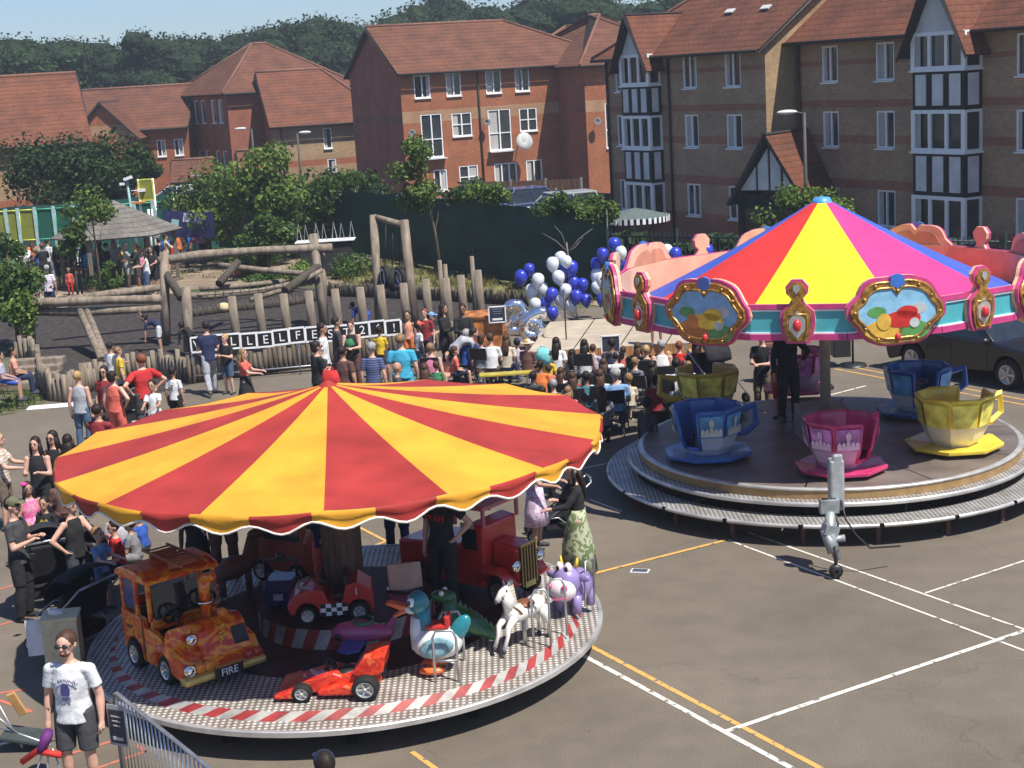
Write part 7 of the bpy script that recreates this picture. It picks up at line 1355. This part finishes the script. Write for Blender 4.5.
# ------------------------------------------------------------ balloons
def balloon(m,name):
    b=MB(); T=I4; pr=[(0,.2),(.06,.195),(.115,.165),(.15,.11),(.16,.04),(.15,-.03),(.115,-.1),(.06,-.165),(.015,-.2),(.02,-.22),(0,-.215)]; b.lathe(pr,20,T=T); o=b.build('balloon',m); return o
bb=gloss((.03,.045,.42),'balloon_blue'); bw_=gloss((.62,.66,.68),'balloon_white'); pb=balloon(bb,'b'); pwb=balloon(bw_,'w'); ub=uw=False
BL_=[(35,392,'b'),(68,362,'b'),(238,357,'b'),(207,368,'b'),(282,422,'b'),(245,413,'b'),(158,460,'b'),(256,470,'b'),(295,483,'b'),(133,497,'b'),(162,536,'b'),(197,316,'w'),(163,340,'w'),(187,392,'w'),(103,405,'w'),(213,445,'w'),(122,440,'w'),(78,450,'w'),(193,480,'w'),(92,500,'w'),(237,506,'w'),(218,330,'w')]
BR_=[(362,300,'b'),(335,338,'b'),(360,480,'b'),(432,335,'b'),(655,300,'b'),(782,290,'b'),(338,386,'w'),(341,432,'w'),(362,405,'w'),(438,293,'w'),(620,287,'w'),(410,262,'b')]
ordl=['highest','second highest','third highest','fourth highest','fifth highest','sixth highest','seventh highest','eighth highest','ninth highest','tenth highest','lowest','lowest but hidden']
for bunch,lst,base in(('left bunch beside the silver number balloons',BL_,G(578,322)),('right bunch behind the carousel sign',BR_,G(609,320))):
    strings=MB()
    for cc_ in 'bw':
        sel=sorted([q for q in lst if q[2]==cc_],key=lambda q:q[1])
        for i,(x,y,_) in enumerate(sel):
            Z=42.0+rnd.uniform(-.35,.35); p=P(512+x/4,180+y/4,Z); lab=f'{"royal blue" if cc_=="b" else "white"} balloon, {ordl[i]} of its colour, {bunch}'; src=pb if cc_=='b' else pwb
            if (cc_=='b' and not ub) or (cc_=='w' and not uw): o=src; o.location=p
            else: o=src.copy(); C.objects.link(o); o.location=p
            if cc_=='b': ub=True
            else: uw=True
            s_=rnd.uniform(.92,1.1)*1.06; o.scale=(s_,s_,s_*rnd.uniform(.98,1.08)); o.rotation_euler=(rnd.uniform(-.25,.25),rnd.uniform(-.3,.3),0); tag(o,lab,'balloon','blue and white balloons beside the stage'); strings.path([p-Vector((0,0,.22)),(p+base)/2-Vector((0,0,.1)),base+Vector((0,0,.1))],.006,3)
    strings.v=[tuple(Vector(v)-base) for v in strings.v]; tag(strings.build('ribbon_bundle',M('ribbon',(.6,.62,.66),.4),loc=base),'thin ribbons gathering the '+bunch.split(' be')[0]+' of balloons','ribbons')
fo_=M('foil_silver',(.78,.8,.84),.12,.95,var=.05)
def foil(label,pts,p,s):
    t=MB(); q=[(x*s,0,z*s) for x,z in pts]; 
    fine=[]
    for a,c in zip(q[:-1],q[1:]): fine+=[Vector(a).lerp(Vector(c),k/4) for k in range(4)]
    fine.append(Vector(q[-1])); t.path(fine,[(.18*s*(1+.06*math.sin(i*2.6))*(.55 if i in(0,len(fine)-1) else 1)) for i in range(len(fine))],14); return tag(t.build('number_balloon',fo_,loc=p),label,'balloon','silver number balloons')
two=[(-.28,.3),(-.15,.46),(.1,.46),(.24,.3),(.18,.1),(-.05,-.12),(-.26,-.36),(.0,-.38),(.3,-.38)]; six=[(.2,.46),(-.02,.38),(-.2,.15),(-.26,-.12),(-.16,-.34),(.05,-.4),(.24,-.28),(.26,-.08),(.1,.06),(-.08,.04),(-.2,-.08)]
foil('silver foil balloon shaped as the number 2',two,P(515,319,39.0),.8).rotation_euler=(0,.12,0); foil('silver foil balloon shaped as the number 6',six,P(534,324,38.8),.86).rotation_euler=(0,.5,0)
# ------------------------------------------------------------ pushchairs and small things
def stroller(label,p,rz,twin=False,fab=None,s=1.0):
    t=thing('pushchair',label,'pushchair',p,rz); t.scale=(s,)*3; w=.28 if not twin else .42; fm=fab or M('stroller_fabric',(.02,.02,.024),.8,var=.3)
    b=MB(); b.prism([(-.3,.42),(.12,.36),(.18,.44),(-.12,.5),(-.34,.9),(-.42,.88)],-w,w); b.build('seat',fm,t,bevel=.03); b=MB()
    n=8; vs=[]
    for i in range(n+1):
        a=R(-5)+R(115)*i/n
        for j_ in range(9): u=j_/8-.5; c_=math.cos(u*2.2); vs.append((-.34+.0+math.cos(a)*.42*(.75+.25*c_)*1.0-.05,u*2*w,.78+math.sin(a)*.42*(.6+.4*c_)))
    b.add(vs,[(i*9+j_,(i+1)*9+j_,(i+1)*9+j_+1,i*9+j_+1) for i in range(n) for j_ in range(8)],0,True); o=b.build('hood',fm,t); m=o.modifiers.new('s','SOLIDIFY'); m.thickness=.012
    b=MB()
    for s_ in(-1,1): b.path([(-.72,s_*w,1.02),(-.45,s_*w,.78),(.35,s_*w,.2)],.016,7); b.path([(-.42,s_*w,.14),(-.1,s_*w,.42),(.14,s_*w,.4)],.014,7)
    b.path([(-.72,-w,1.02),(-.75,0,1.04),(-.72,w,1.02)],.02,7); b.tube((-.4,-w,.15),(-.4,w,.15),.012,n=6); b.path([(.15,-w,.55),(.26,0,.6),(.15,w,.55)],.018,6); b.build('frame',M('stroller_metal',(.35,.35,.36),.35,.7),t)
    b=MB(); b.box((-.1,0,.24),(.5,w*1.7,.16)); b.build('basket',fm,t,bevel=.03)
    for s_ in(-1,1): wheel(t,-.42,s_*(w+.02),.14,s_,.04,6,rimm=alu); wheel(t,.38,s_*(w-.03),.1,s_,.05,6,rimm=alu)
    return t
stroller('large black pushchair in the dark group left of the flame painted truck',G(72,645),R(150),True,s=.95); t=stroller('black pushchair with pale blue cover behind the pink dress girl',G(48,600),R(115),s=1.05)
b=MB(); vs=[]
for i in range(8):
    for k in range(8): u,v=i/7,k/7; vs.append((u*.75-.35,v*.6-.3+.05*math.sin(u*6),1.05-.5*abs(u-.45)+.06*math.sin(v*7+u*3)))
b.add(vs,[(i*8+k,(i+1)*8+k,(i+1)*8+k+1,i*8+k+1) for i in range(7) for k in range(7)],0,True); o=tag(b.build('blue_blanket',cloth((.14,.27,.5)),loc=G(52,600)),'light blue blanket draped over the pushchair hood','blanket'); m=o.modifiers.new('s','SOLIDIFY'); m.thickness=.015
stroller('black pushchair near the woman in the green patterned skirt',G(552,536),R(185),s=.85); stroller('tall black pushchair beside the man in khaki trousers',G(722,402),R(-60),s=1.15); stroller('black and white pushchair among the people by the boy in white',G(128,425),R(140),s=.9); stroller('black pushchair between the adults in black at the left',G(102,590),R(60),s=.95)
eb=thing('beige_cabinet','beige metal cabinet with white paper on top behind the man in white tee shirt','cabinet',G(60,700)+Vector((0,.4,0)),R(8)); b=MB(); b.box((0,0,.45),(.42,.35,.9)); b.box((0,0,.92),(.45,.38,.05)); b.build('cabinet_body',M('cabinet_beige',(.62,.53,.34),.6),eb,bevel=.01); b=MB(); b.box((-.05,.0,.97),(.16,.1,.06),rot=(0,20,20)); tag(b.build('paper_wrapper',white,loc=Vector(eb.location)),'crumpled white paper lying on the beige cabinet','paper'); b=MB(); b.box((-.32,-.02,.68),(.2,.02,.45)); b.build('white_side_sheet',M('sheet_white',(.6,.62,.68),.5),eb)
# crowd barrier
A=G(113,690,1.1); B=G(226,782,1.1); A.z=B.z=0; d=B-A; Lb=d.length; ang=math.atan2(d.y,d.x); cbx=thing('crowd_barrier','galvanised steel crowd barrier with a dark poster at the lower left','barrier',A,ang); b=MB(); r_=.12
b.path([(0,0,.1),(0,0,1.1-r_),(.035,0,1.1-.035),(r_,0,1.1),(Lb-r_,0,1.1),(Lb-.035,0,1.1-.035),(Lb,0,1.1-r_),(Lb,0,.1)],.021,8); b.tube((0,0,.2),(Lb,0,.2),.016,n=6); b.build('frame_tube',steel,cbx); nb_=round(Lb/.1)
for k in range(1,nb_): b=MB(); b.tube((k*Lb/nb_,0,.2),(k*Lb/nb_,0,1.1),.0085,n=6); b.build('bar',steel,cbx)
for x in(.15,Lb-.15): b=MB(); b.path([(x,-.3,.02),(x,0,.12),(x,.3,.02)],.018,6); b.build('foot',steel,cbx)
po_=thing('poster','dark poster in a clear sleeve tied to the crowd barrier','poster',A+d.normalized()*.16+Vector((math.sin(ang)*.05,-math.cos(ang)*.05,.0)),R(-28)); b=MB(); b.box((.0,0,.78),(.24,.008,.44)); b.build('sleeve',M('sleeve_grey',(.35,.36,.38),.3),po_); b=MB(); b.box((0,-.007,.77),(.2,.006,.36)); b.build('sheet',M('poster_dark',(.03,.03,.05),.4,var=.4,scale=12),po_); b=MB(); b.box((0,-.012,.64),(.13,.004,.035)); 
for k in range(3): b.box((0,-.012,.88-k*.05),(.13-.02*k,.004,.012))
b.build('pale_bar',M('poster_pale',(.5,.5,.52),.6),po_)
# folding camp chairs and stools at the left edge
cc2=thing('folded_chair','folded garden chair frame with orange arm lying at the left edge','chair',G(14,752)); b=MB()
for a_,c_ in(((-.5,0,.05),(.5,.2,.12)),((-.5,.3,.3),(.45,-.1,.1)),((-.3,0,.6),(.2,.1,.0)),((-.35,.35,.75),(.1,.0,.05))): b.tube(a_,c_,.014,n=6)
b.build('frame',steel,cc2); b=MB(); b.box((.05,.15,.5),(.1,.04,.3),rot=(10,-20,0)); b.build('armrest',M('arm_wood',(.5,.28,.1),.6),cc2,bevel=.01); b=MB(); b.box((.12,.1,.14),(.5,.35,.06),rot=(0,12,0)); b.build('seat_cloth',M('cloth_dark',(.05,.06,.06),.8),cc2,bevel=.02)
# bags
def bag(label,p,c,s=(.3,.18,.3),name='bag'):
    t=thing(name,label,'bag',p,rnd.uniform(-.6,.6)); b=MB(); b.path([(0,0,0),(0,0,s[2]*.5),(0,0,s[2])],[(s[0]/2,s[1]/2),(s[0]/2*1.08,s[1]/2*1.1),(s[0]/2*.8,s[1]/2*.5)],12); b.build('body',cloth(c),t); b=MB(); b.path([(-s[0]*.25,0,s[2]*.95),(-s[0]*.14,0,s[2]*1.12),(s[0]*.14,0,s[2]*1.12),(s[0]*.25,0,s[2]*.95)],.012,5); b.build('handle',cloth(c),t)
bag('red shopping bag held by the woman in black with sunglasses',P(331,381,30.6)+Vector((0,0,-.2)),CL['red'],(.42,.2,.42)); bag('turquoise backpack of the woman with long dark hair',G(543,353,.95)+Vector((0,0,-.25)),CL['aqua'],(.32,.2,.36)); bag('grey bag on the ground near the seated children behind the carousel',G(118,545),CL['lgrey'],(.5,.3,.35)); bag('red and white bag on the ground at the left under the canopy edge',G(108,552),CL['coral'],(.35,.2,.25)); bag('purple bag beside the women left of the canopy',G(62,520),CL['purple'],(.4,.2,.3)); bag('blue bag beside the seated children at the left',G(130,556),CL['blue'],(.3,.2,.25)); bag('black rucksack on the ground by the last row of chairs',G(655,425),CL['black'],(.35,.25,.35))
b=MB(); 
for k,(x,y) in enumerate(((0,0),)): b.path([(0,0,0),(.02,0,.08),(0,0,.2)],[(.06,.06),(.13,.1),(.07,.07)],9)
tag(b.build('green_bundle',cloth(CL['green']),loc=G(350,341,1.15)+Vector((0,-.32,-.1))),'small green camouflage bundle held by the woman in the black vest','bundle')
# ------------------------------------------------------------ air
b=MB(); b.box((0,180,13.5),(530,450,31)); hz=b.build('haze',bpy.data.materials.new('haze_mat')); tag(hz,kind='stuff'); hm=hz.data.materials[0]; hm.use_nodes=True; N=hm.node_tree.nodes; N.clear(); out=N.new('ShaderNodeOutputMaterial'); v=N.new('ShaderNodeVolumePrincipled'); v.inputs['Color'].default_value=(.86,.92,1,1); v.inputs['Density'].default_value=.00075; v.inputs['Anisotropy'].default_value=.2; hm.node_tree.links.new(v.outputs[0],out.inputs['Volume'])
bpy.context.view_layer.update()

for o in bpy.data.objects:
    if 'label' in o and len(o['label'].split())>16: print('LONG',len(o['label'].split()),o['label'])
print('OBJECTS',len(bpy.data.objects),'people',NPp[0])
